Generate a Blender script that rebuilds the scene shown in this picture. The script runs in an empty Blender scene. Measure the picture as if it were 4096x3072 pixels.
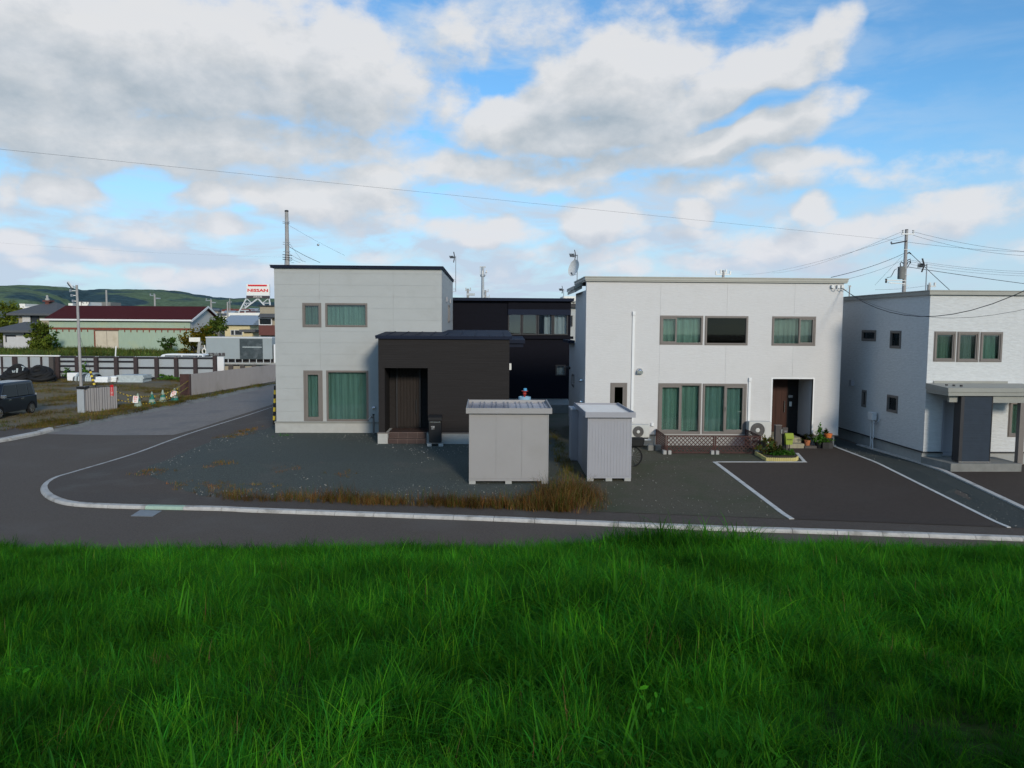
import bpy, bmesh, math, random
from mathutils import Vector, Matrix, noise, geometry
random.seed(7)
SC = bpy.context.scene
COL = SC.collection
# ------------------------------------------------------------------ camera
CAMH, FPX = 4.5, 3100.0                      # eye height (m), focal length in pixels of the 4096 px wide photograph
YAW, PIT, ROLL = math.radians(1.68), math.radians(4.35), math.radians(.38)
fw = Vector((math.sin(YAW) * math.cos(PIT), math.cos(YAW) * math.cos(PIT), -math.sin(PIT)))
r0 = Vector((math.cos(YAW), -math.sin(YAW), 0)); u0 = r0.cross(fw)
rt = r0 * math.cos(ROLL) + u0 * math.sin(ROLL); up = u0 * math.cos(ROLL) - r0 * math.sin(ROLL)
cam = bpy.data.cameras.new('camera'); camo = bpy.data.objects.new('camera', cam); COL.objects.link(camo)
m3 = Matrix((rt, up, -fw)).transposed()
camo.matrix_world = Matrix.Translation((0, 0, CAMH)) @ m3.to_4x4()
cam.sensor_width = 36; cam.lens = 36 * FPX / 4096; cam.clip_end = 30000; cam.clip_start = .1
SC.camera = camo
# ------------------------------------------------------------------ sun, exposure
SUNV = Vector((.34, -1, .37)).normalized()   # towards the sun
sl = bpy.data.lights.new('sun', 'SUN'); sl.energy = 2.55; sl.angle = math.radians(9); sl.color = (1, .89, .74)
so = bpy.data.objects.new('sun', sl); COL.objects.link(so)
so.rotation_euler = SUNV.to_track_quat('Z', 'Y').to_euler()
vs = SC.view_settings; vs.view_transform = 'Standard'; vs.look = 'None'; vs.exposure = 0; vs.gamma = 1; vs.use_curve_mapping = False
SC.cycles.use_denoising = True; SC.cycles.use_adaptive_sampling = True; SC.cycles.adaptive_threshold = .02
SC.cycles.max_bounces = 5; SC.cycles.diffuse_bounces = 3; SC.cycles.glossy_bounces = 3; SC.cycles.transparent_max_bounces = 12
# picture point of the photograph -> view ray; used to survey where things stand
def ray(x, y): return fw + rt * ((x - 2048) / FPX) - up * ((y - 1536) / FPX)
def atz(p, z=0.): d = ray(*p); return Vector((0, 0, CAMH)) + d * ((z - CAMH) / d.z)
def atY(p, Y): d = ray(*p); return Vector((0, 0, CAMH)) + d * (Y / d.y)
def atX(p, X): d = ray(*p); return Vector((0, 0, CAMH)) + d * (X / d.x)
CR = {'A': (0, 1100, 2.37), 'B': (550, 1100, 2.37), 'C': (1050, 1000, 2.074), 'D': (1700, 1000, 2.074), 'E': (2300, 1000, 1.8436),
      'F': (3300, 1000, 1.843), 'G': (1800, 1500, 2.765), 'H': (2500, 1500, 2.458), 'a': (0, 1600, 2.011), 'b': (1000, 1600, 2.011),
      'c': (3300, 1500, 2.371), 'd': (1050, 1450, 2.765), 'e': (0, 1120, 5.267), 'f': (0, 1380, 4.148), 'g': (800, 1120, 6.913),
      'h': (720, 1300, 5.53), 'i': (3500, 880, 4.607), 'j': (1080, 820, 5.927), 'k': (2000, 1520, 8.848), 'l': (2980, 1660, 5.53),
      'm': (420, 1400, 3.814), 'n': (2180, 980, 5.53), 'o': (1760, 980, 5.53), 'p': (2440, 1660, 5.53), 'q': (3700, 1480, 3.95),
      'w': (0, 0, .54004), 'z': (0, 0, 1)}
def S(c, x, y): o = CR[c]; return (o[0] + x / o[2], o[1] + y / o[2])
def rect(c, Y, x0, y0, x1, y1):
    a, b = atY(S(c, x0, y0), Y), atY(S(c, x1, y1), Y); return a.x, b.x, b.z, a.z     # X0, X1, Z0, Z1
def clamp(t, a=0., b=1.): return max(a, min(b, t))
# ------------------------------------------------------------------ node helpers
class NT:
    def __init__(s, tree): s.t = tree; s.n = tree.nodes; s.l = tree.links
    def new(s, ty, **kw):
        n = s.n.new(ty)
        for k, v in kw.items(): setattr(n, k, v)
        return n
    def put(s, sock, v):
        if isinstance(v, bpy.types.NodeSocket): s.l.new(v, sock)
        elif v is not None: sock.default_value = v
    def math(s, op, a, b=None, c=None, cl=False):
        n = s.new('ShaderNodeMath', operation=op, use_clamp=cl)
        s.put(n.inputs[0], a); s.put(n.inputs[1], b); s.put(n.inputs[2], c); return n.outputs[0]
    def vmath(s, op, a, b=None, scale=None):
        n = s.new('ShaderNodeVectorMath', operation=op); s.put(n.inputs[0], a); s.put(n.inputs[1], b)
        if scale is not None: s.put(n.inputs['Scale'], scale)
        return n.outputs['Value'] if op in ('DOT_PRODUCT', 'LENGTH') else n.outputs[0]
    def mix(s, f, a, b, ty='MIX'):
        n = s.new('ShaderNodeMix', data_type='RGBA', blend_type=ty); n.clamp_factor = True
        s.put(n.inputs[0], f); s.put(n.inputs[6], a); s.put(n.inputs[7], b); return n.outputs[2]
    def noise(s, vec, scale, detail=4, rough=.55, dist=0.):
        n = s.new('ShaderNodeTexNoise'); s.put(n.inputs['Vector'], vec); n.inputs['Scale'].default_value = scale
        n.inputs['Detail'].default_value = detail; n.inputs['Roughness'].default_value = rough; n.inputs['Distortion'].default_value = dist
        return n.outputs[0]
    def mapr(s, v, a, b, c=0., d=1., smooth=True):
        n = s.new('ShaderNodeMapRange', interpolation_type='SMOOTHSTEP' if smooth else 'LINEAR')
        s.put(n.inputs[0], v); s.put(n.inputs[1], a); s.put(n.inputs[2], b); s.put(n.inputs[3], c); s.put(n.inputs[4], d); return n.outputs[0]
def c4(c): return (c[0], c[1], c[2], 1)
def srgb(r, g, b):
    f = lambda v: v / 12.92 if v <= .04045 else ((v + .055) / 1.055) ** 2.4
    return (f(r / 255), f(g / 255), f(b / 255))
# ------------------------------------------------------------------ sky: Nishita air + procedural clouds
W = bpy.data.worlds.new('World'); SC.world = W; W.use_nodes = True
def azel(p): d = ray(*p).normalized(); return math.atan2(d.x, d.y), math.asin(d.z)
# clouds of the photograph: centre and half-axes in the 2212 px overview, weight, tilt (deg)
CLOUDS = [(280, 110, 660, 170, 1.0, 0), (760, 170, 150, 150, 1., 0), (150, 290, 380, 90, .95, 5), (540, 320, 300, 62, .95, -2), (800, 300, 150, 60, .6, 0), (980, 90, 190, 110, .55, 0),
          (1180, 50, 280, 70, .55, -10), (1500, 30, 200, 40, .4, -10), (130, 405, 110, 42, .95, 0), (20, 400, 60, 50, .8, 0), (180, 475, 330, 26, .62, 3), (680, 430, 200, 45, .95, 4), (780, 395, 110, 38, .8, 0), (430, 430, 85, 30, .75, 0), (430, 480, 150, 24, .7, 0), (830, 490, 100, 30, .6, 0),
          (30, 530, 80, 32, .85, 0), (230, 540, 80, 22, .65, 0), (320, 570, 70, 22, .8, 0), (480, 590, 210, 26, .62, 0), (130, 580, 150, 16, .5, 0),
          (1340, 170, 190, 115, 1.1, 0), (1150, 235, 170, 62, 1., -18), (1250, 285, 300, 52, .95, 0), (1600, 165, 220, 62, 1., -10), (1800, 100, 78, 66, 1., -40), (1480, 210, 200, 80, .9, 0), (980, 230, 110, 60, .6, 0),
          (1440, 330, 240, 40, .95, -10), (1640, 285, 180, 48, .95, -14), (1790, 240, 110, 32, .7, -14), (1050, 365, 240, 46, .75, 0), (1160, 395, 90, 30, .8, 0), (1400, 395, 200, 34, .7, 0), (1780, 350, 180, 40, .85, 0), (1700, 390, 300, 34, .7, 0), (2040, 365, 250, 45, .68, 0), (2130, 450, 200, 55, .75, -5), (1500, 140, 330, 60, .5, -8),
          (1297, 487, 76, 40, 1.15, 0), (1495, 457, 46, 30, 1., 0), (1040, 505, 115, 28, 1., 0), (1760, 455, 50, 36, .95, 0), (1740, 520, 220, 44, .85, 0), (1980, 500, 180, 34, .7, 0), (1240, 545, 190, 20, .68, 0), (1480, 500, 80, 20, .5, 0), (900, 555, 120, 16, .55, 0),
          (2110, 235, 62, 22, .6, -28), (2200, 205, 44, 24, .6, -20), (2090, 100, 50, 12, .4, -40), (900, 600, 300, 30, .5, 0), (1500, 575, 420, 28, .6, 0), (2050, 560, 260, 26, .55, 0),
          (2060, 130, 230, 200, -.55, 0), (1960, 280, 190, 50, -.3, 0), (300, 395, 60, 25, -.35, 0), (1100, 170, 50, 40, -.4, 0), (540, 385, 60, 22, -.3, 0), (1620, 235, 90, 16, -.35, -14)]
def density_group(fine=True):
    g = bpy.data.node_groups.new('cloud_density', 'ShaderNodeTree')
    g.interface.new_socket('Vector', in_out='INPUT', socket_type='NodeSocketVector')
    g.interface.new_socket('Density', in_out='OUTPUT', socket_type='NodeSocketFloat')
    T = NT(g); gi = T.new('NodeGroupInput'); go = T.new('NodeGroupOutput'); p0 = gi.outputs[0]; p = p0
    if fine:
        wn = T.new('ShaderNodeTexNoise'); T.put(wn.inputs['Vector'], p0); wn.inputs['Scale'].default_value = 7; wn.inputs['Detail'].default_value = 3; wn.inputs['Roughness'].default_value = .6
        w = T.vmath('SUBTRACT', wn.outputs['Color'], (.5, .5, .5)); w = T.vmath('MULTIPLY', w, (.11, .06, 0)); p = T.vmath('ADD', p0, w)
    sp = T.new('ShaderNodeSeparateXYZ'); T.put(sp.inputs[0], p); tot = 0.
    for cx, cy, rx, ry, a, rot in CLOUDS:
        az, el = azel(S('w', cx, cy)); az2, _ = azel(S('w', cx + 1, cy)); _, el2 = azel(S('w', cx, cy + 1))
        rx *= abs(az2 - az); ry *= abs(el2 - el)
        v = T.new('ShaderNodeCombineXYZ'); T.put(v.inputs[0], sp.outputs[0]); T.put(v.inputs[1], sp.outputs[1]); T.put(v.inputs[2], tot)   # carries the running total
        if rot:
            mp = T.new('ShaderNodeMapping', vector_type='TEXTURE'); T.put(mp.inputs[0], v.outputs[0])
            mp.inputs['Location'].default_value = (az, el, 0); mp.inputs['Rotation'].default_value = (0, 0, math.radians(-rot)); mp.inputs['Scale'].default_value = (rx, ry, 1e6); q = mp.outputs[0]
        else:
            n = T.new('ShaderNodeVectorMath', operation='MULTIPLY_ADD'); T.put(n.inputs[0], v.outputs[0]); n.inputs[1].default_value = (1 / rx, 1 / ry, 0); n.inputs[2].default_value = (-az / rx, -el / ry, 0); q = n.outputs[0]
        e = T.math('MULTIPLY_ADD', T.vmath('DOT_PRODUCT', q, q), -.43 * a, a)   # falls off with distance from the middle
        tot = T.math('MAXIMUM', tot, e) if a > 0 else T.math('ADD', tot, T.math('MINIMUM', e, 0.))
    tot = T.math('MAXIMUM', tot, -.5)
    # unseen sky outside the frame: cloud cover thinned to dim the ambient light
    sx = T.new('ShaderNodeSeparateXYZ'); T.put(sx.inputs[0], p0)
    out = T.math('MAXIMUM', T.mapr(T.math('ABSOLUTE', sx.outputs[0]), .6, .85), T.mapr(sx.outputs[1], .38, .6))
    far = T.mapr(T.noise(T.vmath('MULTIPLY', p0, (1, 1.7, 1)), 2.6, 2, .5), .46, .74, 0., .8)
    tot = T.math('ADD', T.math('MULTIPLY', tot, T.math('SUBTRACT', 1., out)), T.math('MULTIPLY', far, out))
    if fine:
        q = T.vmath('MULTIPLY', p0, (1, 1.5, 1))
        n1 = T.noise(q, 13, 7, .6, .1); n2 = T.noise(q, 4.5, 2, .5)
        tot = T.math('ADD', tot, T.math('MULTIPLY', T.math('SUBTRACT', n1, .5), 1.35)); tot = T.math('ADD', tot, T.math('MULTIPLY', T.math('SUBTRACT', n2, .5), .5))
    T.put(go.inputs[0], tot); return g
def build_sky():
    T = NT(W.node_tree); T.n.clear()
    tc = T.new('ShaderNodeTexCoord'); d = T.vmath('NORMALIZE', tc.outputs['Generated'])
    sx = T.new('ShaderNodeSeparateXYZ'); T.put(sx.inputs[0], d)
    az = T.math('ARCTAN2', sx.outputs[0], sx.outputs[1]); el = T.math('ARCSINE', sx.outputs[2])
    cb = T.new('ShaderNodeCombineXYZ'); T.put(cb.inputs[0], az); T.put(cb.inputs[1], el); p = cb.outputs[0]
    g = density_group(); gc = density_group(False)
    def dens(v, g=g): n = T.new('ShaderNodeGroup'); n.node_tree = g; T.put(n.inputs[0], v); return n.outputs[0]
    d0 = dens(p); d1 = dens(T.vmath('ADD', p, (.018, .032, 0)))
    sky = T.new('ShaderNodeTexSky', sky_type='NISHITA'); sky.sun_disc = False
    sky.sun_elevation = math.asin(SUNV.z); sky.sun_rotation = math.atan2(SUNV.x, SUNV.y)
    sky.air_density = 1.0; sky.dust_density = .4; sky.ozone_density = 2.0
    blue = T.mix(1., sky.outputs[0], (SKYGAIN[0], SKYGAIN[1], SKYGAIN[2], 1), 'MULTIPLY')
    # thin milky veil, thicker towards the horizon
    v = T.noise(T.vmath('MULTIPLY', p, (1.2, 4, 1)), 5, 5, .6, .4)
    hz = T.mapr(el, .26, .02, 0, .75)
    veil = T.math('MULTIPLY', T.mapr(v, .4, .68, .05, 1.), T.mapr(az, .62, .2, .2, 1.))
    veil = T.math('ADD', T.math('MULTIPLY', veil, .72), hz, cl=True)
    base = T.mix(veil, blue, (5.4, 6.6, 8.0, 1))
    a = T.mapr(d0, .22, .76)
    lit = T.math('ADD', .76, T.math('MULTIPLY', T.math('SUBTRACT', d0, d1), 1.))
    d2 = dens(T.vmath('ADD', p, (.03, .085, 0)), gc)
    thick = T.math('MULTIPLY', T.mapr(d2, .15, .95), T.math('MULTIPLY', T.mapr(d0, .3, .8, 0., .38), T.mapr(el, .14, .24, .15, 1.)))
    lit = T.math('SUBTRACT', lit, thick, cl=True)
    lo = T.mix(T.mapr(el, .02, .2), (5.0, 5.7, 7.1, 1), (4.0, 4.65, 5.2, 1)); hi = T.mix(T.mapr(el, .02, .2), (7.6, 7.8, 8.4, 1), (7.7, 7.75, 7.85, 1))
    cl = T.mix(lit, lo, hi)
    col = T.mix(T.math('MULTIPLY', a, .95), base, cl)
    below = T.mapr(el, -.05, 0., 0, 1)
    col = T.mix(below, (.9, 1., .9, 1), col)
    bg = T.new('ShaderNodeBackground'); T.put(bg.inputs[0], col); bg.inputs[1].default_value = .1
    o = T.new('ShaderNodeOutputWorld'); T.l.new(bg.outputs[0], o.inputs[0])
    W.cycles.sampling_method = 'MANUAL'; W.cycles.sample_map_resolution = 512
SKYGAIN = (.86, 1.42, 1.75)
build_sky()
# ------------------------------------------------------------------ materials
MATS = {}
def pm(name, col, rough=.75, var=.12, scale=3., bump=0., bscale=40., metal=0., spec=.3, stretch=(1, 1, 1), dirt=None, dscale=.6, dlo=.5, dhi=.72, bstretch=None, tint=False, coat=0.):
    m = bpy.data.materials.new(name); m.use_nodes = True; T = NT(m.node_tree); b = m.node_tree.nodes['Principled BSDF']
    geo = T.new('ShaderNodeNewGeometry'); pos = geo.outputs['Position']
    col = c4(col)
    v = T.noise(T.vmath('MULTIPLY', pos, stretch), scale, 6, .6)
    f = T.mapr(v, .25, .75, 1 - var, 1 + var, False)
    cc = T.vmath('SCALE', col[:3], None, f)
    if dirt: cc = T.mix(T.math('MULTIPLY', T.mapr(T.noise(pos, dscale, 5, .6), dlo, dhi), dirt[3] if len(dirt) > 3 else 1.), cc, c4(dirt))
    if tint:
        at = T.new('ShaderNodeAttribute', attribute_name='tint'); cc = T.mix(1., cc, at.outputs['Color'], 'MULTIPLY')
    T.put(b.inputs['Base Color'], cc); b.inputs['Roughness'].default_value = rough; b.inputs['Metallic'].default_value = metal
    b.inputs['Specular IOR Level'].default_value = spec; b.inputs['Coat Weight'].default_value = coat
    if bump:
        bn = T.new('ShaderNodeBump'); bn.inputs['Strength'].default_value = bump; bn.inputs['Distance'].default_value = .02
        T.put(bn.inputs['Height'], T.noise(T.vmath('MULTIPLY', pos, bstretch or (1, 1, 1)), bscale, 3, .6)); T.l.new(bn.outputs[0], b.inputs['Normal'])
    MATS[name] = m; return m
def glassmat(name, tint, refl=1.5):
    m = bpy.data.materials.new(name); m.use_nodes = True; T = NT(m.node_tree); T.n.clear()
    tr = T.new('ShaderNodeBsdfTransparent'); tr.inputs[0].default_value = c4(tint)
    gl = T.new('ShaderNodeBsdfGlossy'); gl.inputs['Roughness'].default_value = .02; gl.inputs[0].default_value = (.9, .95, 1, 1)
    fr = T.new('ShaderNodeFresnel'); fr.inputs[0].default_value = 1.5
    mx = T.new('ShaderNodeMixShader'); T.put(mx.inputs[0], T.math('MULTIPLY', fr.outputs[0], refl, cl=True)); T.l.new(tr.outputs[0], mx.inputs[1]); T.l.new(gl.outputs[0], mx.inputs[2])
    o = T.new('ShaderNodeOutputMaterial'); T.l.new(mx.outputs[0], o.inputs[0]); MATS[name] = m; return m
def leafmat(name, col, var=.35, trans=.25):
    m = bpy.data.materials.new(name); m.use_nodes = True; T = NT(m.node_tree); b = m.node_tree.nodes['Principled BSDF']
    at = T.new('ShaderNodeAttribute', attribute_name='tint'); oi = T.new('ShaderNodeObjectInfo')
    cc = T.mix(1., c4(col), at.outputs['Color'], 'MULTIPLY')
    geo = T.new('ShaderNodeNewGeometry')
    big = T.math('MULTIPLY', T.mapr(T.noise(geo.outputs['Position'], .5, 3, .5), .32, .68, .58, 1.45, False), T.mapr(T.noise(geo.outputs['Position'], 2.2, 2, .5), .3, .7, .7, 1.3, False))
    f = T.math('MULTIPLY', T.mapr(oi.outputs['Random'], 0, 1, 1 - var, 1 + var, False), big)
    cc = T.vmath('SCALE', cc, None, f)
    T.put(b.inputs['Base Color'], cc); b.inputs['Roughness'].default_value = .8; b.inputs['Specular IOR Level'].default_value = .02
    tl = T.new('ShaderNodeBsdfTranslucent'); T.put(tl.inputs[0], T.mix(1., cc, (1.1, 1.2, .6, 1), 'MULTIPLY'))
    mx = T.new('ShaderNodeMixShader'); mx.inputs[0].default_value = trans
    o = m.node_tree.nodes['Material Output']; T.l.new(b.outputs[0], mx.inputs[1]); T.l.new(tl.outputs[0], mx.inputs[2]); T.l.new(mx.outputs[0], o.inputs[0])
    MATS[name] = m; return m
# ------------------------------------------------------------------ mesh builder
WM = {}
class MB:
    def __init__(s): s.v = []; s.f = []; s.c = []
    def add(s, vs, fs, tint=None):
        o = len(s.v); s.v += [Vector(v) for v in vs]; s.f += [tuple(i + o for i in f) for f in fs]
        s.c += [tint or (1, 1, 1)] * len(vs); return s
    def box(s, x0, x1, y0, y1, z0, z1, m=None, tint=None):
        vs = [(x0, y0, z0), (x1, y0, z0), (x1, y1, z0), (x0, y1, z0), (x0, y0, z1), (x1, y0, z1), (x1, y1, z1), (x0, y1, z1)]
        if m: vs = [m(*v) for v in vs]
        return s.add(vs, [(0, 3, 2, 1), (4, 5, 6, 7), (0, 1, 5, 4), (1, 2, 6, 5), (2, 3, 7, 6), (3, 0, 4, 7)], tint)
    def bar(s, p, q, w, h=None, upv=(0, 0, 1), tint=None):
        p, q = Vector(p), Vector(q); d = (q - p).normalized(); u = Vector(upv)
        if abs(d.dot(u)) > .98: u = Vector((0, 1, 0))
        a = d.cross(u).normalized(); b = a.cross(d).normalized(); a *= w / 2; b *= (h or w) / 2
        vs = [p - a - b, p + a - b, p + a + b, p - a + b, q - a - b, q + a - b, q + a + b, q - a + b]
        return s.add(vs, [(0, 1, 2, 3), (7, 6, 5, 4), (0, 4, 5, 1), (1, 5, 6, 2), (2, 6, 7, 3), (3, 7, 4, 0)], tint)
    def tube(s, pts, r, n=8, cap=True, tint=None):
        pts = [Vector(p) for p in pts]; k = len(pts); vs = []; fs = []; prev = None
        for i, p in enumerate(pts):
            d = (pts[min(i + 1, k - 1)] - pts[max(i - 1, 0)]).normalized()
            if prev is None: a = d.cross(Vector((0, 0, 1)) if abs(d.z) < .9 else Vector((1, 0, 0))).normalized()
            else: a = (prev - d * prev.dot(d)).normalized()
            prev = a; b = d.cross(a); rr = r[i] if isinstance(r, (list, tuple)) else r
            vs += [p + (a * math.cos(t) + b * math.sin(t)) * rr for t in (2 * math.pi * j / n for j in range(n))]
        for i in range(k - 1):
            for j in range(n): j2 = (j + 1) % n; fs.append((i * n + j, i * n + j2, (i + 1) * n + j2, (i + 1) * n + j))
        if cap: fs += [tuple(range(n - 1, -1, -1)), tuple(range((k - 1) * n, k * n))]
        return s.add(vs, fs, tint)
    def lathe(s, prof, c, n=16, axis='Z', tint=None):
        vs = []; fs = []; c = Vector(c)
        for r, h in prof:
            for j in range(n):
                t = 2 * math.pi * j / n; x, y = r * math.cos(t), r * math.sin(t)
                vs.append(c + (Vector((x, y, h)) if axis == 'Z' else Vector((x, h, y)) if axis == 'Y' else Vector((h, x, y))))
        for i in range(len(prof) - 1):
            for j in range(n): j2 = (j + 1) % n; fs.append((i * n + j, i * n + j2, (i + 1) * n + j2, (i + 1) * n + j))
        fs += [tuple(range(n - 1, -1, -1)), tuple(range((len(prof) - 1) * n, len(prof) * n))]
        return s.add(vs, fs, tint)
    def prism(s, poly, a0, a1, ax='Y', tint=None):
        n = len(poly)
        P = {'Y': lambda u, v, w: (u, w, v), 'X': lambda u, v, w: (w, u, v), 'Z': lambda u, v, w: (u, v, w)}[ax]
        vs = [P(u, v, a0) for u, v in poly] + [P(u, v, a1) for u, v in poly]
        fs = [tuple(range(n)), tuple(range(2 * n - 1, n - 1, -1))] + [(i, (i + 1) % n, n + (i + 1) % n, n + i) for i in range(n)]
        return s.add(vs, fs, tint)
    def holes(s, u0, u1, z0, z1, hs, d0, d1, m=None):
        us = sorted({u0, u1, *[clamp(h[i], u0, u1) for h in hs for i in (0, 1)]}); zs = sorted({z0, z1, *[clamp(h[i], z0, z1) for h in hs for i in (2, 3)]})
        for i in range(len(us) - 1):
            run = None
            for j in range(len(zs) - 1):
                cu, cz = (us[i] + us[i + 1]) / 2, (zs[j] + zs[j + 1]) / 2
                solid = not any(h[0] < cu < h[1] and h[2] < cz < h[3] for h in hs)
                if solid: run = (run[0], zs[j + 1]) if run else (zs[j], zs[j + 1])
                if run and (not solid or j == len(zs) - 2): s.box(us[i], us[i + 1], d0, d1, run[0], run[1], m); run = None
        return s
    def build(s, name, mat, parent=None, smooth=False, local=False, normals=True, bevel=0, kind=None, label=None):
        me = bpy.data.meshes.new(name); vs = s.v
        if parent is not None and not local:
            inv = WM.get(parent.name, Matrix()).inverted(); vs = [inv @ v for v in s.v]
        me.from_pydata([tuple(v) for v in vs], [], s.f)
        if any(c != (1, 1, 1) for c in s.c):
            a = me.color_attributes.new('tint', 'FLOAT_COLOR', 'POINT')
            a.data.foreach_set('color', [x for c in s.c for x in (c[0], c[1], c[2], 1)])
        elif mat and mat.name in TINTED:
            a = me.color_attributes.new('tint', 'FLOAT_COLOR', 'POINT'); a.data.foreach_set('color', [1.] * (4 * len(s.v)))
        if normals:
            bm = bmesh.new(); bm.from_mesh(me); bmesh.ops.recalc_face_normals(bm, faces=bm.faces); bm.to_mesh(me); bm.free()
        if smooth:
            me.polygons.foreach_set('use_smooth', [True] * len(me.polygons))
            try: me.set_sharp_from_angle(angle=math.radians(40))
            except Exception: pass
        me.update()
        if mat: me.materials.append(mat)
        o = bpy.data.objects.new(name, me); COL.objects.link(o)
        if parent is not None: o.parent = parent; WM[o.name] = WM.get(parent.name, Matrix())
        if bevel:
            b = o.modifiers.new('bevel', 'BEVEL'); b.width = bevel; b.segments = 1; b.limit_method = 'ANGLE'
        if kind: o['kind'] = kind
        if label: o['label'] = label
        return o
TINTED = set()
def thing(name, label, cat, loc=(0, 0, 0), rz=0., group=None):
    o = bpy.data.objects.new(name, None); o.empty_display_size = .3; COL.objects.link(o); o.location = loc; o.rotation_euler = (0, 0, rz)
    o['label'] = label; o['category'] = cat
    if group: o['group'] = group
    WM[o.name] = Matrix.Translation(loc) @ Matrix.Rotation(rz, 4, 'Z'); return o
def tag(o, label, cat, group=None):
    o['label'] = label; o['category'] = cat
    if group: o['group'] = group
    return o
def dup(root, loc, rz=None, label=None, group=None, scale=None):
    def cp(o, par):
        c = o.copy(); COL.objects.link(c); c.parent = par
        for ch in [x for x in o.children]: cp(ch, c)
        return c
    r = cp(root, None); r.location = loc
    if rz is not None: r.rotation_euler = (0, 0, rz)
    if scale: r.scale = (scale,) * 3
    if label: r['label'] = label
    if group: r['group'] = group
    return r
def front(Y): return lambda u, d, z: (u, Y + d, z)          # facade facing the camera: u = X, d = depth into the house
def sideL(X): return lambda u, d, z: (X + d, u, z)          # wall facing left
def sideR(X): return lambda u, d, z: (X - d, u, z)          # wall facing right
# ------------------------------------------------------------------ material set
for f_ in ():
    pass
M = {}
def mk(name, *a, **k): M[name] = pm(name, *a, **k); 
def mkt(name, *a, **k): M[name] = pm(name, *a, tint=True, **k); TINTED.add(name)
mk('asphalt', (.098, .077, .06), .85, .3, 24, .25, 90, dirt=(.115, .098, .082, .7), dscale=.35)
mk('asphalt_worn', (.215, .192, .172), .85, .14, 7, .25, 90, dirt=(.16, .15, .143, .8), dscale=.35, stretch=(1, .3, 1))
mk('asphalt_path', (.08, .064, .052), .88, .28, 24, .3, 80, dirt=(.105, .094, .08, .7), dscale=.7)
mk('asphalt_new', (.05, .037, .029), .8, .2, 9, .3, 110, dirt=(.058, .046, .038, .7), dscale=.35)
mk('soil', (.06, .047, .03), .95, .35, 3, .5, 25, dirt=(.04, .055, .02, .8), dscale=.9)
mk('green_gravel', (.064, .073, .063), .9, .55, 26, .8, 42, dirt=(.1, .092, .078, .6), dscale=.55, dlo=.55, dhi=.75)
mk('dark_gravel', (.042, .05, .047), .9, .5, 24, .8, 40, dirt=(.07, .072, .065, .5), dscale=.9)
mk('yard_gravel', (.078, .071, .05), .92, .35, 22, .6, 45, dirt=(.05, .062, .03, .7), dscale=.7, dlo=.42, dhi=.7)
mk('dirt_lot', (.15, .115, .06), .95, .35, 4, .6, 20, dirt=(.12, .115, .1, .8), dscale=.18, dlo=.52, dhi=.62)
mk('concrete', (.36, .36, .34), .85, .12, 5, .15, 40, dirt=(.22, .215, .2, .6), dscale=1.5)
mk('concrete_dark', (.2, .2, .185), .85, .15, 4, .15, 40, dirt=(.13, .13, .12, .6), dscale=1.2)
mk('kerb_stone', (.45, .44, .415), .85, .14, 8, .2, 60, dirt=(.2, .19, .17, .75), dscale=2.2, dlo=.48, dhi=.7)
mk('kerb_green', (.33, .45, .36), .85, .12, 8, .2, 60, dirt=(.3, .32, .28, .6), dscale=3)
mk('white_line', (.52, .52, .5), .8, .1, 8, dirt=(.3, .3, .29, .6), dscale=3)
mk('steel_cover', (.22, .24, .25), .5, .12, 9, metal=.4)
mk('siding_white', (.38, .393, .385), .6, .03, 1.4, .12, 120, dirt=(.335, .345, .335, .5), dscale=1.5)
mk('siding_bright', (.56, .55, .54), .6, .05, 9, .35, 9, dirt=(.52, .51, .495, .4), dscale=1.6, stretch=(1, 1, 6), bstretch=(.5, .5, 4.5))
mk('siding_stone', (.55, .56, .555), .7, .09, 6, .8, 5.5, stretch=(1, 1, 3.5), bstretch=(.8, .8, 3.2))
mk('siding_brown', (.024, .0215, .021), .75, .14, 6, .5, 6, spec=.12, stretch=(.15, .15, 5), bstretch=(.1, .1, 6))
mk('siding_black', (.006, .0062, .0105), .75, .12, 5, .3, 6, spec=.1, bstretch=(.1, .1, 6))
mk('navy_metal', (.011, .016, .032), .65, .1, 3, spec=.12)
mk('grey_metal', (.27, .27, .245), .45, .06, 3, metal=.2)
mk('taupe_frame', (.17, .15, .135), .5, .05, 4)
mk('dark_trim', (.03, .03, .033), .55, .1)
mk('foundation', (.4, .4, .375), .85, .08, 4, .1, 50, dirt=(.33, .32, .3, .6), dscale=1.4)
mk('foundation_grey', (.33, .335, .32), .85, .08, 4, .1, 50, dirt=(.22, .22, .21, .5), dscale=1.4)
mk('curtain', (.54, .64, .58), .9, .45, 14, stretch=(3, 3, .05))  # vertical stripes put light and shade of the folds into the colour
mk('curtain_pale', (.5, .6, .58), .9, .4, 14, stretch=(3, 3, .05))
mk('interior', (.016, .016, .016), .9)
mk('door_wood', (.02, .0145, .012), .7, .35, 9, .2, 30, stretch=(3, 3, .15))
mk('door_red', (.04, .012, .006), .65, .35, 9, .1, 30, stretch=(3, 3, .2))
mk('tile', (.06, .037, .032), .5, .2, 5)
mk('grout', (.2, .15, .13), .9)
mk('beige_tile', (.3, .27, .19), .8, .1, 5)
mk('shed_white', (.295, .285, .28), .5, .03, 1.5, dirt=(.265, .255, .24, .5), dscale=1.1)
mk('shed_grey', (.315, .315, .34), .45, .03, 2)
mk('shed_roof', (.42, .41, .45), .25, .04, 2, metal=.5)
mk('shed_roof_white', (.44, .46, .49), .45, .04, 2, metal=.2)
mk('galvanised', (.34, .36, .38), .45, .1, 5, metal=.7)
mk('pole_concrete', (.33, .32, .31), .85, .12, 5, dirt=(.25, .24, .23, .6), dscale=2)
mk('black_plastic', (.014, .014, .015), .45, .1)
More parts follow.
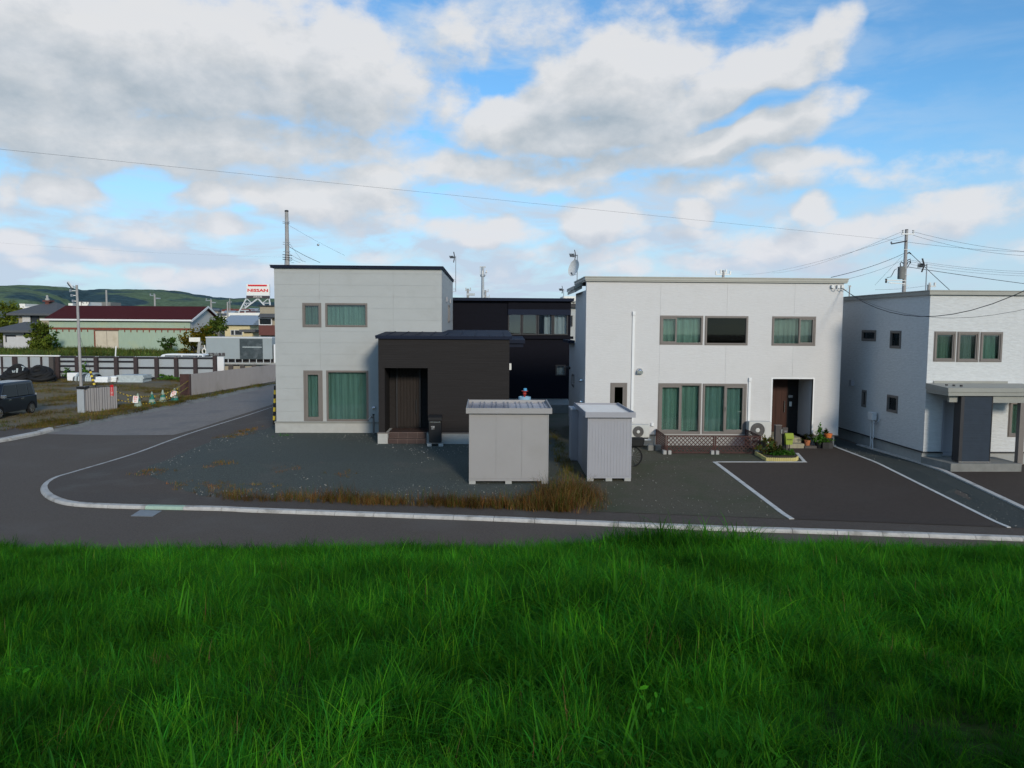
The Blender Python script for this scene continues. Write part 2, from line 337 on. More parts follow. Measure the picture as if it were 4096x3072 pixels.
mk('black_rubber', (.012, .012, .012), .75, .2, 8)
mk('wire', (.03, .032, .036), .6, .0)
mk('white_plastic', (.66, .66, .64), .5, .03)
mk('ac_white', (.52, .52, .49), .5, .03, dirt=(.42, .41, .37, .5))
mk('ac_grille', (.1, .1, .1), .6, .1)
mk('duct_white', (.72, .72, .71), .5, .03)
mk('duct_grey', (.42, .42, .42), .5, .03)
mk('lattice', (.065, .026, .022), .7, .3, 9)
mk('terracotta', (.4, .14, .06), .8, .15, 7)
mk('orange_pot', (.75, .2, .05), .6, .05)
mk('mail_green', (.24, .3, .03), .5, .05)
mk('edging_yellow', (.5, .42, .16), .8, .1, 9)
mk('pillar_brown', (.075, .065, .06), .8, .12)
mk('car_black', (.009, .013, .02), .3, .0, spec=.4, coat=.3)
mk('car_glass', (.006, .008, .011), .12, .0, spec=.25)
mk('chrome', (.6, .6, .6), .2, .0, metal=.9)
mk('tail_white', (.5, .5, .5), .3, .0)
mk('car_white', (.75, .76, .76), .25, .0, coat=.5)
mk('fence_sheet', (.34, .37, .39), .55, .05, 3, dirt=(.3, .33, .34, .5), dscale=.8)
mk('fence_post', (.05, .036, .036), .8, .25, 7)
mk('fence_rail', (.02, .02, .025), .8, .2, 7)
mk('corrugated', (.26, .25, .25), .6, .06, 3, dirt=(.2, .19, .18, .6), dscale=.7, stretch=(1, 1, .3))
mk('rust_sheet', (.06, .03, .026), .75, .3, 6)
mk('barn_green', (.32, .405, .31), .75, .07, 1.5, dirt=(.36, .41, .27, .7), dscale=.5, stretch=(2, 2, .4))
mk('barn_white', (.5, .5, .47), .8, .06)
mk('barn_roof', (.068, .012, .012), .75, .2, 4, stretch=(4, .3, .3), spec=.08)
mk('barn_band', (.19, .05, .03), .75, .3, 3)
mk('barn_door', (.55, .48, .37), .75, .08, 2, dirt=(.4, .33, .22, .6))
mk('roof_slate', (.1, .105, .11), .7, .1, 4, spec=.1)
mk('wall_pale', (.5, .49, .48), .8, .06)
mk('wall_yellow', (.58, .5, .3), .8, .06)
mk('wall_maroon', (.13, .05, .042), .8, .1)
mk('wall_tan', (.32, .28, .21), .8, .08)
mk('roof_blue_grey', (.27, .32, .37), .5, .05, 2)
mk('far_white', (.78, .76, .7), .8, .05)
mk('far_glass', (.03, .035, .04), .3, .0)
mk('truck_silver', (.30, .34, .35), .5, .04, 2, dirt=(.26, .29, .29, .5))
mk('truck_dark', (.05, .065, .07), .45, .35, 3, dirt=(.13, .15, .16, .6), dscale=1.6)
mk('sign_red', (.65, .02, .03), .6, .0)
mk('sign_white', (.78, .76, .72), .7, .0)
mk('sign_dark', (.06, .05, .055), .7, .0)
mk('steel_white', (.55, .57, .58), .6, .0)
mk('cone_green', (.02, .17, .13), .6, .15)
mk('cone_white', (.28, .35, .28), .6, .1)
mk('yellow', (.62, .45, .04), .6, .05)
mk('foam_white', (.8, .82, .82), .7, .05)
mk('foam_grey', (.45, .5, .5), .6, .2, 5)
mk('wrap_dark', (.07, .08, .085), .35, .6, 6, stretch=(3, 1, 1))
mk('bark', (.05, .036, .025), .9, .3, 9)
mk('toy_red', (.35, .03, .02), .4)
mk('toy_blue', (.08, .33, .55), .4)
mk('toy_pale', (.25, .42, .55), .5)
mk('blue_panel', (.02, .031, .047), .7, .12, 5, .3, 5, bstretch=(.1, .1, 6))
mk('stone', (.24, .235, .21), .9, .5, 40)
def hillmat():
    m = bpy.data.materials.new('forest'); m.use_nodes = True; T = NT(m.node_tree); b = m.node_tree.nodes['Principled BSDF']
    pos = T.new('ShaderNodeNewGeometry').outputs['Position']
    big = T.noise(T.vmath('MULTIPLY', pos, (1, 1, 3.5)), .0024, 4, .55, .8); sm = T.noise(pos, .03, 5, .7)
    c = T.mix(T.mapr(big, .45, .56), c4((.042, .078, .088)), c4((.115, .165, .095)))  # haze blue, sunlit patches and cloud shade are put into the forest colour
    c = T.vmath('SCALE', c, None, T.mapr(sm, .3, .7, .6, 1.35, False))
    T.put(b.inputs['Base Color'], c); b.inputs['Roughness'].default_value = .95; b.inputs['Specular IOR Level'].default_value = .05
    return m
M['forest'] = hillmat()
mk('thatch', (.026, .05, .01), .95, .5, 9, .6, 30, spec=.02, dirt=(.06, .045, .02, .7), dscale=1.2)
mk('foothill', (.075, .085, .05), .95, .4, .02)
mk('curtain_grey', (.5, .5, .49), .9, .4, 14, stretch=(3, 3, .05)); mk('curtain_sage', (.4, .46, .4), .9, .5, 14, stretch=(3, 3, .05))  # fold light and shade striped into these curtain colours too
M['glass'] = glassmat('glass', (.6, .69, .675)); M['glass_dark'] = glassmat('glass_dark', (.35, .4, .4), .6); M['glass_clear'] = glassmat('glass_clear', (.78, .84, .86), 1.6)
for n_, c_, v_, t_ in (('grass_leaf', (.036, .155, .011), .3, .32), ('dry_leaf', (.2, .13, .06), .3, .2), ('tree_leaf', (.1, .125, .03), .25, .2), ('shrub_leaf', (.07, .095, .034), .25, .2), ('olive_leaf', (.17, .145, .03), .25, .2), ('pot_leaf', (.07, .15, .035), .3, .25)):
    M[n_] = leafmat(n_, c_, v_, t_); TINTED.add(n_)
# ------------------------------------------------------------------ terrain
ROADZ, LEFTZ = -.45, -.3
def yk(x): return 20.77 - .149 * (x + 9.36)
def gz(x, y):                                    # house plots slope gently down to the street
    a = clamp((x + 12.8) / 4); x_ = max(x, -9.4); y0 = yk(x_) + 1.3; y1 = 25.2 if x < 13.5 else 23.6
    return -.35 + .35 * a * clamp((y - y0) / (y1 - y0))
def GP(p):                                       # picture point -> point on the plots
    z = -.2
    for _ in range(12): q = atz(p, z); z = gz(q.x, q.y)
    return Vector((q.x, q.y, z))
def patch(name, poly, mat, off=0., zf=gz, step=.5, kind='structure'):
    bm = bmesh.new(); dv, _, df = geometry.delaunay_2d_cdt([Vector((p[0], p[1])) for p in poly], [], [list(range(len(poly)))], 1, 1e-5)[:3]
    vs = [bm.verts.new((p[0], p[1], 0)) for p in dv]
    for f_ in df: bm.faces.new([vs[k] for k in f_])
    xs = [p[0] for p in poly]; ys = [p[1] for p in poly]
    for ax, lo, hi in ((0, max(min(xs), -16), min(max(xs), 24)), (1, max(min(ys), 14), min(max(ys), 36))):
        t = math.ceil(lo / step) * step
        while t < hi:
            n = (1, 0, 0) if ax == 0 else (0, 1, 0)
            bmesh.ops.bisect_plane(bm, geom=bm.verts[:] + bm.edges[:] + bm.faces[:], dist=1e-5, plane_co=(t * n[0], t * n[1], 0), plane_no=n); t += step
    bmesh.ops.triangulate(bm, faces=[f for f in bm.faces if len(f.verts) > 4])
    for v in bm.verts: v.co.z = zf(v.co.x, v.co.y) + off
    for f in bm.faces:
        f.normal_update()
        if f.normal.z < 0: f.normal_flip()
    me = bpy.data.meshes.new(name); bm.to_mesh(me); bm.free(); me.materials.append(mat)
    o = bpy.data.objects.new(name, me); COL.objects.link(o); o['kind'] = kind; return o
const = lambda z: (lambda x, y: z)
MB().box(-14000, 14000, -400, 15000, -1.2, -.55).build('ground', M['soil'], kind='structure')
patch('road', [(-75, 13), (60, 13), (60, 30), (-12, 30), (-11, 112), (-21, 112), (-21, 38), (-75, 38)], M['asphalt'], 0, const(ROADZ), 2)
patch('road', [(-19.55, 34.6), (-16.5, 34.25), (-13.95, 34.4), (-13.7, 36.5), (-13.4, 44), (-12.9, 60), (-12, 111), (-18, 111), (-17.4, 61), (-18.6, 46), (-19.5, 38)], M['asphalt_worn'], .006, const(ROADZ), 2)
KP = [(298, 1893), (214, 1918), (171, 1943), (162, 1966), (184, 1993), (234, 2015), (298, 2026), (398, 2032), (557, 2037), (880, 2044), (1000, 2050), (1385, 2064), (1711, 2076), (2032, 2088), (2823, 2122), (3346, 2139), (4096, 2166)]
kerb = [Vector((-12.2, 75, 0)), Vector((-12.4, 60, 0)), Vector((-12.75, 44.6, 0)), Vector((-13.3, 34.5, 0)), Vector((-13.3, 29, 0))] + [atz(p, ROADZ) for p in KP]
kerb += [kerb[-1] + (kerb[-1] - kerb[-2]).normalized() * 10]
for p in kerb: p.z = 0
def smooth(pts, n=12):
    out = []
    for i in range(len(pts) - 1):
        a, b, c, d = pts[max(i - 1, 0)], pts[i], pts[i + 1], pts[min(i + 2, len(pts) - 1)]
        for k in range(n):
            t = k / n; out.append(.5 * ((2 * b) + (c - a) * t + (2 * a - 5 * b + 4 * c - d) * t * t + (3 * b - a - 3 * c + d) * t ** 3))
    return out + [pts[-1]]
def resample(pts, step):
    out = [pts[0].copy()]; acc = 0.
    for a, b in zip(pts, pts[1:]):
        L = (b - a).length; pos = 0.
        while acc + (L - pos) >= step: pos += step - acc; acc = 0.; out.append(a.lerp(b, pos / L))
        acc += L - pos
    return out
kpath = resample(smooth(kerb), .26)
def lnorm(i): t = kpath[min(i + 1, len(kpath) - 1)] - kpath[max(i - 1, 0)]; t.normalize(); return Vector((-t.y, t.x, 0))   # towards the plots
KW = .2
inner = [p + lnorm(i) * (KW - .02) for i, p in enumerate(kpath)]
patch('pavement', [(p.x, p.y) for p in inner[::2]] + [(62, 12), (62, 95), (-11, 95)], M['asphalt_path'])
kr = thing('kerb', 'pale concrete kerb curving round the street corner and along the plots', 'kerb', (0, 0, 0)); kr['kind'] = 'structure'
def kerb_stone(i0, i1, mat, label=None, h=.1):
    idx = list(range(i0, i1 + 1)); vs = []; fs = []; g = .006
    for k, i in enumerate(idx):
        p = kpath[i]; n = lnorm(i); t = Vector((n.y, -n.x, 0))
        if k == 0: p = p + t * g
        if k == len(idx) - 1: p = p - t * g
        for d, z in ((0, ROADZ - .05), (.0, ROADZ + .03), (.035, ROADZ + h), (KW, ROADZ + h + .006), (KW, ROADZ - .05)): vs.append((p.x + n.x * d, p.y + n.y * d, z))
    for k in range(len(idx) - 1):
        for j in range(4): fs.append((k * 5 + j, k * 5 + j + 1, k * 5 + 6 + j, k * 5 + 5 + j))
    fs += [(0, 1, 2, 3, 4), tuple(reversed([(len(idx) - 1) * 5 + j for j in range(5)]))]
    mb = MB(); mb.add(vs, fs); return mb.build('kerb_stone', mat, kr, label=label)
gi = min(range(len(kpath)), key=lambda i: (kpath[i] - atz((715, 2040), ROADZ).to_2d().to_3d()).length) - 2
i = 0
while i < len(kpath) - 4:
    n = 4
    near = kpath[i].y < 34
    if not near: n = 16
    green = i <= gi < i + n
    kerb_stone(i, min(i + n, len(kpath) - 1), M['kerb_green' if green else 'kerb_stone'], 'kerb stone tinted green' if green else None, .085); i += n
cv = MB(); q = [atz(S('a', x, y), ROADZ + .012) for x, y in ((1052, 932), (1228, 935), (1302, 890), (1130, 882))]
cv.add([(p.x, p.y, ROADZ + .012) for p in q] + [(p.x, p.y, ROADZ - .05) for p in q], [(0, 1, 2, 3), (0, 4, 5, 1), (1, 5, 6, 2), (2, 6, 7, 3), (3, 7, 4, 0)])
tag(cv.build('drain_cover', M['steel_cover']), 'pale rectangular drain cover in the road against the kerb', 'drain cover')
# plots
gl_px = [(1000, 1722), (940, 1733), (860, 1757), (760, 1800), (640, 1850), (545, 1885), (600, 1905), (680, 1935), (740, 1965), (800, 1985), (950, 1992), (1200, 2002), (1500, 2013), (1900, 2026), (2290, 2042)]
gl = [GP(p).to_2d() for p in gl_px]
def jag(poly, n, amp, seed):                     # uneven edge between two surfaces
    rnd = random.Random(seed); out = []
    for i, p in enumerate(poly):
        out.append(Vector((p[0], p[1])))
        if i < n:
            q = Vector((poly[i + 1][0], poly[i + 1][1])); k = max(2, int((q - out[-1]).length / .35)); a = out[-1].copy()
            for j in range(1, k): out.append(a.lerp(q, j / k) + Vector((rnd.uniform(-amp, amp), rnd.uniform(-amp, amp))))
    return out
patch('gravel_lot', jag(gl + [Vector((2.45, 24)), Vector((2.6, 28.8)), Vector((2.3, 60)), Vector((-9.6, 60)), Vector((-9.7, 33.5))], len(gl) - 1, .12, 3), M['green_gravel'], .008)
a0, a1, a2, a3, a4 = [GP(p).to_2d() for p in ((2350, 2046), (3167, 2077), (2858, 1849), (3226, 1849), (3188, 1814))]
patch('yard', [a0, a1, a2, a3, a4, Vector((11.4, 28.9)), Vector((11.4, 60)), Vector((2.6, 60)), Vector((2.6, 28.8)), Vector((2.45, 24))], M['yard_gravel'], .008)
d1, d2 = GP((4036, 2111)).to_2d(), GP((3340, 1788)).to_2d()
patch('driveway', [a1, d1, d2, Vector((13.1, 29)), Vector((11.4, 28.9)), a4, a3, a2], M['asphalt_new'], .012)
c1, c2 = GP((4093, 2036)).to_2d(), GP((3667, 1850)).to_2d(); c3 = c1 + (c1 - c2) * .25
patch('gravel_strip', [d1, d1 + Vector((1.1, -.2)), c3, c1, c2, Vector((14.12, 28)), Vector((14.15, 36)), Vector((13.2, 36)), Vector((13.1, 29)), d2], M['dark_gravel'], .01)
patch('driveway', [c3, c3 + Vector((.3, -.6)), Vector((40, 16.5)), Vector((40, 25.2)), Vector((14.2, 25.2)), c2, c1], M['asphalt_new'], .012)
def line(name, pts, w, mat, off=.02):
    pts = [Vector((p[0], p[1], 0)) for p in pts]; res = []
    for a, b in zip(pts, pts[1:]):
        k = max(1, int((b - a).length / .5)); res += [a.lerp(b, j / k) for j in range(k)]
    res.append(pts[-1]); L = []
    for i, p in enumerate(res):
        t = (res[min(i + 1, len(res) - 1)] - res[max(i - 1, 0)]).normalized(); n = Vector((-t.y, t.x, 0)) * w / 2
        for s in (1, -1): q = p + n * s; L.append((q.x, q.y, gz(q.x, q.y) + off))
    mb = MB(); n = len(res); mb.add(L + [(x, y, z - .1) for x, y, z in L], [(2 * i, 2 * i + 1, 2 * i + 3, 2 * i + 2) for i in range(n - 1)] + [(2 * i + s, 2 * i + 2 + s, 2 * n + 2 * i + 2 + s, 2 * n + 2 * i + s) for i in range(n - 1) for s in (0, 1)] + [(0, 1, 2 * n + 1, 2 * n), (2 * n - 2, 2 * n - 1, 4 * n - 1, 4 * n - 2)])
    return mb.build(name, mat, kind='structure')
line('driveway_edging', [a1, a2], .13, M['white_line']); line('driveway_edging', [a2 + Vector((.07, 0)), a3], .11, M['white_line'], .018); line('driveway_edging', [a3 + Vector((-.05, .06)), a4], .11, M['white_line'], .022)
line('driveway_edging', [d1, d2, Vector((13.2, 29))], .1, M['white_line'])
line('driveway_edging', [c3, c1, c2, Vector((14.12, 29))], .16, M['kerb_stone'], .05)
# left-hand lot and its pavement
LP = [atz(p, LEFTZ) for p in ((-300, 1870), (0, 1782), (205, 1735), (250, 1722))]
patch('dirt_lot', [(-75, 33), (-24, 31.5), (-20.2, 33.2), (-19.62, 36), (-19.5, 38), (-18.7, 46), (-17.5, 61), (-16.5, 112), (-13, 240), (-300, 240), (-300, 33)], M['dirt_lot'], 0, const(LEFTZ), 2)
patch('pavement', [(-40, 29.3), (-20.25, 31.5), (-20.1, 32.6), (-19.9, 36), (-19.0, 46), (-17.8, 61), (-16.8, 110), (-17.6, 110), (-18.9, 61), (-20.3, 46), (-21.2, 38), (-21.8, 34.5), (-40, 31.5)], M['asphalt_path'], .006, const(LEFTZ), 2)
lk = thing('kerb', 'grey concrete kerb on the far left side of the street', 'kerb'); lk['kind'] = 'structure'
lpath = resample(smooth([Vector((-30, 27.6, 0)), Vector((-22.5, 30.2, 0)), Vector((-20.3, 31.6, 0)), Vector((-19.75, 34, 0)), Vector((-19.6, 36.2, 0))]), .9)
for a, b in zip(lpath, lpath[1:]):
    last = b is lpath[-1]
    t = (b - a).normalized(); n = Vector((-t.y, t.x, 0)); mb = MB(); h0, h1 = (.14, .14)
    prof = lambda p, h: [(p.x, p.y, ROADZ - .05), (p.x, p.y, ROADZ + h * .6), (p.x + n.x * .05, p.y + n.y * .05, ROADZ + h), (p.x + n.x * .22, p.y + n.y * .22, ROADZ + h + .02), (p.x + n.x * .22, p.y + n.y * .22, ROADZ - .05)]
    mb.add(prof(a + t * .01, h0) + prof(b - t * .01, h1 + (.06 if last else 0)), [(j, j + 1, j + 6, j + 5) for j in range(4)] + [(0, 1, 2, 3, 4), (9, 8, 7, 6, 5)]); mb.build('kerb_stone', M['kerb_stone'], lk)
gp = [Vector((-20.0, 34.6, 0)), Vector((-19.75, 35.9, 0)), Vector((-19.5, 38, 0)), Vector((-18.7, 46, 0)), Vector((-17.5, 61, 0)), Vector((-16.5, 112, 0))]
mb = MB(); gp = resample(smooth(gp), .7); rr_ = random.Random(2)
L_ = [(p.x + .35 + rr_.uniform(-.05, .05), p.y, ROADZ - .02) for p in gp] + [(p.x + .06, p.y, LEFTZ - .01 + rr_.uniform(-.03, .02)) for p in gp] + [(p.x - .25, p.y, LEFTZ + .012) for p in gp]; n = len(gp)
mb.add(L_, [(i + k * n, i + 1 + k * n, i + 1 + (k + 1) * n, i + (k + 1) * n) for i in range(n - 1) for k in range(2)]); mb.build('road_verge', M['concrete_dark'], kind='structure')
# ------------------------------------------------------------------ levee the photograph was taken from
def bank(x, y):
    z = 2.9 if y < 1 else 2.9 - .2165 * (y - 1)
    return z + .05 * noise.noise((x * .5, y * .5, 3.3)) + .03 * noise.noise((x * 1.7, y * 1.7, 1.1))
def toe(x): return (16.55 if x < 8 else 16.55 - (x - 8) * .06) + .28 * noise.noise((x * .55, 3.1, 0)) + .12 * noise.noise((x * 1.9, 8.1, 0))
def gridmesh(name, x0f, x1f, y0, y1, step, zf, attr=None):
    vs = []; fs = []; ny = int((y1 - y0) / step) + 1; nx = 60
    for j in range(ny):
        y = y0 + (y1 - y0) * j / (ny - 1)
        for i in range(nx + 1): x = x0f(y) + (x1f(y) - x0f(y)) * i / nx; yy = y if j < ny - 1 else toe(x); vs.append((x, yy, zf(x, yy)))
    for j in range(ny - 1):
        for i in range(nx): a = j * (nx + 1) + i; fs.append((a, a + 1, a + nx + 2, a + nx + 1))
    me = bpy.data.meshes.new(name); me.from_pydata(vs, [], fs); me.update()
    for k, f in (attr or {}).items():
        a = me.attributes.new(k, 'FLOAT', 'POINT'); a.data.foreach_set('value', [f(*v) for v in vs])
    return me
me = gridmesh('grass_bank', lambda y: -60, lambda y: 60, -30, 16.55, .75, bank); me.materials.append(M['thatch'])
o = bpy.data.objects.new('grass_bank', me); COL.objects.link(o); o['kind'] = 'structure'
# ------------------------------------------------------------------ scattering
def bladeclump(n, hmin, hmax, rad, wid, lean, cols, seed, mat, segs=3, drop=.0, bias=0.):
    rnd = random.Random(seed); mb = MB(); bd_ = rnd.uniform(0, 6.283)
    for _ in range(n):
        a = rnd.uniform(0, 6.283); r = rad * math.sqrt(rnd.random()); b = Vector((r * math.cos(a), r * math.sin(a), 0))
        h = rnd.uniform(hmin, hmax); w = wid * rnd.uniform(.6, 1.25); d = bd_ + rnd.gauss(0, .9) if rnd.random() < bias else rnd.uniform(0, 6.283); ln = rnd.uniform(.1, 1) * lean
        dv = Vector((math.cos(d), math.sin(d), 0)); sv = Vector((-dv.y, dv.x, 0)); c = rnd.choice(cols); c = tuple(x * rnd.uniform(.8, 1.2) for x in c)
        vs = []; fs = []
        for k in range(segs + 1):
            t = k / segs; p = b + dv * (ln * h * t ** 1.7) + Vector((0, 0, h * (t - (.35 + drop) * min(1, ln) * t ** 2.6)))
            ww = w * (1 - t) ** .7 / 2
            if k < segs: vs += [p + sv * ww, p - sv * ww]
            else: vs.append(p)
        for k in range(segs - 1): fs.append((2 * k, 2 * k + 1, 2 * k + 3, 2 * k + 2))
        fs.append((2 * segs - 2, 2 * segs - 1, 2 * segs)); mb.add(vs, fs, c)
    me = bpy.data.meshes.new('clump'); me.from_pydata([tuple(v) for v in mb.v], [], mb.f); at = me.color_attributes.new('tint', 'FLOAT_COLOR', 'POINT')
    at.data.foreach_set('color', [x for c in mb.c for x in (*c, 1)]); me.materials.append(mat); return me
def leafclump(n, size, rad, hgt, cols, seed, mat):
    rnd = random.Random(seed); mb = MB()
    for _ in range(n):
        a = rnd.uniform(0, 6.283); r = rad * math.sqrt(rnd.random()); c = Vector((r * math.cos(a), r * math.sin(a), rnd.uniform(.3, 1) * hgt)); s = size * rnd.uniform(.6, 1.2)
        nrm = Vector((rnd.uniform(-.6, .6), rnd.uniform(-.6, .6), 1)).normalized(); u = nrm.orthogonal().normalized(); u = Matrix.Rotation(rnd.uniform(0, 6.28), 3, nrm) @ u; v = nrm.cross(u)
        col = tuple(x * rnd.uniform(.75, 1.25) for x in rnd.choice(cols))
        mb.add([c - u * s, c - u * s * .3 + v * s * .5, c + u * s * .5 + v * s * .4 - nrm * s * .1, c + u * s - nrm * s * .2, c + u * s * .5 - v * s * .4 - nrm * s * .1, c - u * s * .3 - v * s * .5], [(0, 1, 2, 3, 4, 5)], col)
        mb.tube([(c.x * .3, c.y * .3, 0), c], .003, 3, False, (.6, .6, .6))
    me = bpy.data.meshes.new('clump'); me.from_pydata([tuple(v) for v in mb.v], [], mb.f); at = me.color_attributes.new('tint', 'FLOAT_COLOR', 'POINT')
    at.data.foreach_set('color', [x for c in mb.c for x in (*c, 1)]); me.materials.append(mat); return me
def pebbles(seed):
    rnd = random.Random(seed); mb = MB()
    s = rnd.uniform(.013, .022); vs = [(x * s * rnd.uniform(.6, 1.3), y * s * rnd.uniform(.6, 1.3), z * s * rnd.uniform(.4, .8)) for x, y, z in ((1, 0, 0), (-1, 0, 0), (0, 1, 0), (0, -1, 0), (0, 0, 1), (0, 0, -1))]
    mb.add(vs, [(0, 2, 4), (2, 1, 4), (1, 3, 4), (3, 0, 4), (2, 0, 5), (1, 2, 5), (3, 1, 5), (0, 3, 5)])
    me = bpy.data.meshes.new('pebble'); me.from_pydata([tuple(v) for v in mb.v], [], mb.f); me.materials.append(M['stone']); return me
def scatter(name, me, sources, density, smin, smax, seed, label=None, cat=None, tilt=.2):
    src = bpy.data.collections.new(name + '_pieces')
    for i, s in enumerate(sources): src.objects.link(bpy.data.objects.new(name + '_piece', s))
    g = bpy.data.node_groups.new(name + '_scatter', 'GeometryNodeTree')
    g.interface.new_socket('Geometry', in_out='INPUT', socket_type='NodeSocketGeometry'); g.interface.new_socket('Geometry', in_out='OUTPUT', socket_type='NodeSocketGeometry')
    N = g.nodes; L = g.links; gi_ = N.new('NodeGroupInput'); go_ = N.new('NodeGroupOutput')
    dp = N.new('GeometryNodeDistributePointsOnFaces'); dp.inputs['Seed'].default_value = seed
    L.new(gi_.outputs[0], dp.inputs['Mesh'])
    def attr(nm, mul):
        a = N.new('GeometryNodeInputNamedAttribute'); a.data_type = 'FLOAT'; a.inputs['Name'].default_value = nm
        m_ = N.new('ShaderNodeMath'); m_.operation = 'MULTIPLY'; L.new(a.outputs['Attribute'], m_.inputs[0])
        if isinstance(mul, float): m_.inputs[1].default_value = mul
        else: L.new(mul, m_.inputs[1])
        return m_.outputs[0]
    L.new(attr('dens', float(density)), dp.inputs['Density'])
    ci = N.new('GeometryNodeCollectionInfo'); ci.inputs['Collection'].default_value = src; ci.inputs['Separate Children'].default_value = True; ci.inputs['Reset Children'].default_value = True
    ip = N.new('GeometryNodeInstanceOnPoints'); L.new(dp.outputs['Points'], ip.inputs['Points']); L.new(ci.outputs[0], ip.inputs['Instance']); ip.inputs['Pick Instance'].default_value = True
    rv = N.new('FunctionNodeRandomValue'); rv.data_type = 'FLOAT_VECTOR'; rv.inputs[0].default_value = (-tilt, -tilt, 0); rv.inputs[1].default_value = (tilt, tilt, 6.283); L.new(rv.outputs[0], ip.inputs['Rotation'])
    rs = N.new('FunctionNodeRandomValue'); rs.data_type = 'FLOAT'; rs.inputs[2].default_value = smin; rs.inputs[3].default_value = smax
    sc = attr('size', rs.outputs[1]); L.new(sc, ip.inputs['Scale'])
    L.new(ip.outputs[0], go_.inputs[0])
    o = bpy.data.objects.new(name, me); COL.objects.link(o); md = o.modifiers.new('scatter', 'NODES'); md.node_group = g; o['kind'] = 'stuff'
    if label: o['label'] = label
    if cat: o['category'] = cat
    return o
def fb(x, y, s, o=0.): return noise.fractal((x * s, y * s, o), 1, 2, 3)
GC = [(1, 1, 1), (.85, 1.0, .9), (1.3, 1.15, .9), (.7, .95, 1.5), (2.1, 1.4, .9), (.5, .7, .7), (1.5, 1.3, .9)]
gs = [bladeclump(46, .07, .23, .13, .0062, 1.2, GC, 10 + k, M['grass_leaf'], bias=1.) for k in range(6)]
gs += [bladeclump(30, .14, .36, .11, .0075, 1.5, GC, 30 + k, M['grass_leaf'], 4, .15, bias=.8) for k in range(3)]
gs += [bladeclump(8, .2, .42, .06, .013, 1.4, [(1.2, 1.2, 1), (.8, 1, 1.4)], 40, M['grass_leaf'], 5, .2)]
def gsize(x, y, z):
    s = .5 + .55 * clamp((y - 2.5) / 5) + .45 * fb(x, y, .45, 5)
    s += .3 * math.exp(-((x - 3.2) ** 2 + (y - 12) ** 2) / 9) + 1.7 * math.exp(-((x - 3.9) ** 2 / 2.2 + (y - 15.6) ** 2 / .9)) + .35 * math.exp(-((x - 1.5) ** 2 + (y - 7) ** 2) / 5)
    return max(.38, s + .6 * fb(x, y, 1.3, 15)) * (1 if y < 15.5 else .9)
def gdens(x, y, z): return clamp(1.0 + 1.5 * fb(x, y, 1.1, 9), .42, 1.6) * (1.15 if y < 5 else 1.)
me = gridmesh('grass', lambda y: -.78 * y - 3, lambda y: .74 * y + 3, 2.0, 16.6, .3, bank, {'dens': gdens, 'size': gsize})
scatter('grass', me, gs, 140, .6, 1.3, 4, 'long lush green grass covering the levee slope', 'grass')
me = gridmesh('dry_grass', lambda y: -.75 * y - 2, lambda y: .7 * y + 2, 2.0, 16.2, .3, bank, {'dens': lambda x, y, z: clamp(.2 + 1.6 * fb(x, y, .8, 21), 0, 1) * (1.6 if y < 4.5 else .5), 'size': gsize})
scatter('dry_grass', me, [bladeclump(9, .12, .32, .09, .006, 1., [(1, 1, 1), (.7, .8, .6)], 60 + k, M['dry_leaf']) for k in range(3)], 16, .7, 1.2, 8, 'withered straw coloured blades among the green grass of the levee', 'grass')
me = gridmesh('weeds', lambda y: -.75 * y - 2, lambda y: .7 * y + 2, 2.0, 13, .3, bank, {'dens': lambda x, y, z: clamp(.1 + 2.2 * fb(x, y, .7, 33), 0, 1) * (1.6 if y < 4.5 else .35), 'size': lambda x, y, z: 1.0})
scatter('weeds', me, [leafclump(16, .024, .12, .16, [(1, 1, 1), (1.4, 1.3, .9), (.8, .95, 1)], 70 + k, M['grass_leaf']) for k in range(3)] + [leafclump(5, .04, .12, .2, [(1.1, 1.05, 1), (1.3, 1.2, 1)], 77, M['grass_leaf'])], 6, .8, 1.3, 5, 'broad leaved weeds growing in the levee grass', 'weeds')
# dry grass along the street edge of the left plot
def strip_mesh(name, px, w0, w1, attrs, off=.0, zf=gz, n=6):
    pts = resample(smooth([Vector((GP(p).x, GP(p).y, 0)) for p in px]), .3); vs = []; fs = []; A = {k: [] for k in attrs}
    for i, p in enumerate(pts):
        t = (pts[min(i + 1, len(pts) - 1)] - pts[max(i - 1, 0)]).normalized(); nn = Vector((-t.y, t.x, 0)); u = i / (len(pts) - 1)
        for j in range(n + 1):
            d = -w0 + (w0 + w1) * j / n; q = p + nn * d; vs.append((q.x, q.y, zf(q.x, q.y) + off))
            for k, f in attrs.items(): A[k].append(f(u, j / n, q.x, q.y))
    for i in range(len(pts) - 1):
        for j in range(n): a = i * (n + 1) + j; fs.append((a, a + 1, a + n + 2, a + n + 1))
    me = bpy.data.meshes.new(name); me.from_pydata(vs, [], fs)
    for k, v in A.items(): at = me.attributes.new(k, 'FLOAT', 'POINT'); at.data.foreach_set('value', v)
    return me
DC = [(.32, .62, .22), (.8, .75, .6), (.95, .62, .45), (.55, .42, .35), (1.2, 1.15, 1.0), (.35, .5, .25), (.6, .4, .3)]
dry = [bladeclump(18, .12, .42, .1, .008, .9, DC, 80 + k, M['dry_leaf']) for k in range(4)]
me = strip_mesh('dry_grass', [(760, 1978), (950, 2000), (1200, 2006), (1500, 2018), (1900, 2030), (2280, 2045)], .12, .5,
                {'dens': lambda u, v, x, y: clamp(1.3 * (u ** .7) + .9 * fb(x, y, .8, 2), .0, 1.4) * (1 - .5 * abs(v - .4)), 'size': lambda u, v, x, y: .85 + .65 * u ** 1.3 + .5 * fb(x, y, .9, 7)})
scatter('dry_grass', me, dry, 120, .7, 1.2, 3, 'rusty brown dry grass strip between the gravel plot and the street', 'dry grass')
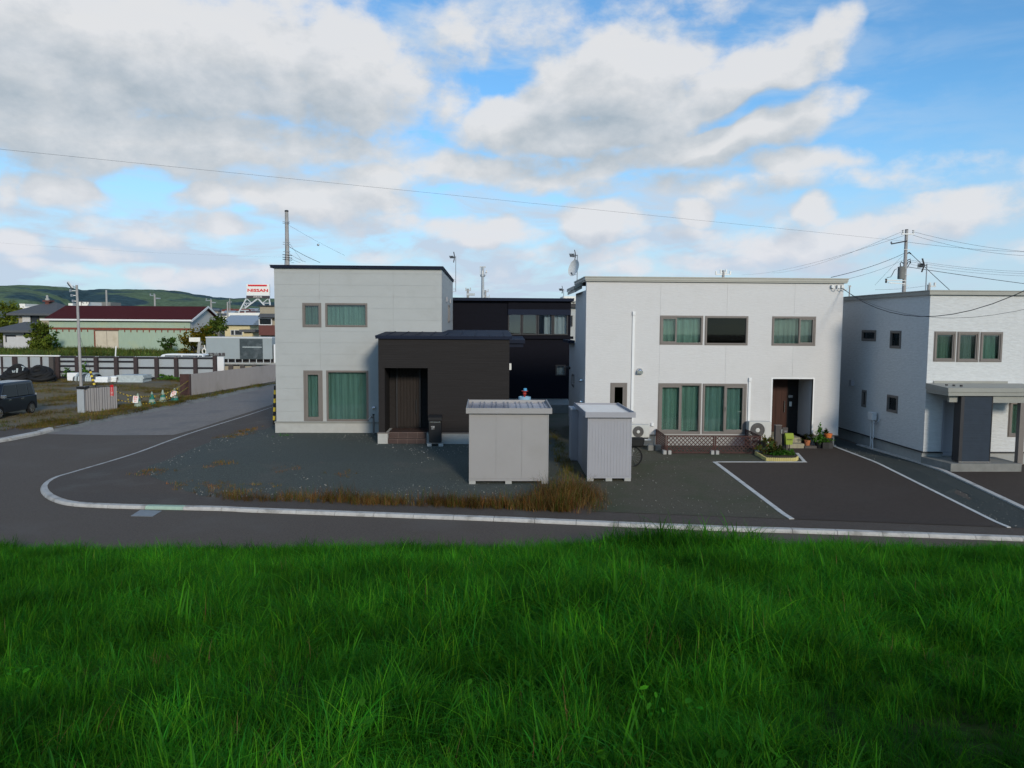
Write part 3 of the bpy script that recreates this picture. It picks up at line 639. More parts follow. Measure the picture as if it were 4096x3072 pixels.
def clumpmesh(name, cx, cy, rx, ry, zf=gz):
    vs = []; fs = []; D = []; Z = []; n = 14
    for i in range(n + 1):
        for j in range(n + 1):
            a, b = i / n * 2 - 1, j / n * 2 - 1; x, y = cx + a * rx, cy + b * ry; vs.append((x, y, zf(x, y))); r = math.hypot(a, b); D.append(clamp(1.3 - r * 1.3)); Z.append(clamp(1.55 - .9 * r + .4 * fb(x, y, 1.5)))
    for i in range(n):
        for j in range(n): a = i * (n + 1) + j; fs.append((a, a + 1, a + n + 2, a + n + 1))
    me = bpy.data.meshes.new(name); me.from_pydata(vs, [], fs)
    for k, v in (('dens', D), ('size', Z)): at = me.attributes.new(k, 'FLOAT', 'POINT'); at.data.foreach_set('value', v)
    return me
p = GP((2270, 2000))
scatter('dry_grass', clumpmesh('dry_grass', p.x, p.y, 1.25, 1.5), [bladeclump(18, .22, .7, .16, .008, 1.2, DC, 90 + k, M['dry_leaf'], 4, .1) for k in range(3)], 80, .6, 1.3, 6, 'tall tangled clump of brown dry grass at the corner of the large shed', 'dry grass')
scatter('dry_grass', clumpmesh('dry_grass', p.x, p.y, 1.0, 1.3), [bladeclump(5, .5, .95, .2, .006, 1.0, [(1.6, 1.5, 1.1), (1.3, 1.2, .8)], 95 + k, M['dry_leaf'], 4, .2) for k in range(2)], 22, .7, 1.1, 16, 'tall pale seed straws standing out of the brown grass clump', 'dry grass')
p0, p1 = GP((2210, 1750)), GP((2260, 1930))
me = strip_mesh('dry_grass', [(2205, 1720), (2225, 1790), (2262, 1900), (2290, 1960)], .22, .3, {'dens': lambda u, v, x, y: 1 - abs(v - .5), 'size': lambda u, v, x, y: .5 + .5 * u})
scatter('dry_grass', me, [bladeclump(16, .12, .4, .1, .008, .9, [(.5, .9, .25), (.9, .9, .5), (.4, .7, .2)], 100 + k, M['dry_leaf']) for k in range(2)], 30, .7, 1.2, 12, 'yellow green grass growing in the gap between the two sheds', 'dry grass')
lowd = [bladeclump(14, .04, .12, .12, .008, 1., [(1.3, 1., .6), (1.1, .8, .5), (1.2, .9, .5), (.5, .8, .25)], 110 + k, M['dry_leaf']) for k in range(2)]
def spots(name, pts, label, zfun=gz, dens=45, src=lowd, seed=1):
    vs = []; fs = []; D = []; Z = []
    for x, y, rx, ry in pts:
        n = 8; o_ = len(vs)
        for i in range(n + 1):
            for j in range(n + 1):
                a, b = i / n * 2 - 1, j / n * 2 - 1; X, Y = x + a * rx, y + b * ry; vs.append((X, Y, zfun(X, Y))); D.append(clamp(1.2 - 1.2 * math.hypot(a, b) + .5 * fb(X, Y, 2))); Z.append(1. + .5 * fb(X, Y, 1.1))
        for i in range(n):
            for j in range(n): q_ = o_ + i * (n + 1) + j; fs.append((q_, q_ + 1, q_ + n + 2, q_ + n + 1))
    me = bpy.data.meshes.new(name); me.from_pydata(vs, [], fs)
    for k, v in (('dens', D), ('size', Z)): at = me.attributes.new(k, 'FLOAT', 'POINT'); at.data.foreach_set('value', v)
    return scatter(name, me, src, dens, .7, 1.3, seed, label, 'dry grass')
sp = []
for c, x, y, rx, ry in (('a', 1160, 590, .55, .5), ('a', 1270, 585, .7, .5), ('a', 1780, 515, .7, .5), ('a', 1800, 690, .9, .35), ('a', 1950, 740, 1., .35), ('a', 1560, 690, 1., .5), ('b', 290, 560, .5, .5), ('b', 740, 600, .6, .5), ('a', 1880, 290, .8, 1.), ('a', 1990, 245, .6, 1.), ('b', 60, 690, .8, .3)):
    q = GP(S(c, x, y)); sp.append((q.x, q.y, rx, ry))
spots('dry_grass', sp, 'small rusty tufts dotted over the grey green gravel plot', seed=2)
q = GP(S('b', 250, 290)); spots('grass_tuft', [(q.x, q.y, .35, .3)], 'tiny green tuft at the foot of the left white house', src=[bladeclump(14, .04, .1, .1, .008, 1., [(1, 1, 1)], 5, M['grass_leaf'])], dens=80)
# weeds and rough grass of the left-hand lot
zl = const(LEFTZ)
sp = []
rnd = random.Random(5)
for k in range(85):
    y = rnd.uniform(36, 66); x = -.62 * y + rnd.uniform(1, 12 + (y - 36) * .12); x = min(x, -20.6 + (y - 38) * .11)
    sp.append((x, y, rnd.uniform(.6, 1.8), rnd.uniform(.8, 2.2)))
spots('dry_grass', sp, 'patchy brown grass of the empty lot behind the cones', zl, 20, [bladeclump(14, .05, .16, .22, .014, 1., [(.8, .78, .6), (.7, .62, .45), (1., 1., .8), (.32, .65, .25), (.36, .65, .25)], 120 + k, M['dry_leaf']) for k in range(2)], 9)
sp = [(-19.75 + (y - 36) * .095, y, .25, .9) for y in range(37, 75, 1)] + [(-20.4 + (y - 38) * .115, y, .5, .8) for y in range(45, 62, 1)] + [(-22.3, 36, .7, .5), (-21.6, 38.5, .6, .7), (-23, 37.4, .7, .6), (-20.9, 40, .3, .8), (-22, 34.6, .8, .35), (-24, 33.8, 1, .4)]
spots('kerb_weeds', sp, 'ragged weeds along the far kerb and the foot of the long corrugated fence', zl, 22, [bladeclump(14, .06, .22, .16, .014, 1., [(.28, .7, .25), (.45, .75, .4), (.75, .75, .5)], 130 + k, M['dry_leaf']) for k in range(2)], 10)
sp = [(rnd.uniform(-75, -33), rnd.uniform(84, 106), rnd.uniform(2, 5), rnd.uniform(2, 4)) for k in range(75)]
patch('field', [(-140, 80.5), (-33.5, 80.5), (-31, 90), (-29, 132), (-140, 132)], M['soil'], 0, lambda x, y: LEFTZ + .82 * clamp((y - 80.5) / 5) - (.3 if y < 80.6 else 0), 2)
spots('field_grass', sp, 'rough green and tawny grass in front of the green barn', const(LEFTZ + .8), 5, [bladeclump(26, .3, .8, .7, .06, 1., [(1, 1.1, .8), (1.5, 1.25, .9), (2., 1.4, 1.), (.8, 1., .7)], 140 + k, M['shrub_leaf']) for k in range(2)], 11)
# loose stones
def quadmesh(name, poly, dens):
    me = bpy.data.meshes.new(name); bm = bmesh.new(); bm.faces.new([bm.verts.new((p[0], p[1], 0)) for p in poly]); bmesh.ops.triangulate(bm, faces=bm.faces[:])
    for it in range(5): bmesh.ops.subdivide_edges(bm, edges=[e for e in bm.edges if e.calc_length() > 1.2], cuts=1)
    for v in bm.verts: v.co.z = gz(v.co.x, v.co.y) + .012
    bm.to_mesh(me); bm.free()
    for k in ('dens', 'size'):
        at = me.attributes.new(k, 'FLOAT', 'POINT'); at.data.foreach_set('value', [dens(v.co.x, v.co.y) if k == 'dens' else 1. for v in me.vertices])
    return me
scatter('gravel', quadmesh('gravel', gl + [Vector((2.4, 24)), Vector((2.3, 31)), Vector((-9, 32))], lambda x, y: clamp(.35 + 1.5 * fb(x, y, .5, 2) + 1.3 * clamp(1 - (y - yk(x) - 1.6) / 1.3), .05, 2)), [pebbles(k) for k in range(4)], 22, .5, 1.3, 3, 'loose pale stones lying on the gravel plot', 'gravel', 3)
scatter('gravel', quadmesh('gravel', [a0, a1, a2, Vector((11, 28)), Vector((2.6, 28))], lambda x, y: clamp(.25 + 1.2 * fb(x, y, .6, 4) + .9 * clamp(1 - (y - yk(x) - 1.6) / 1.2), .03, 2)), [pebbles(k + 5) for k in range(3)], 10, .4, 1.1, 4, 'loose pale chips lying on the olive yard of the middle house', 'gravel', 3)
scatter('gravel', quadmesh('gravel', [d1, c3, c1, c2, Vector((14, 28)), d2], lambda x, y: 1.2 + .8 * fb(x, y, 1.)), [pebbles(k + 9) for k in range(3)], 14, .5, 1.2, 6, 'loose pale stones on the narrow dark gravel strip between the driveways', 'gravel', 3)
# ------------------------------------------------------------------ window builder
def curtain(parent, m, u0, u1, z0, z1, d, mat, seed, gap=None):
    rnd = random.Random(seed); mb = MB(); n = max(10, int((u1 - u0) / .022)); ph = rnd.uniform(0, 6); f = rnd.uniform(34, 46); vs = []; fs = []
    for i in range(n + 1):
        u = u0 + (u1 - u0) * i / n; w = .034 * math.sin(u * f * .75 + ph + 1.3 * math.sin(u * 7 + ph)) + .01 * math.sin(u * 17 + ph * 2)
        zb = z0 + .02 + (.05 * max(0, math.sin((u - u0) / (u1 - u0) * 9)) if gap else 0)
        vs += [m(u, d + w, zb), m(u, d + w * .6, z1)]
    for i in range(n): fs.append((2 * i, 2 * i + 2, 2 * i + 3, 2 * i + 1))
    mb.add(vs, fs); return mb.build('curtain', mat, parent, smooth=True)
def window(parent, m, u0, u1, z0, z1, sashes=None, fr=.05, dark=False, cur='curtain', seed=1, prow=.03, handle=None, gap=None):
    """sashes: list of (fraction end, sash frame width)"""
    sashes = sashes or [(1., .02)]; mb = MB(); e = .028                  # outer flange, then the frame
    mb.holes(u0 - e, u1 + e, z0 - e, z1 + e, [(u0, u1, z0, z1)], -.012, .02, m); mb.holes(u0, u1, z0, z1, [(u0 + fr, u1 - fr, z0 + fr, z1 - fr)], -prow, .12, m)
    w = mb.build('window', M['taupe_frame'], parent); last = u0
    for k, (f, sw) in enumerate(sashes):
        a, b = last + (fr if k == 0 else .0), (u0 + (u1 - u0) * f) - (fr if k == len(sashes) - 1 else 0); last = u0 + (u1 - u0) * f
        s = MB(); s.holes(a + .003, b - .003, z0 + fr + .003, z1 - fr - .003, [(a + sw, b - sw, z0 + fr + sw, z1 - fr - sw)], -prow + .014 + .012 * (sw < .05), .07, m)
        if handle == k: c = a + sw * .5; s.box(c - .012, c + .012, -prow - .03, -prow + .02, (z0 + z1) / 2 - .07, (z0 + z1) / 2 + .07, m)
        s.build('sash', M['taupe_frame'], w)
        g = MB(); g.box(a + sw - .006, b - sw + .006, .03, .036, z0 + fr + sw - .006, z1 - fr - sw + .006, m); g.build('pane', M['glass_dark' if dark else 'glass'], w)
    if not dark: curtain(w, m, u0 + fr * .5, u1 - fr * .5, z0 + fr * .5, z1 - fr * .3, .17, M[cur], seed, gap)
    return w
def siding(parent, name, m, u0, u1, z0, z1, hs, us, zs, mat, th=.014, gap=.0045):
    for i in range(len(us) - 1):
        for j in range(len(zs) - 1):
            a, b, c, d = us[i] + gap / 2, us[i + 1] - gap / 2, zs[j] + gap / 2, zs[j + 1] - gap / 2
            spans = [(a, b)]
            for h in hs:                                                # a window as tall as the course cuts it in two
                if h[2] <= c + .01 and h[3] >= d - .01: spans = [t for p, q in spans for t in ((p, min(q, h[0])), (max(p, h[1]), q)) if t[1] - t[0] > .02]
            for p, q in spans:
                mb = MB(); mb.holes(p, q, c, d, [h for h in hs if h[0] < q and h[1] > p and h[2] < d and h[3] > c], -th, -.001, m)
                if mb.f: mb.build(name, mat, parent)
def steps_(a, b, s):
    out = [a]
    while out[-1] + s < b - .05: out.append(out[-1] + s)
    return out + [b]
# ------------------------------------------------------------------ white corner house with the brown entrance wing
YL, YA = 32.07, 29.13
h = thing('white_house', 'pale two storey white house with dark navy roof edge and a low brown entrance wing', 'house', (-5.4, YL, 0))
HX0, HX1, HZ = -8.78, -1.98, 6.84
holesL = [rect('C', YL, *r) for r in ((336, 444, 484, 636), (526, 445, 866, 635), (345, 1004, 497, 1414), (534, 1004, 876, 1415))]
w = MB(); w.holes(HX0, HX1, .42, HZ, [(a + .01, b - .01, c + .01, d - .01) for a, b, c, d in holesL], 0, .16, front(YL))
rw = atX(S('C', 1537, 458), HX1), atX(S('C', 1547, 598), HX1); rh = (rw[0].y, rw[1].y + .05, rw[1].z, rw[0].z)
w.holes(YL + .16, 41.6, .42, HZ, [], 0, .16, sideR(HX1)); w.holes(YL + .16, 41.6, .42, HZ, [], 0, .16, sideL(HX0)); w.box(HX0 + .16, HX1 - .16, 41.44, 41.6, .42, HZ); w.box(HX0 + .16, HX1 - .16, YL + .16, 41.44, HZ - .2, HZ - .02)
wl = w.build('wall', M['siding_white'], h)
for a_, b_ in ((HX0 + .2, HX1 - .2),):
    MB().box(a_, b_, YL + 1.6, YL + 1.65, .4, 6.5).box(a_, b_, YL + .2, YL + 1.6, 3.5, 3.6).build('room_partition', M['interior'], h)
siding(wl, 'siding_panel', front(YL), HX0, HX1, .42, HZ, holesL, [HX0, -6.95, -3.95, HX1], steps_(.42, HZ, .472), M['siding_white'])
siding(wl, 'siding_panel', sideR(HX1), YL, 41.6, .42, HZ, [], [YL, 35.1, 38.1, 41.6], steps_(.42, HZ, .472), M['siding_white'])
window(h, front(YL - .014), *holesL[0], [(1, .03)], .055, seed=1, cur='curtain_sage')
window(h, front(YL - .014), *holesL[1], [(1, .012)], .045, seed=2)
window(h, front(YL - .014), *holesL[2], [(1, .1)], .05, seed=3, cur='curtain_pale', handle=0)
window(h, front(YL - .014), *holesL[3], [(1, .012)], .045, seed=4, cur='curtain_pale')
window(h, sideR(HX1 + .014), *rh, [(1, .01)], .05, seed=5, dark=True)
f = MB(); f.box(HX0 - .04, -4.2, YL - .06, YL + .02, .0, .41).box(HX0 - .04, HX0 + .1, YL + .02, 41.6, 0, .41).box(HX1 - .1, HX1 + .04, YL + .3, 41.6, 0, .41); f.build('foundation', M['foundation'], h)
MB().box(HX0 - .06, -4.2, YL - .09, YL - .016, .412, .47).box(HX0 - .06, HX0 - .016, YL - .016, 41.6, .412, .47).build('base_flashing', M['grey_metal'], h)
rf = MB(); rf.box(HX0 - .14, HX1 + .08, YL - .16, 41.75, HZ + .002, HZ + .03).holes(HX0 - .12, HX1 + .06, YL - .14, 41.73, [(HX0 - .09, HX1 + .03, YL - .11, 41.7)], HZ - .085, HZ, lambda u, d, z: (u, z, d)); rf.build('roof', M['navy_metal'], h)
for x, y in ((1524, 410), (1553, 425)):
    q = atX(S('C', x, y), HX1); MB().box(q.x + .02, q.x + .07, q.y - .2, q.y + .2, q.z - .11, q.z + .11).build('vent_cover', M['shed_grey'], h)
x0, x1, z0, z1 = rect('C', YL, 912, 1298, 934, 1318); MB().prism([(YL - .015, z0), (YL - .09, z0), (YL - .09, z0 + .05), (YL - .05, z1), (YL - .015, z1)], x0, x1, 'X').build('vent_hood', M['chrome'], h)
# brown wing
AX0, AX1, AZ = -4.16, .75, 4.0
dx0, dx1, dz0, dz1 = rect('C', YA, 1013, 978, 1372, 1510)
dz0 = .43
w = MB(); w.holes(AX0, AX1, .43, AZ, [(dx0, dx1, .3, dz1)], 0, .16, front(YA)); w.box(AX0, AX0 + .16, YA + .16, YL - .02, .43, AZ).box(AX1 - .16, AX1, YA + .16, 36.2, .43, AZ).box(-1.9, AX1 - .16, 36.04, 36.2, .43, AZ)
bw = w.build('wing_wall', M['siding_brown'], h, label='dark brown wing wall with fine horizontal grooves')
DY = YA + 1.35
r_ = MB(); r_.box(dx0 - .06, dx0 - .001, YA + .165, DY + .2, .3, dz1 + .05).box(dx1 + .001, dx1 + .06, YA + .165, DY + .2, .3, dz1 + .05).box(dx0, dx1, YA + .165, DY + .2, dz1 + .001, dz1 + .06).box(dx0, dx1, DY + .08, DY + .14, .3, dz1); r_.build('porch_wall', M['siding_brown'], h)
a = MB(); a.box(dx0 - .03, dx1 + .03, YA - .03, YA - .002, dz1 - .0, dz1 + .07); a.build('porch_trim', M['siding_brown'], h)
px0 = atY(S('C', 1110, 1200), DY).x; px1 = atY(S('C', 1312, 1200), DY).x
dr = MB(); np_ = 7
for k in range(np_):
    a_, b_ = px0 + .05 + (px1 - px0 - .1) * k / np_, px0 + .05 + (px1 - px0 - .1) * (k + 1) / np_; dr.box(a_ + .006, b_ - .006, DY + .0 + .006 * (k % 2), DY + .06, .47, dz1 - .07)
dr.box(px0 + .05, px1 - .05, DY + .04, DY + .075, .465, dz1 - .065); do = dr.build('door', M['door_wood'], h)
MB().box(px0, px0 + .05, DY - .02, DY + .08, .44, dz1 - .002).box(px1 - .05, px1, DY - .02, DY + .08, .44, dz1 - .002).box(px0 + .05, px1 - .05, DY - .02, DY + .08, dz1 - .06, dz1 - .003).build('door_frame', M['dark_trim'], h)
MB().box(px1 - .19, px1 - .14, DY - .06, DY - .02, 1.0, 1.55).box(px1 - .18, px1 - .15, DY - .03, DY + .01, 1.02, 1.06).box(px1 - .18, px1 - .15, DY - .03, DY + .01, 1.5, 1.54).build('handle', M['black_plastic'], do)
q = rect('C', YA + .6, 1346, 1192, 1366, 1220)
MB().box(dx1 - .04, dx1 - .002, YA + .5, YA + .62, q[2], q[3]).build('intercom', M['chrome'], h)
rf = MB(); zr = 4.02
zk = atY(S('C', 1250, 678), YL).z - zr - .06
rf.prism([(YA - .1, zr), (YL - .03, zr + zk), (YL - .03, zr + zk + .06), (YA - .1, zr + .06)], AX0 - .1, AX1 + .1, 'X'); rf.prism([(YL - .03, zr + zk), (36.4, zr + zk + .06), (36.4, zr + zk + .12), (YL - .03, zr + zk + .06)], HX1 + .06, AX1 + .1, 'X')
rf.box(AX0 - .09, AX1 + .09, YA - .09, YA - .05, zr - .06, zr - .002).box(AX0 - .09, AX0 - .05, YA - .05, YL - .1, zr - .06, zr - .002).box(AX1 + .05, AX1 + .09, YA - .05, 36.2, zr - .06, zr - .002)
for k in range(9): x_ = AX0 + .3 + k * .55; rf.prism([(YA - .06, zr + .062), (YL - .1, zr + zk + .058), (YL - .1, zr + zk + .083), (YA - .06, zr + .087)], x_, x_ + .02, 'X')
rf.build('wing_roof', M['navy_metal'], h)
cz0, cz1 = atY(S('D', 800, 805), 33.5).z, atY(S('D', 800, 745), 33.5).z; cx1 = atY(S('D', 815, 770), 33.5).x
MB().box(AX1 + .1, cx1, 33.4, 36, cz0, cz0 + (cz1 - cz0) * .5).prism([(33.3, cz0 + (cz1 - cz0) * .5 + .003), (36, cz0 + (cz1 - cz0) * .5 + .003), (36, cz1 + .12), (33.3, cz1)], AX1 + .1, cx1 + .07, 'X').build('side_canopy', M['navy_metal'], h)
x0, x1, z0, z1 = rect('D', 30.2, 704, 940, 719, 992); MB().box(AX1, AX1 + .1, 30.0, 30.3, z0, z1).build('vent_hood', M['white_plastic'], h)
fx0 = atY(S('C', 1040, 1560), YA).x; fx1 = atY(S('C', 1362, 1560), YA).x
MB().box(AX0 - .03, fx0, YA - .06, YL - .06, 0, .4).build('wing_foundation', M['foundation'], h); MB().box(fx1 + .1, AX1 + .03, YA - .06, YA + .3, 0, .4).box(AX1 - .1, AX1 + .03, YA + .3, 36, 0, .4).build('wing_foundation', M['foundation'], h)
MB().box(AX0 - .05, fx0 + .06, YA - .085, YA - .001, .402, .435).box(fx1 + .05, AX1 + .05, YA - .085, YA - .001, .402, .435).build('wing_flashing', M['taupe_frame'], h)
# tiled entrance steps
st = MB(); st.box(fx0 + .005, fx1, YA - .02, YA + .2, 0, .185).box(fx0 + .005, fx1, YA + .2, DY + .08, 0, .405); sb = st.build('entrance_steps', M['grout'], h)
nt = 4; tw = (fx1 - fx0 - .01) / nt
def tile(x0, x1, y0, y1, z0, z1): MB().box(x0, x1, y0, y1, z0, z1).build('tile', M['tile'], sb)
for k in range(nt):
    a_, b_ = fx0 + .005 + tw * k + .006, fx0 + .005 + tw * (k + 1) - .006
    tile(a_, b_, YA - .032, YA - .021, .012, .178); tile(a_, b_, YA - .02, YA + .185, .186, .196); tile(a_, b_, YA + .188, YA + .199, .205, .396)
    for r in range(4): y_ = YA + .2 + r * .3; tile(a_, b_, y_ + .006, y_ + .294, .406, .416)
MB().box(fx1 + .005, fx1 + .1, YA - .06, YA + .35, 0, .42).build('step_side', M['foundation_grey'], h)
# things at the corner house
t = thing('standpipe', 'slim grey garden standpipe with a chrome tap beside the entrance wing', 'garden tap', (atY(S('C', 922, 1500), YL - .35).x, YL - .35, gz(-4.6, 31.7)))
x = t.location.x; y = t.location.y
MB().box(x - .035, x + .035, y - .035, y + .035, 0, .78).build('post', M['taupe_frame'], t); MB().box(x - .04, x + .04, y - .04, y + .04, .782, .83).build('cap', M['black_plastic'], t)
MB().tube([(x, y - .03, .7), (x - .06, y - .1, .7), (x - .13, y - .16, .68), (x - .17, y - .19, .62)], .022, 8).tube([(x - .06, y - .1, .7), (x - .06, y - .1, .76)], .015, 6).box(x - .1, x - .02, y - .13, y - .07, .76, .775).build('tap', M['chrome'], t)
x0, x1, z0, z1 = rect('C', YA - .45, 1378, 1368, 1490, 1585); yb = YA - .6
t = thing('parcel_box', 'tall black parcel box on two small blocks right of the brown doorway', 'parcel box', ((x0 + x1) / 2, yb, 0))
MB().box(x0 + .02, x1 - .02, yb, yb + .32, .14, z1 - .2).build('body', M['black_plastic'], t, bevel=.01); MB().prism([(yb - .03, z1 - .19), (yb + .33, z1 - .19), (yb + .33, z1), (yb + .1, z1), (yb - .03, z1 - .08)], x0, x1, 'X').build('lid', M['black_plastic'], t)
MB().box(x0 + .05, x1 - .05, yb - .012, yb - .001, z1 - .27, z1 - .235).build('slot', M['chrome'], t)
def text(body, size, mat, mtx, parent=None, name='lettering', ext=.004, bold=0.):
    cu = bpy.data.curves.new(name, 'FONT'); cu.body = body; cu.size = size; cu.align_x = 'CENTER'; cu.align_y = 'CENTER'; cu.extrude = ext; cu.resolution_u = 2; cu.offset = bold
    o = bpy.data.objects.new(name, cu); COL.objects.link(o); bpy.context.view_layer.update()
    me = bpy.data.meshes.new_from_object(o.evaluated_get(bpy.context.evaluated_depsgraph_get())); bpy.data.objects.remove(o); bpy.data.curves.remove(cu)
    me.materials.clear(); me.materials.append(mat); me.transform((WM[parent.name].inverted() if parent else Matrix()) @ mtx)
    o = bpy.data.objects.new(name, me); COL.objects.link(o)
    if parent: o.parent = parent; WM[o.name] = WM[parent.name]
    return o
def facing(loc, sx=1., yaw=0.): return Matrix.Translation(loc) @ Matrix.Rotation(yaw, 4, 'Z') @ Matrix.Rotation(math.pi / 2, 4, 'X') @ Matrix.Diagonal((sx, 1, 1, 1))
text('宅配', .07, M['sign_white'], facing(((x0 + x1) / 2 - .08, yb - .006, .72)), t); text('BOX', .05, M['sign_white'], facing(((x0 + x1) / 2 - .08, yb - .006, .655)), t)
for x_ in (x0 - .04, x1 - .12): MB().box(x_, x_ + .16, yb - .06, yb + .3, -.05, .1).build('foot_block', M['foundation'], t)
MB().box(x0 + .1, x1 - .1, yb + .02, yb + .28, .1, .139).build('stand', M['taupe_frame'], t)
# ------------------------------------------------------------------ black house behind
YB = 42.8
b = thing('black_house', 'black clad house set back between two white houses, with four tall windows', 'house', (0, YB, 0))
bx1 = atY(S('D', 1208, 600), YB).x; bz = atY(S('D', 900, 425), YB).z; bx0 = -7
hb = [rect('D', YB, *r) for r in ((690, 483, 800, 706), (806, 483, 930, 706), (936, 483, 1058, 706), (1064, 483, 1184, 706))]; hb.append(rect('D', YB, 1083, 953, 1167, 1042))
w = MB(); w.holes(bx0, bx1, .45, bz, hb, 0, .16, front(YB)); w.box(bx1 - .16, bx1, YB + .16, 52, .45, bz).box(bx0, bx1 - .16, 51.8, 52, .45, bz).box(bx0, bx1 - .16, YB + .16, 51.8, bz - .3, bz - .1); w.build('wall', M['siding_black'], b)
MB().box(bx0, bx1 - .16, YB + 1.9, YB + 1.95, .5, bz - .3).build('room_partition', M['interior'], b)
rx1 = atY(S('D', 1232, 420), YB - .1).x
MB().box(bx0 - .1, rx1, YB - .35, 52.2, bz + .002, bz + .16).box(atY(S('D', 690, 450), YB).x, bx1, YB - .12, YB - .015, bz - .75, bz - .45).build('roof', M['navy_metal'], b)
MB().box(atY(S('D', 690, 450), YB).x, bx1, YB - .1, YB - .013, bz - .449, bz - .003).build('fascia_panel', M['siding_black'], b)
MB().box(hb[0][0], hb[3][1] + .3, YB - .13, YB - .02, hb[0][2] - .2, hb[0][2] - .05).build('window_ledge', M['siding_black'], b)
for k, r in enumerate(hb):
    mm = front(YB - .002); mb = MB(); mb.holes(*r, [(r[0] + .07, r[1] - .07, r[2] + .06, r[3] - .06)], -.05, .1, mm); wn = mb.build('window', M['dark_trim'], b)
    MB().box(r[0] + .06, r[1] - .06, .02, .03, r[2] + .05, r[3] - .05, mm).build('pane', M['glass_clear'], wn)
    if k in (2, 3, 4):
        a_ = (r[0] + (r[1] - r[0]) * (.45, .05, .05)[k - 2]); curtain(wn, mm, a_, r[1] - .05, r[2], r[3], .2, M['wall_pale'], k)
MB().box(bx0, bx1 - .05, YB + .03, YB + .2, 0, .445).build('foundation', M['concrete_dark'], b)
tx0, tx1, tz0, tz1 = rect('D', 39.5, 1030, 1285, 1200, 1340)
MB().box(tx0 - 2, tx1 + .2, 39.5, YB, 0, tz1).build('terrace', M['concrete_dark'], b)
# toy figure on a pale round table seen over the shed
ty = 27.2; q = atY(S('k', 870, 640), ty)
t = thing('water_table', 'blue capped red toy spinner on a pale blue round play table behind the large shed', 'play table', (q.x, ty, 0))
x, y = q.x, ty; s_ = ty / 3100 / 8.848 * 4096 / 4096
tz = atY(S('k', 870, 590), ty).z; k_ = ty / FPX / 8.848
MB().lathe([(.16 * 3.2 * .45, tz - .12), (220 * k_, tz - .1), (220 * k_, tz), (200 * k_, tz + .004), (190 * k_, tz - .04)], (x, y, 0), 18).build('table_top', M['toy_pale'], t)
for an in (0, 2.1, 4.2): MB().tube([(x + .16 * math.cos(an), y + .16 * math.sin(an), 0), (x + .14 * math.cos(an), y + .14 * math.sin(an), tz - .1)], .02, 6).build('leg', M['toy_pale'], t)
MB().lathe([(25 * k_, tz - .04), (30 * k_, tz + 40 * k_), (70 * k_, tz + 100 * k_), (50 * k_, tz + 150 * k_), (115 * k_, tz + 190 * k_), (125 * k_, tz + 210 * k_), (60 * k_, tz + 212 * k_)], (x, y, 0), 16).build('spinner', M['toy_red'], t)
MB().lathe([(66 * k_, tz + 213 * k_), (58 * k_, tz + 290 * k_), (45 * k_, tz + 300 * k_)], (x + 20 * k_, y, 0), 14).build('cap', M['toy_blue'], t)
# ------------------------------------------------------------------ bright white house in the middle
YM = 28.75
h = thing('white_house', 'bright white two storey house with tan framed windows and a recessed doorway, centre right', 'house', (8.4, YM, 0))
MX0, MX1, MZ = 3.57, 13.2, 6.16
hm = [rect('E', YM, *r) for r in ((632, 488, 934, 694), (964, 491, 1266, 698), (1459, 494, 1764, 701), (619, 987, 918, 1351), (947, 990, 1251, 1351), (266, 984, 375, 1215))]
ent = rect('E', YM, 1458, 950, 1742, 1362); ent = (ent[0], ent[1], .3, ent[3])
w = MB(); w.holes(MX0, MX1, .43, MZ, [(a + .01, b - .01, c + .01, d - .01) for a, b, c, d in hm] + [ent], 0, .16, front(YM))
yc = atX(S('D', 1247, 700), MX0).y; zc = atX(S('D', 1247, 775), MX0).z; yd = atX(S('D', 1195, 1000), MX0).y
side_h = []
p_, q_ = atX(S('D', 1222, 1030), MX0), atX(S('D', 1238, 1135), MX0); side_h = [(q_.y, p_.y, q_.z, p_.z)]
w.holes(YM + .16, yc, .43, MZ - .35, side_h, 0, .16, sideL(MX0)); w.box(MX0, MX0 + .16, yc + .001, yd, .43, zc)
w.box(MX1 - .16, MX1, YM + .16, yc, .43, MZ).box(MX0 + .16, MX1 - .16, yc - .16, yc, .43, MZ - .35).box(MX0 + .16, MX1 - .16, yd - .16, yd, .43, zc).box(MX0 + .16, MX1 - .16, yc + .001, yd - .16, zc - .1, zc).box(MX0 + .16, MX1 - .16, YM + .16, yc - .16, MZ - .4, MZ - .36)
wl = w.build('wall', M['siding_bright'], h)
MB().box(MX0 + .2, MX1 - .2, YM + 2.0, YM + 2.05, .4, 5.7).box(MX0 + .2, MX1 - .2, YM + .2, YM + 2.0, 2.98, 3.1).build('room_partition', M['interior'], h)
us_ = [MX0] + [atY(S('E', x, 800), YM).x for x in (622, 1110, 1605)] + [MX1]
siding(wl, 'siding_panel', front(YM), MX0, MX1, .43, MZ, hm + [ent], us_, [.43, MZ], M['siding_bright'], .015, .0045)
window(h, front(YM - .015), *hm[0], [(.385, .05), (1, .012)], .045, seed=11)
window(h, front(YM - .015), *hm[1], [(1, .012)], .045, dark=True)
window(h, front(YM - .015), *hm[2], [(.625, .012), (1, .05)], .045, seed=12, cur='curtain_grey')
window(h, front(YM - .015), *hm[3], [(.54, .085), (1, .02)], .045, seed=13, gap=1)
window(h, front(YM - .015), *hm[4], [(.5, .02), (1, .085)], .045, seed=14, handle=1, cur='curtain_pale')
window(h, front(YM - .015), *hm[5], [(1, .085)], .05, dark=True)
window(h, sideL(MX0 - .002), *side_h[0], [(1, .02)], .04, dark=True)
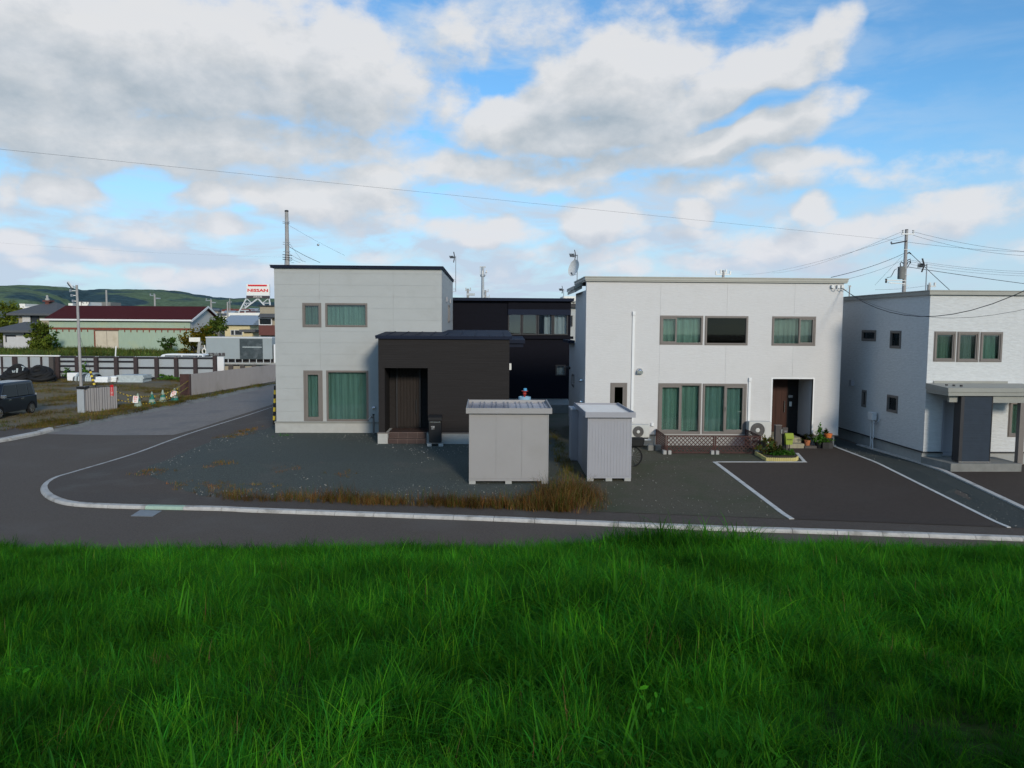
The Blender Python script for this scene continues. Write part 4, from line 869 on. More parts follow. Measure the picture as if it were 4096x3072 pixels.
rf = MB(); rf.box(MX0 - .08, MX1 + .14, YM - .14, yc + .1, MZ + .11, MZ + .15).holes(MX0 - .06, MX1 + .12, YM - .12, yc + .08, [(MX0 - .03, MX1 + .09, YM - .09, yc + .05)], MZ + .02, MZ + .108, lambda u, d, z: (u, z, d)).holes(MX0 - .04, MX1 + .1, YM - .1, yc + .06, [(MX0 - .01, MX1 + .07, YM - .07, yc + .03)], MZ - .03, MZ + .018, lambda u, d, z: (u, z, d)); rf.build('roof', M['grey_metal'], h)
# lower eave that sticks out on the left side
E0 = atX(S('n', 940, 800), MX0 - .02); ey = atX(S('n', 670, 1010), MX0).y
ex = atY(S('n', 515, 960), ey - .3).x; ez = atY(S('n', 740, 800), YM + 1.0).z
ea = MB(); y0_, y1_ = YM + 1.1, ey + .3
ea.prism([(MX0 - .02, ez - .02), (ex, ez - .17), (ex, ez - .30), (MX0 - .02, ez - .15)], y0_, y1_, 'Y'); ea.prism([(MX0 - .02, ez - .155), (ex + .03, ez - .305), (ex + .03, ez - .42), (MX0 - .02, ez - .27)], y0_ + .04, y1_ - .04, 'Y'); ea.build('side_eave', M['grey_metal'], h)
MB().box(MX0 - .28, MX0 - .002, yc + .1, yd + .2, zc + .01, zc + .12).build('side_ledge', M['navy_metal'], h)
f = MB(); f.box(MX0 - .0, ent[0] - .1, YM + .03, YM + .2, 0, .395).box(ent[1] + .05, MX1 - .12, YM + .03, YM + .2, 0, .395).box(MX0 + .0, MX0 + .2, YM + .2, yd, 0, .395).box(MX1 - .3, MX1 - .12, YM + .2, yd, 0, .395); f.build('foundation', M['foundation_grey'], h)
MB().box(MX0 - .02, ent[0], YM - .05, YM + .028, .397, .428).box(ent[1], MX1 + .01, YM - .05, YM + .028, .397, .428).build('base_flashing', M['taupe_frame'], h)
e = ent; EY = YM + 1.35
pr = MB(); pr.box(e[1] + .001, e[1] + .08, YM + .165, EY, .3, e[3] + .05).box(e[0] - .08, e[1] + .08, YM + .165, EY + .1, e[3] + .051, e[3] + .12); pr.build('porch_wall', M['siding_bright'], h)
tr = MB(); tr.box(e[0] - .05, e[0], YM - .02, YM + .1, .43, e[3] + .05).box(e[1], e[1] + .05, YM - .02, YM + .1, .43, e[3] + .05).box(e[0], e[1], YM - .02, YM + .1, e[3], e[3] + .05); tr.build('porch_trim', M['duct_white'], h)
bk = MB(); bk.box(e[0] - .08, e[1] + .08, EY + .001, EY + .06, .3, e[3] + .05); bk.build('porch_back', M['siding_brown'], h)
dr = MB(); dw_ = atY(S('E', 1562, 1100), EY).x - .0; n_ = 5
for k in range(n_): a_ = e[0] - .06 + (dw_ - e[0] + .06) * k / n_; dr.box(a_ + .004, a_ + (dw_ - e[0] + .06) / n_ - .004, EY - .05 - .006 * (k % 2), EY - .002, .38, e[3] - .1)
do = dr.build('door', M['door_red'], h); MB().tube([(dw_ - .12, EY - .1, 1.15), (dw_ - .12, EY - .1, 1.6)], .016, 8).build('handle', M['chrome'], do)
MB().box(dw_ + .06, dw_ + .23, EY - .02, EY, 1.72, 1.82).build('name_plate', M['chrome'], h); MB().box(dw_ + .1, dw_ + .19, EY - .03, EY, 1.38, 1.56).build('intercom', M['white_plastic'], h)
sx0, sx1 = atY(S('H', 1640, 650), YM - .55).x - .9, atY(S('H', 1765, 650), YM - .55).x
sp_ = MB(); sp_.box(sx0, sx1, YM - .55, YM + .0, 0, .17).box(sx0, sx1, YM - .25, EY, .172, .36); sb = sp_.build('entrance_steps', M['beige_tile'], h)
for zz0, yy in ((.01, YM - .55), (.18, YM - .25)):
    for k in range(5): a_ = sx0 + (sx1 - sx0) * k / 5; MB().box(a_ + .006, a_ + (sx1 - sx0) / 5 - .006, yy - .012, yy - .001, zz0, zz0 + .15).build('tile', M['beige_tile'], sb)
# ducts and fittings
def duct(c, xt, yt, xb, yb_, Y, name='pipe_cover'):
    p, q = atY(S(c, xt, yt), Y), atY(S(c, xb, yb_), Y); x = (p.x + q.x) / 2; mb = MB(); mb.box(x - .045, x + .045, Y - .06, Y - .016, q.z, p.z); o = mb.build(name, M['duct_white'], h)
    MB().box(x - .05, x + .05, Y - .1, Y - .016, p.z + .002, p.z + .13).build('end_cap', M['duct_white'], o)
duct('E', 433, 480, 417, 1265, YM); duct('E', 1289, 968, 1276, 1262, YM)
x0, x1, z0, z1 = rect('E', YM, 454, 868, 495, 911); cx = (x0 + x1) / 2; r = (x1 - x0) / 2
mb = MB(); prof = [(math.cos(t) * r, math.sin(t) * r) for t in (math.pi * k / 10 for k in range(11))]
vs = []; fs = []
for j in range(6):
    t = j / 5 * math.pi / 2; s_ = math.cos(t) if j < 5 else .05; d_ = math.sin(t) * .16
    for u, v in prof: vs.append((cx + u * (s_ * .5 + .5), YM - .016 - d_, z1 - r + v * s_ if v > 0.001 else z1 - r + v))
for j in range(5):
    for k in range(10): fs.append((j * 11 + k, j * 11 + k + 1, j * 11 + 12 + k, j * 11 + 11 + k))
mb.add(vs, fs); mb.box(x0, x1, YM - .17, YM - .016, z0, z1 - r); mb.build('vent_hood', M['chrome'], h, smooth=True)
x0, x1, z0, z1 = rect('E', YM, 560, 1275, 580, 1296); MB().box(x0, x1, YM - .09, YM - .016, z0, z1).build('vent_hood', M['duct_white'], h)
for x, y in ((62, 962), (62, 1120)):
    q = atX(S('E', x, y), MX0); MB().lathe([(.05, 0), (.07, -.05), (.07, -.14), (.04, -.16)], (q.x - .0, q.y, q.z), 10, 'X').build('vent_hood', M['chrome'], h)
q = atX(S('D', 1205, 978), MX0); MB().lathe([(.05, 0), (.08, -.05), (.08, -.16), (.04, -.2)], (q.x, q.y, q.z), 10, 'X').build('vent_hood', M['dark_trim'], h)
for k, x in enumerate((1893, 1936, 1966)):
    q = atY(S('E', x, 272), YM); mb = MB(); mb.box(q.x - .05, q.x + .05, YM - .12, YM - .016, q.z - .05, q.z + .06).tube([(q.x, YM - .1, q.z - .02), (q.x + .03, YM - .16, q.z - .09), (q.x + .12, YM - .14, q.z - .13), (q.x + .17, YM - .12, q.z - .05)], .014, 6); mb.build('cable_bracket', M['white_plastic'], h)
# air conditioners
def aircon(x0, x1, z0, z1, y, fx, fz, r, label, stand):
    t = thing('air_conditioner', label, 'air conditioner', ((x0 + x1) / 2, y, 0), group='air conditioners on the middle house')
    MB().box(x0, x1, y, y + .3, z0, z1).build('casing', M['ac_white'], t, bevel=.012)
    MB().lathe([(r, 0), (r, -.012), (r * .96, -.02), (r * .9, -.012), (.02, -.014)], (fx, y, fz), 28, 'Y').build('fan_grille', M['ac_grille'], t)
    g = MB()
    for k in range(1, 7): g.tube([(fx + r * k / 7 * math.cos(a), y - .026, fz + r * k / 7 * math.sin(a)) for a in (2 * math.pi * j / 20 for j in range(21))], .004, 4, False)
    for k in range(12): a = k * math.pi / 6; g.tube([(fx, y - .026, fz), (fx + r * .95 * math.cos(a), y - .026, fz + r * .95 * math.sin(a))], .004, 4)
    g.build('grille_wires', M['taupe_frame'], t); MB().lathe([(r * .3, -.016), (r * .3, -.034), (r * .22, -.04), (.01, -.04)], (fx, y, fz), 16, 'Y').build('fan_hub', M['ac_white'], t)
    px = x1 - (x1 - x0) * .26; MB().box(px, x1 - .02, y - .008, y - .001, z0 + .05, z1 - .1).build('side_panel', M['ac_white'], t)
    for s_ in (x0 + .05, x1 - .15): MB().box(s_, s_ + .1, y + .02, y + .28, 0 if stand else z0 - .05, z0 - .001).build('foot', M['black_plastic' if not stand else 'galvanised'], t)
    if not stand: MB().box(x0 - .02, x1 + .06, y - .02, y + .02, z0 - .1, z0 - .051).box(x0 - .02, x1 + .06, y + .26, y + .3, z0 - .1, z0 - .051).build('bracket', M['steel_white'], t)
    return t
y = YM - .42; x0, x1, z0, z1 = rect('E', y, 402, 1289, 549, 1384); q = atY(S('E', 466, 1340), y)
aircon(x0, x1, z0, z1, y, q.x, q.z, .205, 'air conditioner beside the grey shed, left of the lattice fence', False)
x0, x1, z0, z1 = rect('E', y, 1284, 1266, 1443, 1395); q = atY(S('E', 1346, 1328), y)
aircon(x0, x1, z0 - .05, z1, y, q.x, q.z, .27, 'larger air conditioner between the lattice fence and the doorway', True)
# lattice fence
fl = GP(S('H', 410, 778)); fy = fl.y; fX0 = fl.x; fX2 = atY(S('H', 1325, 680), fy).x; fX1 = atY(S('H', 880, 680), fy).x
t = thing('lattice_fence', 'low dark red lattice fence in front of the middle house windows', 'fence', ((fX0 + fX2) / 2, fy, 0))
fz0, fz1 = atY(S('H', 880, 765), fy).z, atY(S('H', 880, 602), fy).z
def lattice(a, b, z0, z1):
    a, b = Vector((a[0], a[1], 0)), Vector((b[0], b[1], 0)); L = (b - a).length; d = (b - a) / L; n = Vector((-d.y, d.x, 0)); H = z1 - z0; st = .145
    for lay, sgn in ((.006, 1), (-.006, -1)):
        mb = MB(); k = -H
        while k < L:
            s0, s1 = max(k, 0), min(k + H, L)
            if s1 - s0 > .03:
                za, zb = (s0 - k, s1 - k); za, zb = (za, zb) if sgn > 0 else (H - za, H - zb)
                mb.bar(a + d * s0 + n * lay + Vector((0, 0, z0 + za)), a + d * s1 + n * lay + Vector((0, 0, z0 + zb)), .026, .011, n)
            k += st
        mb.build('lattice_slats', M['lattice'], t, kind='stuff')
    for z in (z0, z1): MB().bar(a + Vector((0, 0, z)), b + Vector((0, 0, z)), .035, .03).build('rail', M['lattice'], t)
    for p in (a, b): MB().bar(p + Vector((0, 0, z0 - .03)), p + Vector((0, 0, z1 + .015)), .04).build('post', M['lattice'], t)
lattice((fX0, fy), (fX1 - .03, fy), fz0, fz1); lattice((fX1 + .03, fy), (fX2, fy), fz0, fz1)
wl_ = atY(S('H', 290, 560), YM - .25); lattice((fX0 - .05, fy + .05), (wl_.x + .1, YM - .1), fz0, fz1); wr_ = atY(S('H', 1170, 560), YM - .2); lattice((fX2 + .04, fy + .05), (wr_.x + .1, YM - .1), fz0, fz1)
for x in (fX0, fX1, fX2):
    for s_ in (-.14, .03): MB().box(x + s_, x + s_ + .11, fy - .11, fy + .12, -.05, .14).build('foot_block', M['concrete'], t)
for k, (c, x, y, w_) in enumerate((('H', 255, 745, .2), ('H', 340, 745, .3))):
    q = GP(S(c, x, y)); tag(MB().box(q.x - w_ / 2, q.x + w_ / 2, q.y, q.y + .2, q.z - .03, q.z + .2).build('concrete_block', M['concrete_dark'], bevel=.01), ('rough concrete block lying beside the lattice fence', 'second concrete block leaning against the left wing of the lattice fence')[k], 'block', 'concrete blocks by the lattice fence')
# ------------------------------------------------------------------ foliage
def foliage(mb, blobs, n, size, cols, seed, flat=.0):
    rnd = random.Random(seed); tot = sum(b[3] * b[4] * b[5] for b in blobs)
    for bx, by, bz, rx, ry, rz in blobs:
        k = int(n * rx * ry * rz / tot) + 6
        tw = [Vector((rnd.gauss(0, 1), rnd.gauss(0, 1), rnd.gauss(0, 1))).normalized() for _ in range(max(5, k // 26))]
        for _ in range(k):
            t_ = rnd.choice(tw); rr = rnd.uniform(.45, 1.05); d = (t_ + Vector((rnd.gauss(0, .22), rnd.gauss(0, .22), rnd.gauss(0, .22)))) * rr
            c = Vector((bx + d.x * rx, by + d.y * ry, bz + d.z * rz)); s = size * rnd.uniform(.55, 1.3)
            nr = Vector((rnd.gauss(0, 1), rnd.gauss(0, 1), rnd.gauss(.5, 1))).normalized(); u = nr.orthogonal().normalized(); u = Matrix.Rotation(rnd.uniform(0, 6.28), 3, nr) @ u; v = nr.cross(u)
            cc = rnd.choice(cols); f = rnd.uniform(.7, 1.25); mb.add([c - u * s, c + v * s * .5, c + u * s, c - v * s * .5], [(0, 1, 2, 3)], tuple(x * f for x in cc))
    return mb
def plant(name, label, cat, base, blobs, n, size, cols, mat, seed, trunk=None, group=None):
    t = thing(name, label, cat, base, group=group); B = Vector(base)
    bl = [(B.x + b[0], B.y + b[1], B.z + b[2], b[3], b[4], b[5]) for b in blobs]
    foliage(MB(), bl, n, size, cols, seed).build('crown', M[mat], t, normals=False)
    if trunk:
        mb = MB(); h = trunk[1]; mb.tube([B, B + Vector((.03 * h, 0, h * .5)), B + Vector((0, 0, h))], [trunk[0], trunk[0] * .8, trunk[0] * .5], 7)
        for b in blobs[:6]: mb.tube([B + Vector((0, 0, h * .6)), B + Vector((b[0] * .6, b[1] * .6, (h * .6 + b[2]) / 2)), B + Vector((b[0], b[1], b[2]))], [trunk[0] * .5, trunk[0] * .35, trunk[0] * .15], 5)
        mb.build('trunk', M['bark'], t)
    return t
# ------------------------------------------------------------------ flower bed, pillar, letter box, pots
bd = [GP(S('l', x, y)) for x, y in ((235, 885), (330, 935), (420, 995), (480, 1022), (760, 1030), (1040, 1030), (1130, 1022), (1165, 985))]
bed_back = [GP(S('l', x, y)) for x, y in ((1090, 900), (800, 860), (400, 840))]
t = thing('flower_bed', 'small flower bed with scalloped yellow edging at the corner of the driveway', 'flower bed', bd[4])
poly = bd + bed_back; c_ = sum((Vector(p) for p in poly), Vector()) / len(poly)
mb = MB(); mb.add([(c_.x + (p.x - c_.x) * .97, c_.y + (p.y - c_.y) * .97, p.z + .1) for p in poly] + [(c_.x + (p.x - c_.x) * .97, c_.y + (p.y - c_.y) * .97, p.z - .05) for p in poly], [tuple(range(len(poly)))] + [(i, (i + 1) % len(poly), len(poly) + (i + 1) % len(poly), len(poly) + i) for i in range(len(poly))]); mb.build('bed_soil', M['soil'], t)
ep = resample([Vector((p.x, p.y, 0)) for p in bd], .062); mb = MB()
for p in ep: z = gz(p.x, p.y); mb.lathe([(.033, z - .05), (.033, z + .1), (.022, z + .125), (.005, z + .13)], (p.x, p.y, 0), 7)
mb.build('edging', M['edging_yellow'], t, smooth=True)
fbx, fby = c_.x, c_.y
def bush(name, label, x, y, z, w_, d_, h_, n, size, cols, mat, seed, cat='shrub'):
    return plant(name, label, cat, (x, y, z), [(random.Random(seed + k).uniform(-.4, .4) * w_, random.Random(seed + k + 9).uniform(-.4, .4) * d_, h_ * (.25 + .6 * k / 5), w_ * (.55 - .06 * k), d_ * (.5 - .05 * k), h_ * .22) for k in range(5)], n, size, cols, mat, seed, (.012, h_ * .7))
def at_l(x, y, Y): return atY(S('l', x, y), Y)
q = at_l(455, 700, fby + .25); bush('tall_shrub', 'loose tall shrub with reddish lower stems at the left end of the flower bed', q.x, fby + .25, .05, .42, .3, at_l(455, 400, fby + .25).z - .02, 620, .042, [(.8, 1.1, .8), (1.3, 1.4, 1.), (1.6, .7, .5)], 'shrub_leaf', 21)
q = at_l(600, 700, fby + .3); bush('rusty_shrub', 'rusty brown upright shrub in front of the dark pillar', q.x, fby + .3, .05, .3, .25, at_l(600, 420, fby + .3).z - .05, 520, .04, [(1.5, .75, .45), (1.1, .8, .5), (.6, .7, .5)], 'shrub_leaf', 25)
q = at_l(690, 800, fby + .1); bush('brown_shrub', 'low dark brown shrub in the middle of the flower bed', q.x, fby + .1, .05, .5, .3, .46, 460, .042, [(.7, .5, .4), (1., .8, .4), (.4, .5, .35)], 'shrub_leaf', 31)
q = at_l(800, 920, fby - .02); bush('leafy_plant', 'glossy dark green ground plant along the yellow edging', q.x, fby - .02, .08, .55, .22, .24, 300, .045, [(.5, .85, .4), (.7, 1., .6)], 'pot_leaf', 35)
q = at_l(990, 900, fby); bush('leafy_plant', 'pale veined leafy plant below the green letter box', q.x, fby, .08, .3, .22, .26, 180, .045, [(.8, 1.0, .6), (1.2, 1.2, .9)], 'pot_leaf', 39)
py = fby + .5; x0, x1, z0, z1 = (at_l(685, 225, py).x, at_l(815, 225, py).x, 0, at_l(750, 225, py).z)
t = thing('gate_pillar', 'dark brown gate pillar with a pale cap strip behind the flower bed', 'pillar', ((x0 + x1) / 2, py, 0)); MB().box(x0, x1, py, py + .16, 0, z1 - .02).build('post', M['pillar_brown'], t); MB().box(x0 - .01, x1 + .01, py - .01, py + .17, z1 - .018, z1).build('cap', M['taupe_frame'], t); MB().box(x1 - .04, x1 + .015, py - .03, py - .001, z1 - .3, z1 - .14).build('lamp', M['chrome'], t)
x0, x1, z1 = at_l(835, 280, py + .2).x, at_l(950, 280, py + .2).x, at_l(890, 280, py + .2).z
t = thing('name_board', 'shorter grey name board standing just right of the dark gate pillar', 'sign', ((x0 + x1) / 2, py + .2, 0)); MB().box(x0, x1, py + .2, py + .27, 0, z1).build('board', M['pillar_brown'], t); text('W', .1, M['shed_grey'], facing((x1 - .08, py + .195, z1 - .14)), t)
my = fby + .42; x0, x1, z0, z1 = at_l(900, 640, my).x, at_l(1068, 640, my).x, at_l(980, 655, my).z, at_l(980, 412, my).z
t = thing('letter_box', 'yellow green letter box with sloping lid on a thin post', 'letter box', ((x0 + x1) / 2, my, 0)); xm = (x0 + x1) / 2
MB().prism([(x0 + .02, z0), (x1 - .03, z0), (x1 - .005, z0 + .2), (x0, z0 + .2)], my, my + .16, 'Y').build('body', M['mail_green'], t); MB().prism([(my - .03, z0 + .203), (my + .17, z0 + .203), (my + .17, z1), (my + .06, z1), (my - .03, z0 + .24)], x0 - .01, x1 + .012, 'X').build('lid', M['mail_green'], t)
MB().box(x0 + .03, x1 - .04, my - .006, my - .001, z0 + .16, z0 + .18).build('slot', M['black_plastic'], t); MB().tube([(xm + .02, my + .08, 0), (xm + .02, my + .08, z0)], .018, 8).build('post', M['black_plastic'], t); MB().box(xm - .1, xm - .03, my + .05, my + .12, 0, z0 - .001).build('board_post', M['pillar_brown'], t)
def pot(name, label, x, y, z, r, hh, mat, blobs, n, size, cols, seed, leaf='pot_leaf', square=False):
    t = thing(name, label, 'plant pot', (x, y, z), group='potted plants by the front door')
    if square: MB().box(x - r, x + r, y - r, y + r, z, z + hh).build('pot', M[mat], t)
    else: MB().lathe([(r * .72, z), (r * .95, z + hh * .8), (r, z + hh * .8), (r, z + hh), (r * .85, z + hh), (r * .8, z + hh * .9)], (x, y, 0), 16).build('pot', M[mat], t, smooth=True)
    foliage(MB(), [(x + b[0], y + b[1], z + hh + b[2], b[3], b[4], b[5]) for b in blobs], n, size, cols, seed).build('leaves', M[leaf], t, normals=False)
yp = YM - .42; k_ = yp / FPX / 5.53
x = at_l(1375, 640, yp).x
tag(MB().box(x - .16, x + .28, yp - .2, yp + .15, 0, .1).build('plant_stand', M['pillar_brown']), 'low dark wooden stand under the terracotta pot', 'stand')
pot('flower_pot', 'terracotta pot with a drooping dark plant, nearest the doorway', x, yp, .1, .115, .2, 'terracotta', [(-.02, 0, .1, .24, .2, .14), (.1, 0, .12, .2, .18, .14), (-.18, 0, .02, .08, .1, .1)], 340, .03, [(.35, .45, .3), (.5, .5, .35), (.7, .5, .4)], 51, 'shrub_leaf')
x = at_l(1640, 640, yp).x
pot('planter', 'black planter with a small pointed conifer and variegated leaves', x, yp, 0, .17, .22, 'black_plastic', [(0, 0, .28, .13, .13, .2), (0, 0, .44, .09, .09, .16), (0, 0, .6, .05, .05, .12), (0, -.04, .07, .26, .18, .12)], 950, .036, [(.8, 1.1, .5), (1.2, 1.4, .8), (1.6, 1.7, 1.4)], 53)
x = at_l(1755, 660, yp - .1).x; pot('planter', 'square black planter with trailing greenery beside the conifer', x, yp - .12, 0, .12, .24, 'black_plastic', [(0, 0, .06, .15, .13, .08)], 160, .026, [(.8, 1., .6)], 55, square=True)
x = at_l(1850, 660, yp - .1).x; pot('planter', 'grey black planter with lime green leaves, rightmost by the house corner', x, yp - .08, 0, .125, .22, 'dark_trim', [(.02, 0, .07, .17, .13, .08)], 220, .026, [(1.5, 1.5, .6), (1.2, 1.3, .9)], 57, square=True)
x = at_l(1840, 500, yp + .2).x; tag(MB().box(x - .14, x + .14, yp + .1, yp + .32, 0, .36).build('plant_stand', M['dark_trim']), 'dark box stand under the bright orange pot', 'stand')
pot('flower_pot', 'bright orange pot raised behind the lime green planter', x, yp + .2, .36, .15, .16, 'orange_pot', [(-.08, 0, .08, .14, .12, .09)], 150, .03, [(.4, .5, .35)], 59, 'shrub_leaf')
for k, xx in enumerate((1575, 1690)): q = GP(S('l', xx, 715)); tag(MB().box(q.x - .045, q.x + .045, q.y, q.y + .08, 0, .06).build('brick', M['terracotta'], bevel=.01), ('small red brick at the left foot of the conifer planter', 'small red brick at the right foot of the conifer planter')[k], 'brick')
# ------------------------------------------------------------------ sheds
def shed(name, label, x0, x1, y0, y1, zb, zt, roofh, ribs, panels, mat, rmat, groove=None, ribdir='Y', dz=.1, ov=.09, sides=True):
    t = thing(name, label, 'shed', ((x0 + x1) / 2, y0, zb)); fz = zb + .1
    MB().box(x0 + .012, x1 - .012, y0 + .012, y1 - .012, fz, zt).build('wall', M[mat], t)
    n = panels
    for k in range(n):
        a_, b_ = x0 + .03 + (x1 - x0 - .06) * k / n, x0 + .03 + (x1 - x0 - .06) * (k + 1) / n; mb = MB(); mb.box(a_ + .003, b_ - .003, y0 + .001, y0 + .011, fz + .06, zt - .005)
        if groove:
            g = a_ + groove / 2
            while g < b_ - .02: mb.box(g - groove * .32, g + groove * .32, y0 - .007, y0 + .0005, fz + .07, zt - .04); g += groove
        mb.build('wall_panel', M[mat], t)
    m = int((y1 - y0) / .75)
    for k in range(m):
        a_, b_ = y0 + .03 + (y1 - y0 - .06) * k / m, y0 + .03 + (y1 - y0 - .06) * (k + 1) / m
        MB().box(x0 + .001, x0 + .011, a_ + .003, b_ - .003, fz + .06, zt - .005).build('wall_panel', M[mat], t); MB().box(x1 - .011, x1 - .001, a_ + .003, b_ - .003, fz + .06, zt - .005).build('wall_panel', M[mat], t)
    for x in (x0, x1 - .03): MB().box(x - .004, x + .034, y0 - .008, y0 + .03, fz, zt - .002).build('corner_post', M[mat], t)
    MB().box(x0 - .006, x1 + .006, y0 - .014, y0 + .05, fz - .005, fz + .055).build('base_rail', M[mat], t)
    X0, X1, Y0, Y1 = x0 - ov, x1 + ov, y0 - .12, y1 + .08
    MB().prism([(Y0 + .03, zt + .02), (Y1 - .03, zt + .02 + dz), (Y1 - .03, zt + .04 + dz), (Y0 + .03, zt + .04)], X0 + .02, X1 - .02, 'X').build('roof_sheet', M[rmat], t)
    mb = MB(); sl_ = dz / (Y1 - Y0 - .06)
    if ribdir == 'Y':
        x = X0 + .16; k = 0
        while x < X1 - .08: mb.prism([(Y0 + .04, zt + .0405), (Y1 - .04, zt + .0405 + dz), (Y1 - .04, zt + .075 + dz), (Y0 + .04, zt + .075)], x - .012, x + .012, 'X'); x += ribs * (.62 if k % 2 else 1.15); k += 1
    else:
        y = Y0 + .2
        while y < Y1 - .1: zz = zt + .04 + (y - Y0) * sl_; mb.box(X0 + .03, X1 - .03, y - .02, y + .02, zz - .004, zz + .05); y += ribs
    mb.build('roof_ribs', M[rmat], t)
    MB().box(X0 - .002, X1 + .002, Y0, Y0 + .028, zt - .012, zt + roofh - .012).build('fascia', M[mat], t)
    for x in (X0, X1 - .03): MB().prism([(Y0 + .03, zt - .005), (Y1, zt - .005 + dz), (Y1, zt + roofh * .9 + dz), (Y0 + .03, zt + roofh * .9)], x, x + .03, 'X').build('verge', M[mat], t)
    MB().box(X0 + .03, X1 - .03, Y1 - .028, Y1, zt - .01 + dz, zt + roofh * .8 + dz).build('back_fascia', M[mat], t)
    for k in range(3):
        x = x0 + (x1 - x0) * k / 2 - (0, .1, .19)[k]
        for y in (y0 + .01, y1 - .22): MB().box(x, x + .19, y - .02, y + .2, zb - .15, fz - .006).build('foot_block', M['concrete'], t)
    return t
q = GP(S('G', 640, 1207)); ys = q.y; x0 = atY(S('G', 212, 800), ys).x; x1 = atY(S('G', 1088, 800), ys).x; zt = atY(S('G', 650, 418), ys).z; y1 = ys + 1.95
shed('garden_shed', 'large pale cream garden shed with a ribbed metal roof in front of the brown wing', x0, x1, ys, y1, q.z, zt, atY(S('G', 650, 358), ys).z - zt, .21, 3, 'shed_white', 'shed_roof', None, 'Y', .06)
q = GP(S('G', 1760, 1176)); ys = q.y; x0 = atY(S('G', 1522, 800), ys).x; x1 = atY(S('G', 2006, 800), ys).x; zt = atY(S('G', 1760, 462), ys).z
shed('garden_shed', 'narrow bluish grey garden shed with a ribbed front beside the middle house', x0, x1, ys, ys + 2.95, q.z, zt, atY(S('G', 1780, 403), ys).z - zt, .3, 1, 'shed_grey', 'shed_roof_white', .093, 'X', -.02)
ly = ys + 3.1; a_ = GP(S('G', 1385, 955)); ly = a_.y; x0, x1, z0, z1 = rect('G', ly, 1345, 388, 1520, 950)
t = thing('storage_cabinet', 'tall narrow pale cabinet behind the left side of the narrow shed', 'cabinet', ((x0 + x1) / 2, ly, a_.z)); MB().box(x0, x1, ly, ly + .7, a_.z + .03, z1 - .003).build('body', M['shed_grey'], t); MB().box(x0 - .03, x1 + .02, ly - .04, ly + .75, z1, z1 + .06).build('top', M['shed_roof_white'], t); MB().box(x0 + .02, x0 + .35, ly - .012, ly - .001, z0 + .06, z1 - .03).build('door', M['shed_grey'], t)
# gas canister-like vent on top of the cabinet is a wall vent of the house (built there)
# bicycle
by = 26.9; wr = .33; q = GP(S('H', 62, 905)); by = q.y + .05; wz = wr + gz(3.9, by); wx = atY(S('H', 66, 810), by).x
t = thing('bicycle', 'black bicycle with a dark basket parked behind the narrow grey shed', 'bicycle', (wx - .5, by, gz(3.9, by)), group=None)
def wheel(x):
    o = MB(); o.tube([(x + wr * math.cos(a), by, wz + wr * math.sin(a)) for a in (2 * math.pi * k / 36 for k in range(37))], .02, 8, False); w_ = o.build('wheel', M['black_rubber'], t, smooth=True)
    r_ = MB(); r_.tube([(x + (wr - .03) * math.cos(a), by, wz + (wr - .03) * math.sin(a)) for a in (2 * math.pi * k / 30 for k in range(31))], .009, 6, False); r_.tube([(x, by - .05, wz), (x, by + .05, wz)], .022, 8); r_.build('rim', M['dark_trim'], w_)
    s_ = MB()
    for k in range(18): a = k * math.pi / 9; s_.tube([(x, by + (.02 if k % 2 else -.02), wz), (x + (wr - .03) * math.cos(a), by, wz + (wr - .03) * math.sin(a))], .0025, 3)
    s_.build('spokes', M['galvanised'], w_)
wheel(wx); wheel(wx - 1.1)
f = MB(); bb = (wx - .62, by, wz - .05); hd = (wx - .2, by, wz + .5); sd = (wx - .8, by, wz + .48)
f.tube([bb, hd], .018, 8).tube([bb, sd], .016, 8).tube([sd, hd], .016, 8).tube([bb, (wx - 1.1, by, wz)], .012, 6).tube([sd, (wx - 1.1, by, wz)], .01, 6).tube([(hd[0] - .02, by, hd[2] + .1), hd, (wx - .05, by, wz + .1), (wx, by, wz)], .014, 8); f.build('frame', M['black_plastic'], t)
MB().tube([(wx - .22, by, wz + .55), (wx - .22, by, wz + .68), (wx - .22, by - .24, wz + .72), (wx - .32, by - .28, wz + .72)], .012, 6).tube([(wx - .22, by, wz + .68), (wx - .22, by + .24, wz + .72), (wx - .32, by + .28, wz + .72)], .012, 6).build('handlebar', M['chrome'], t)
MB().prism([(wx - .18, wz + .33), (wx + .34, wz + .33), (wx + .4, wz + .62), (wx - .2, wz + .62)], by - .17, by + .17, 'Y').build('basket', M['black_rubber'], t, bevel=.05)
MB().tube([(wx - .8, by, wz + .48), (wx - .8, by, wz + .62)], .014, 6).box(wx - .95, wx - .7, by - .08, by + .08, wz + .62, wz + .68).build('saddle', M['black_rubber'], t)
MB().lathe([(.03, 0), (.035, .03), (.02, .05)], (wx + .05, by - .05, wz + .18), 8, 'Y').build('reflector', M['chrome'], t)
# ------------------------------------------------------------------ white house on the right with the porch
YT, TX = 24.9, 14.3
h = thing('white_house', 'white textured house at the right edge with a grey canopy over a blue porch panel', 'house', (17, YT, 0)); TZ = 5.6; TX1 = 26
ht = [rect('F', YT, *r) for r in ((812, 606, 951, 817), (982, 608, 1122, 820), (1153, 610, 1294, 820))]; x0, x1, z0, z1 = rect('F', YT, 1364, 1115, 1470, 1372); ht.append((x0, x0 + 1.1, z0, z1))
pdx = rect('q', YT, 305, 480, 520, 1365); pd = (pdx[0], pdx[0] + .95, .3, pdx[3]); ht2 = ht + [pd]
def sidew(x0, y0, x1, y1):
    a, b = atX(S('F', x0, y0), TX), atX(S('F', x1, y1), TX); return (min(a.y, b.y), max(a.y, b.y), min(a.z, b.z), max(a.z, b.z))
hs_ = [sidew(276, 595, 373, 668), sidew(486, 600, 556, 722), sidew(277, 1035, 301, 1155), sidew(463, 1070, 532, 1200)]
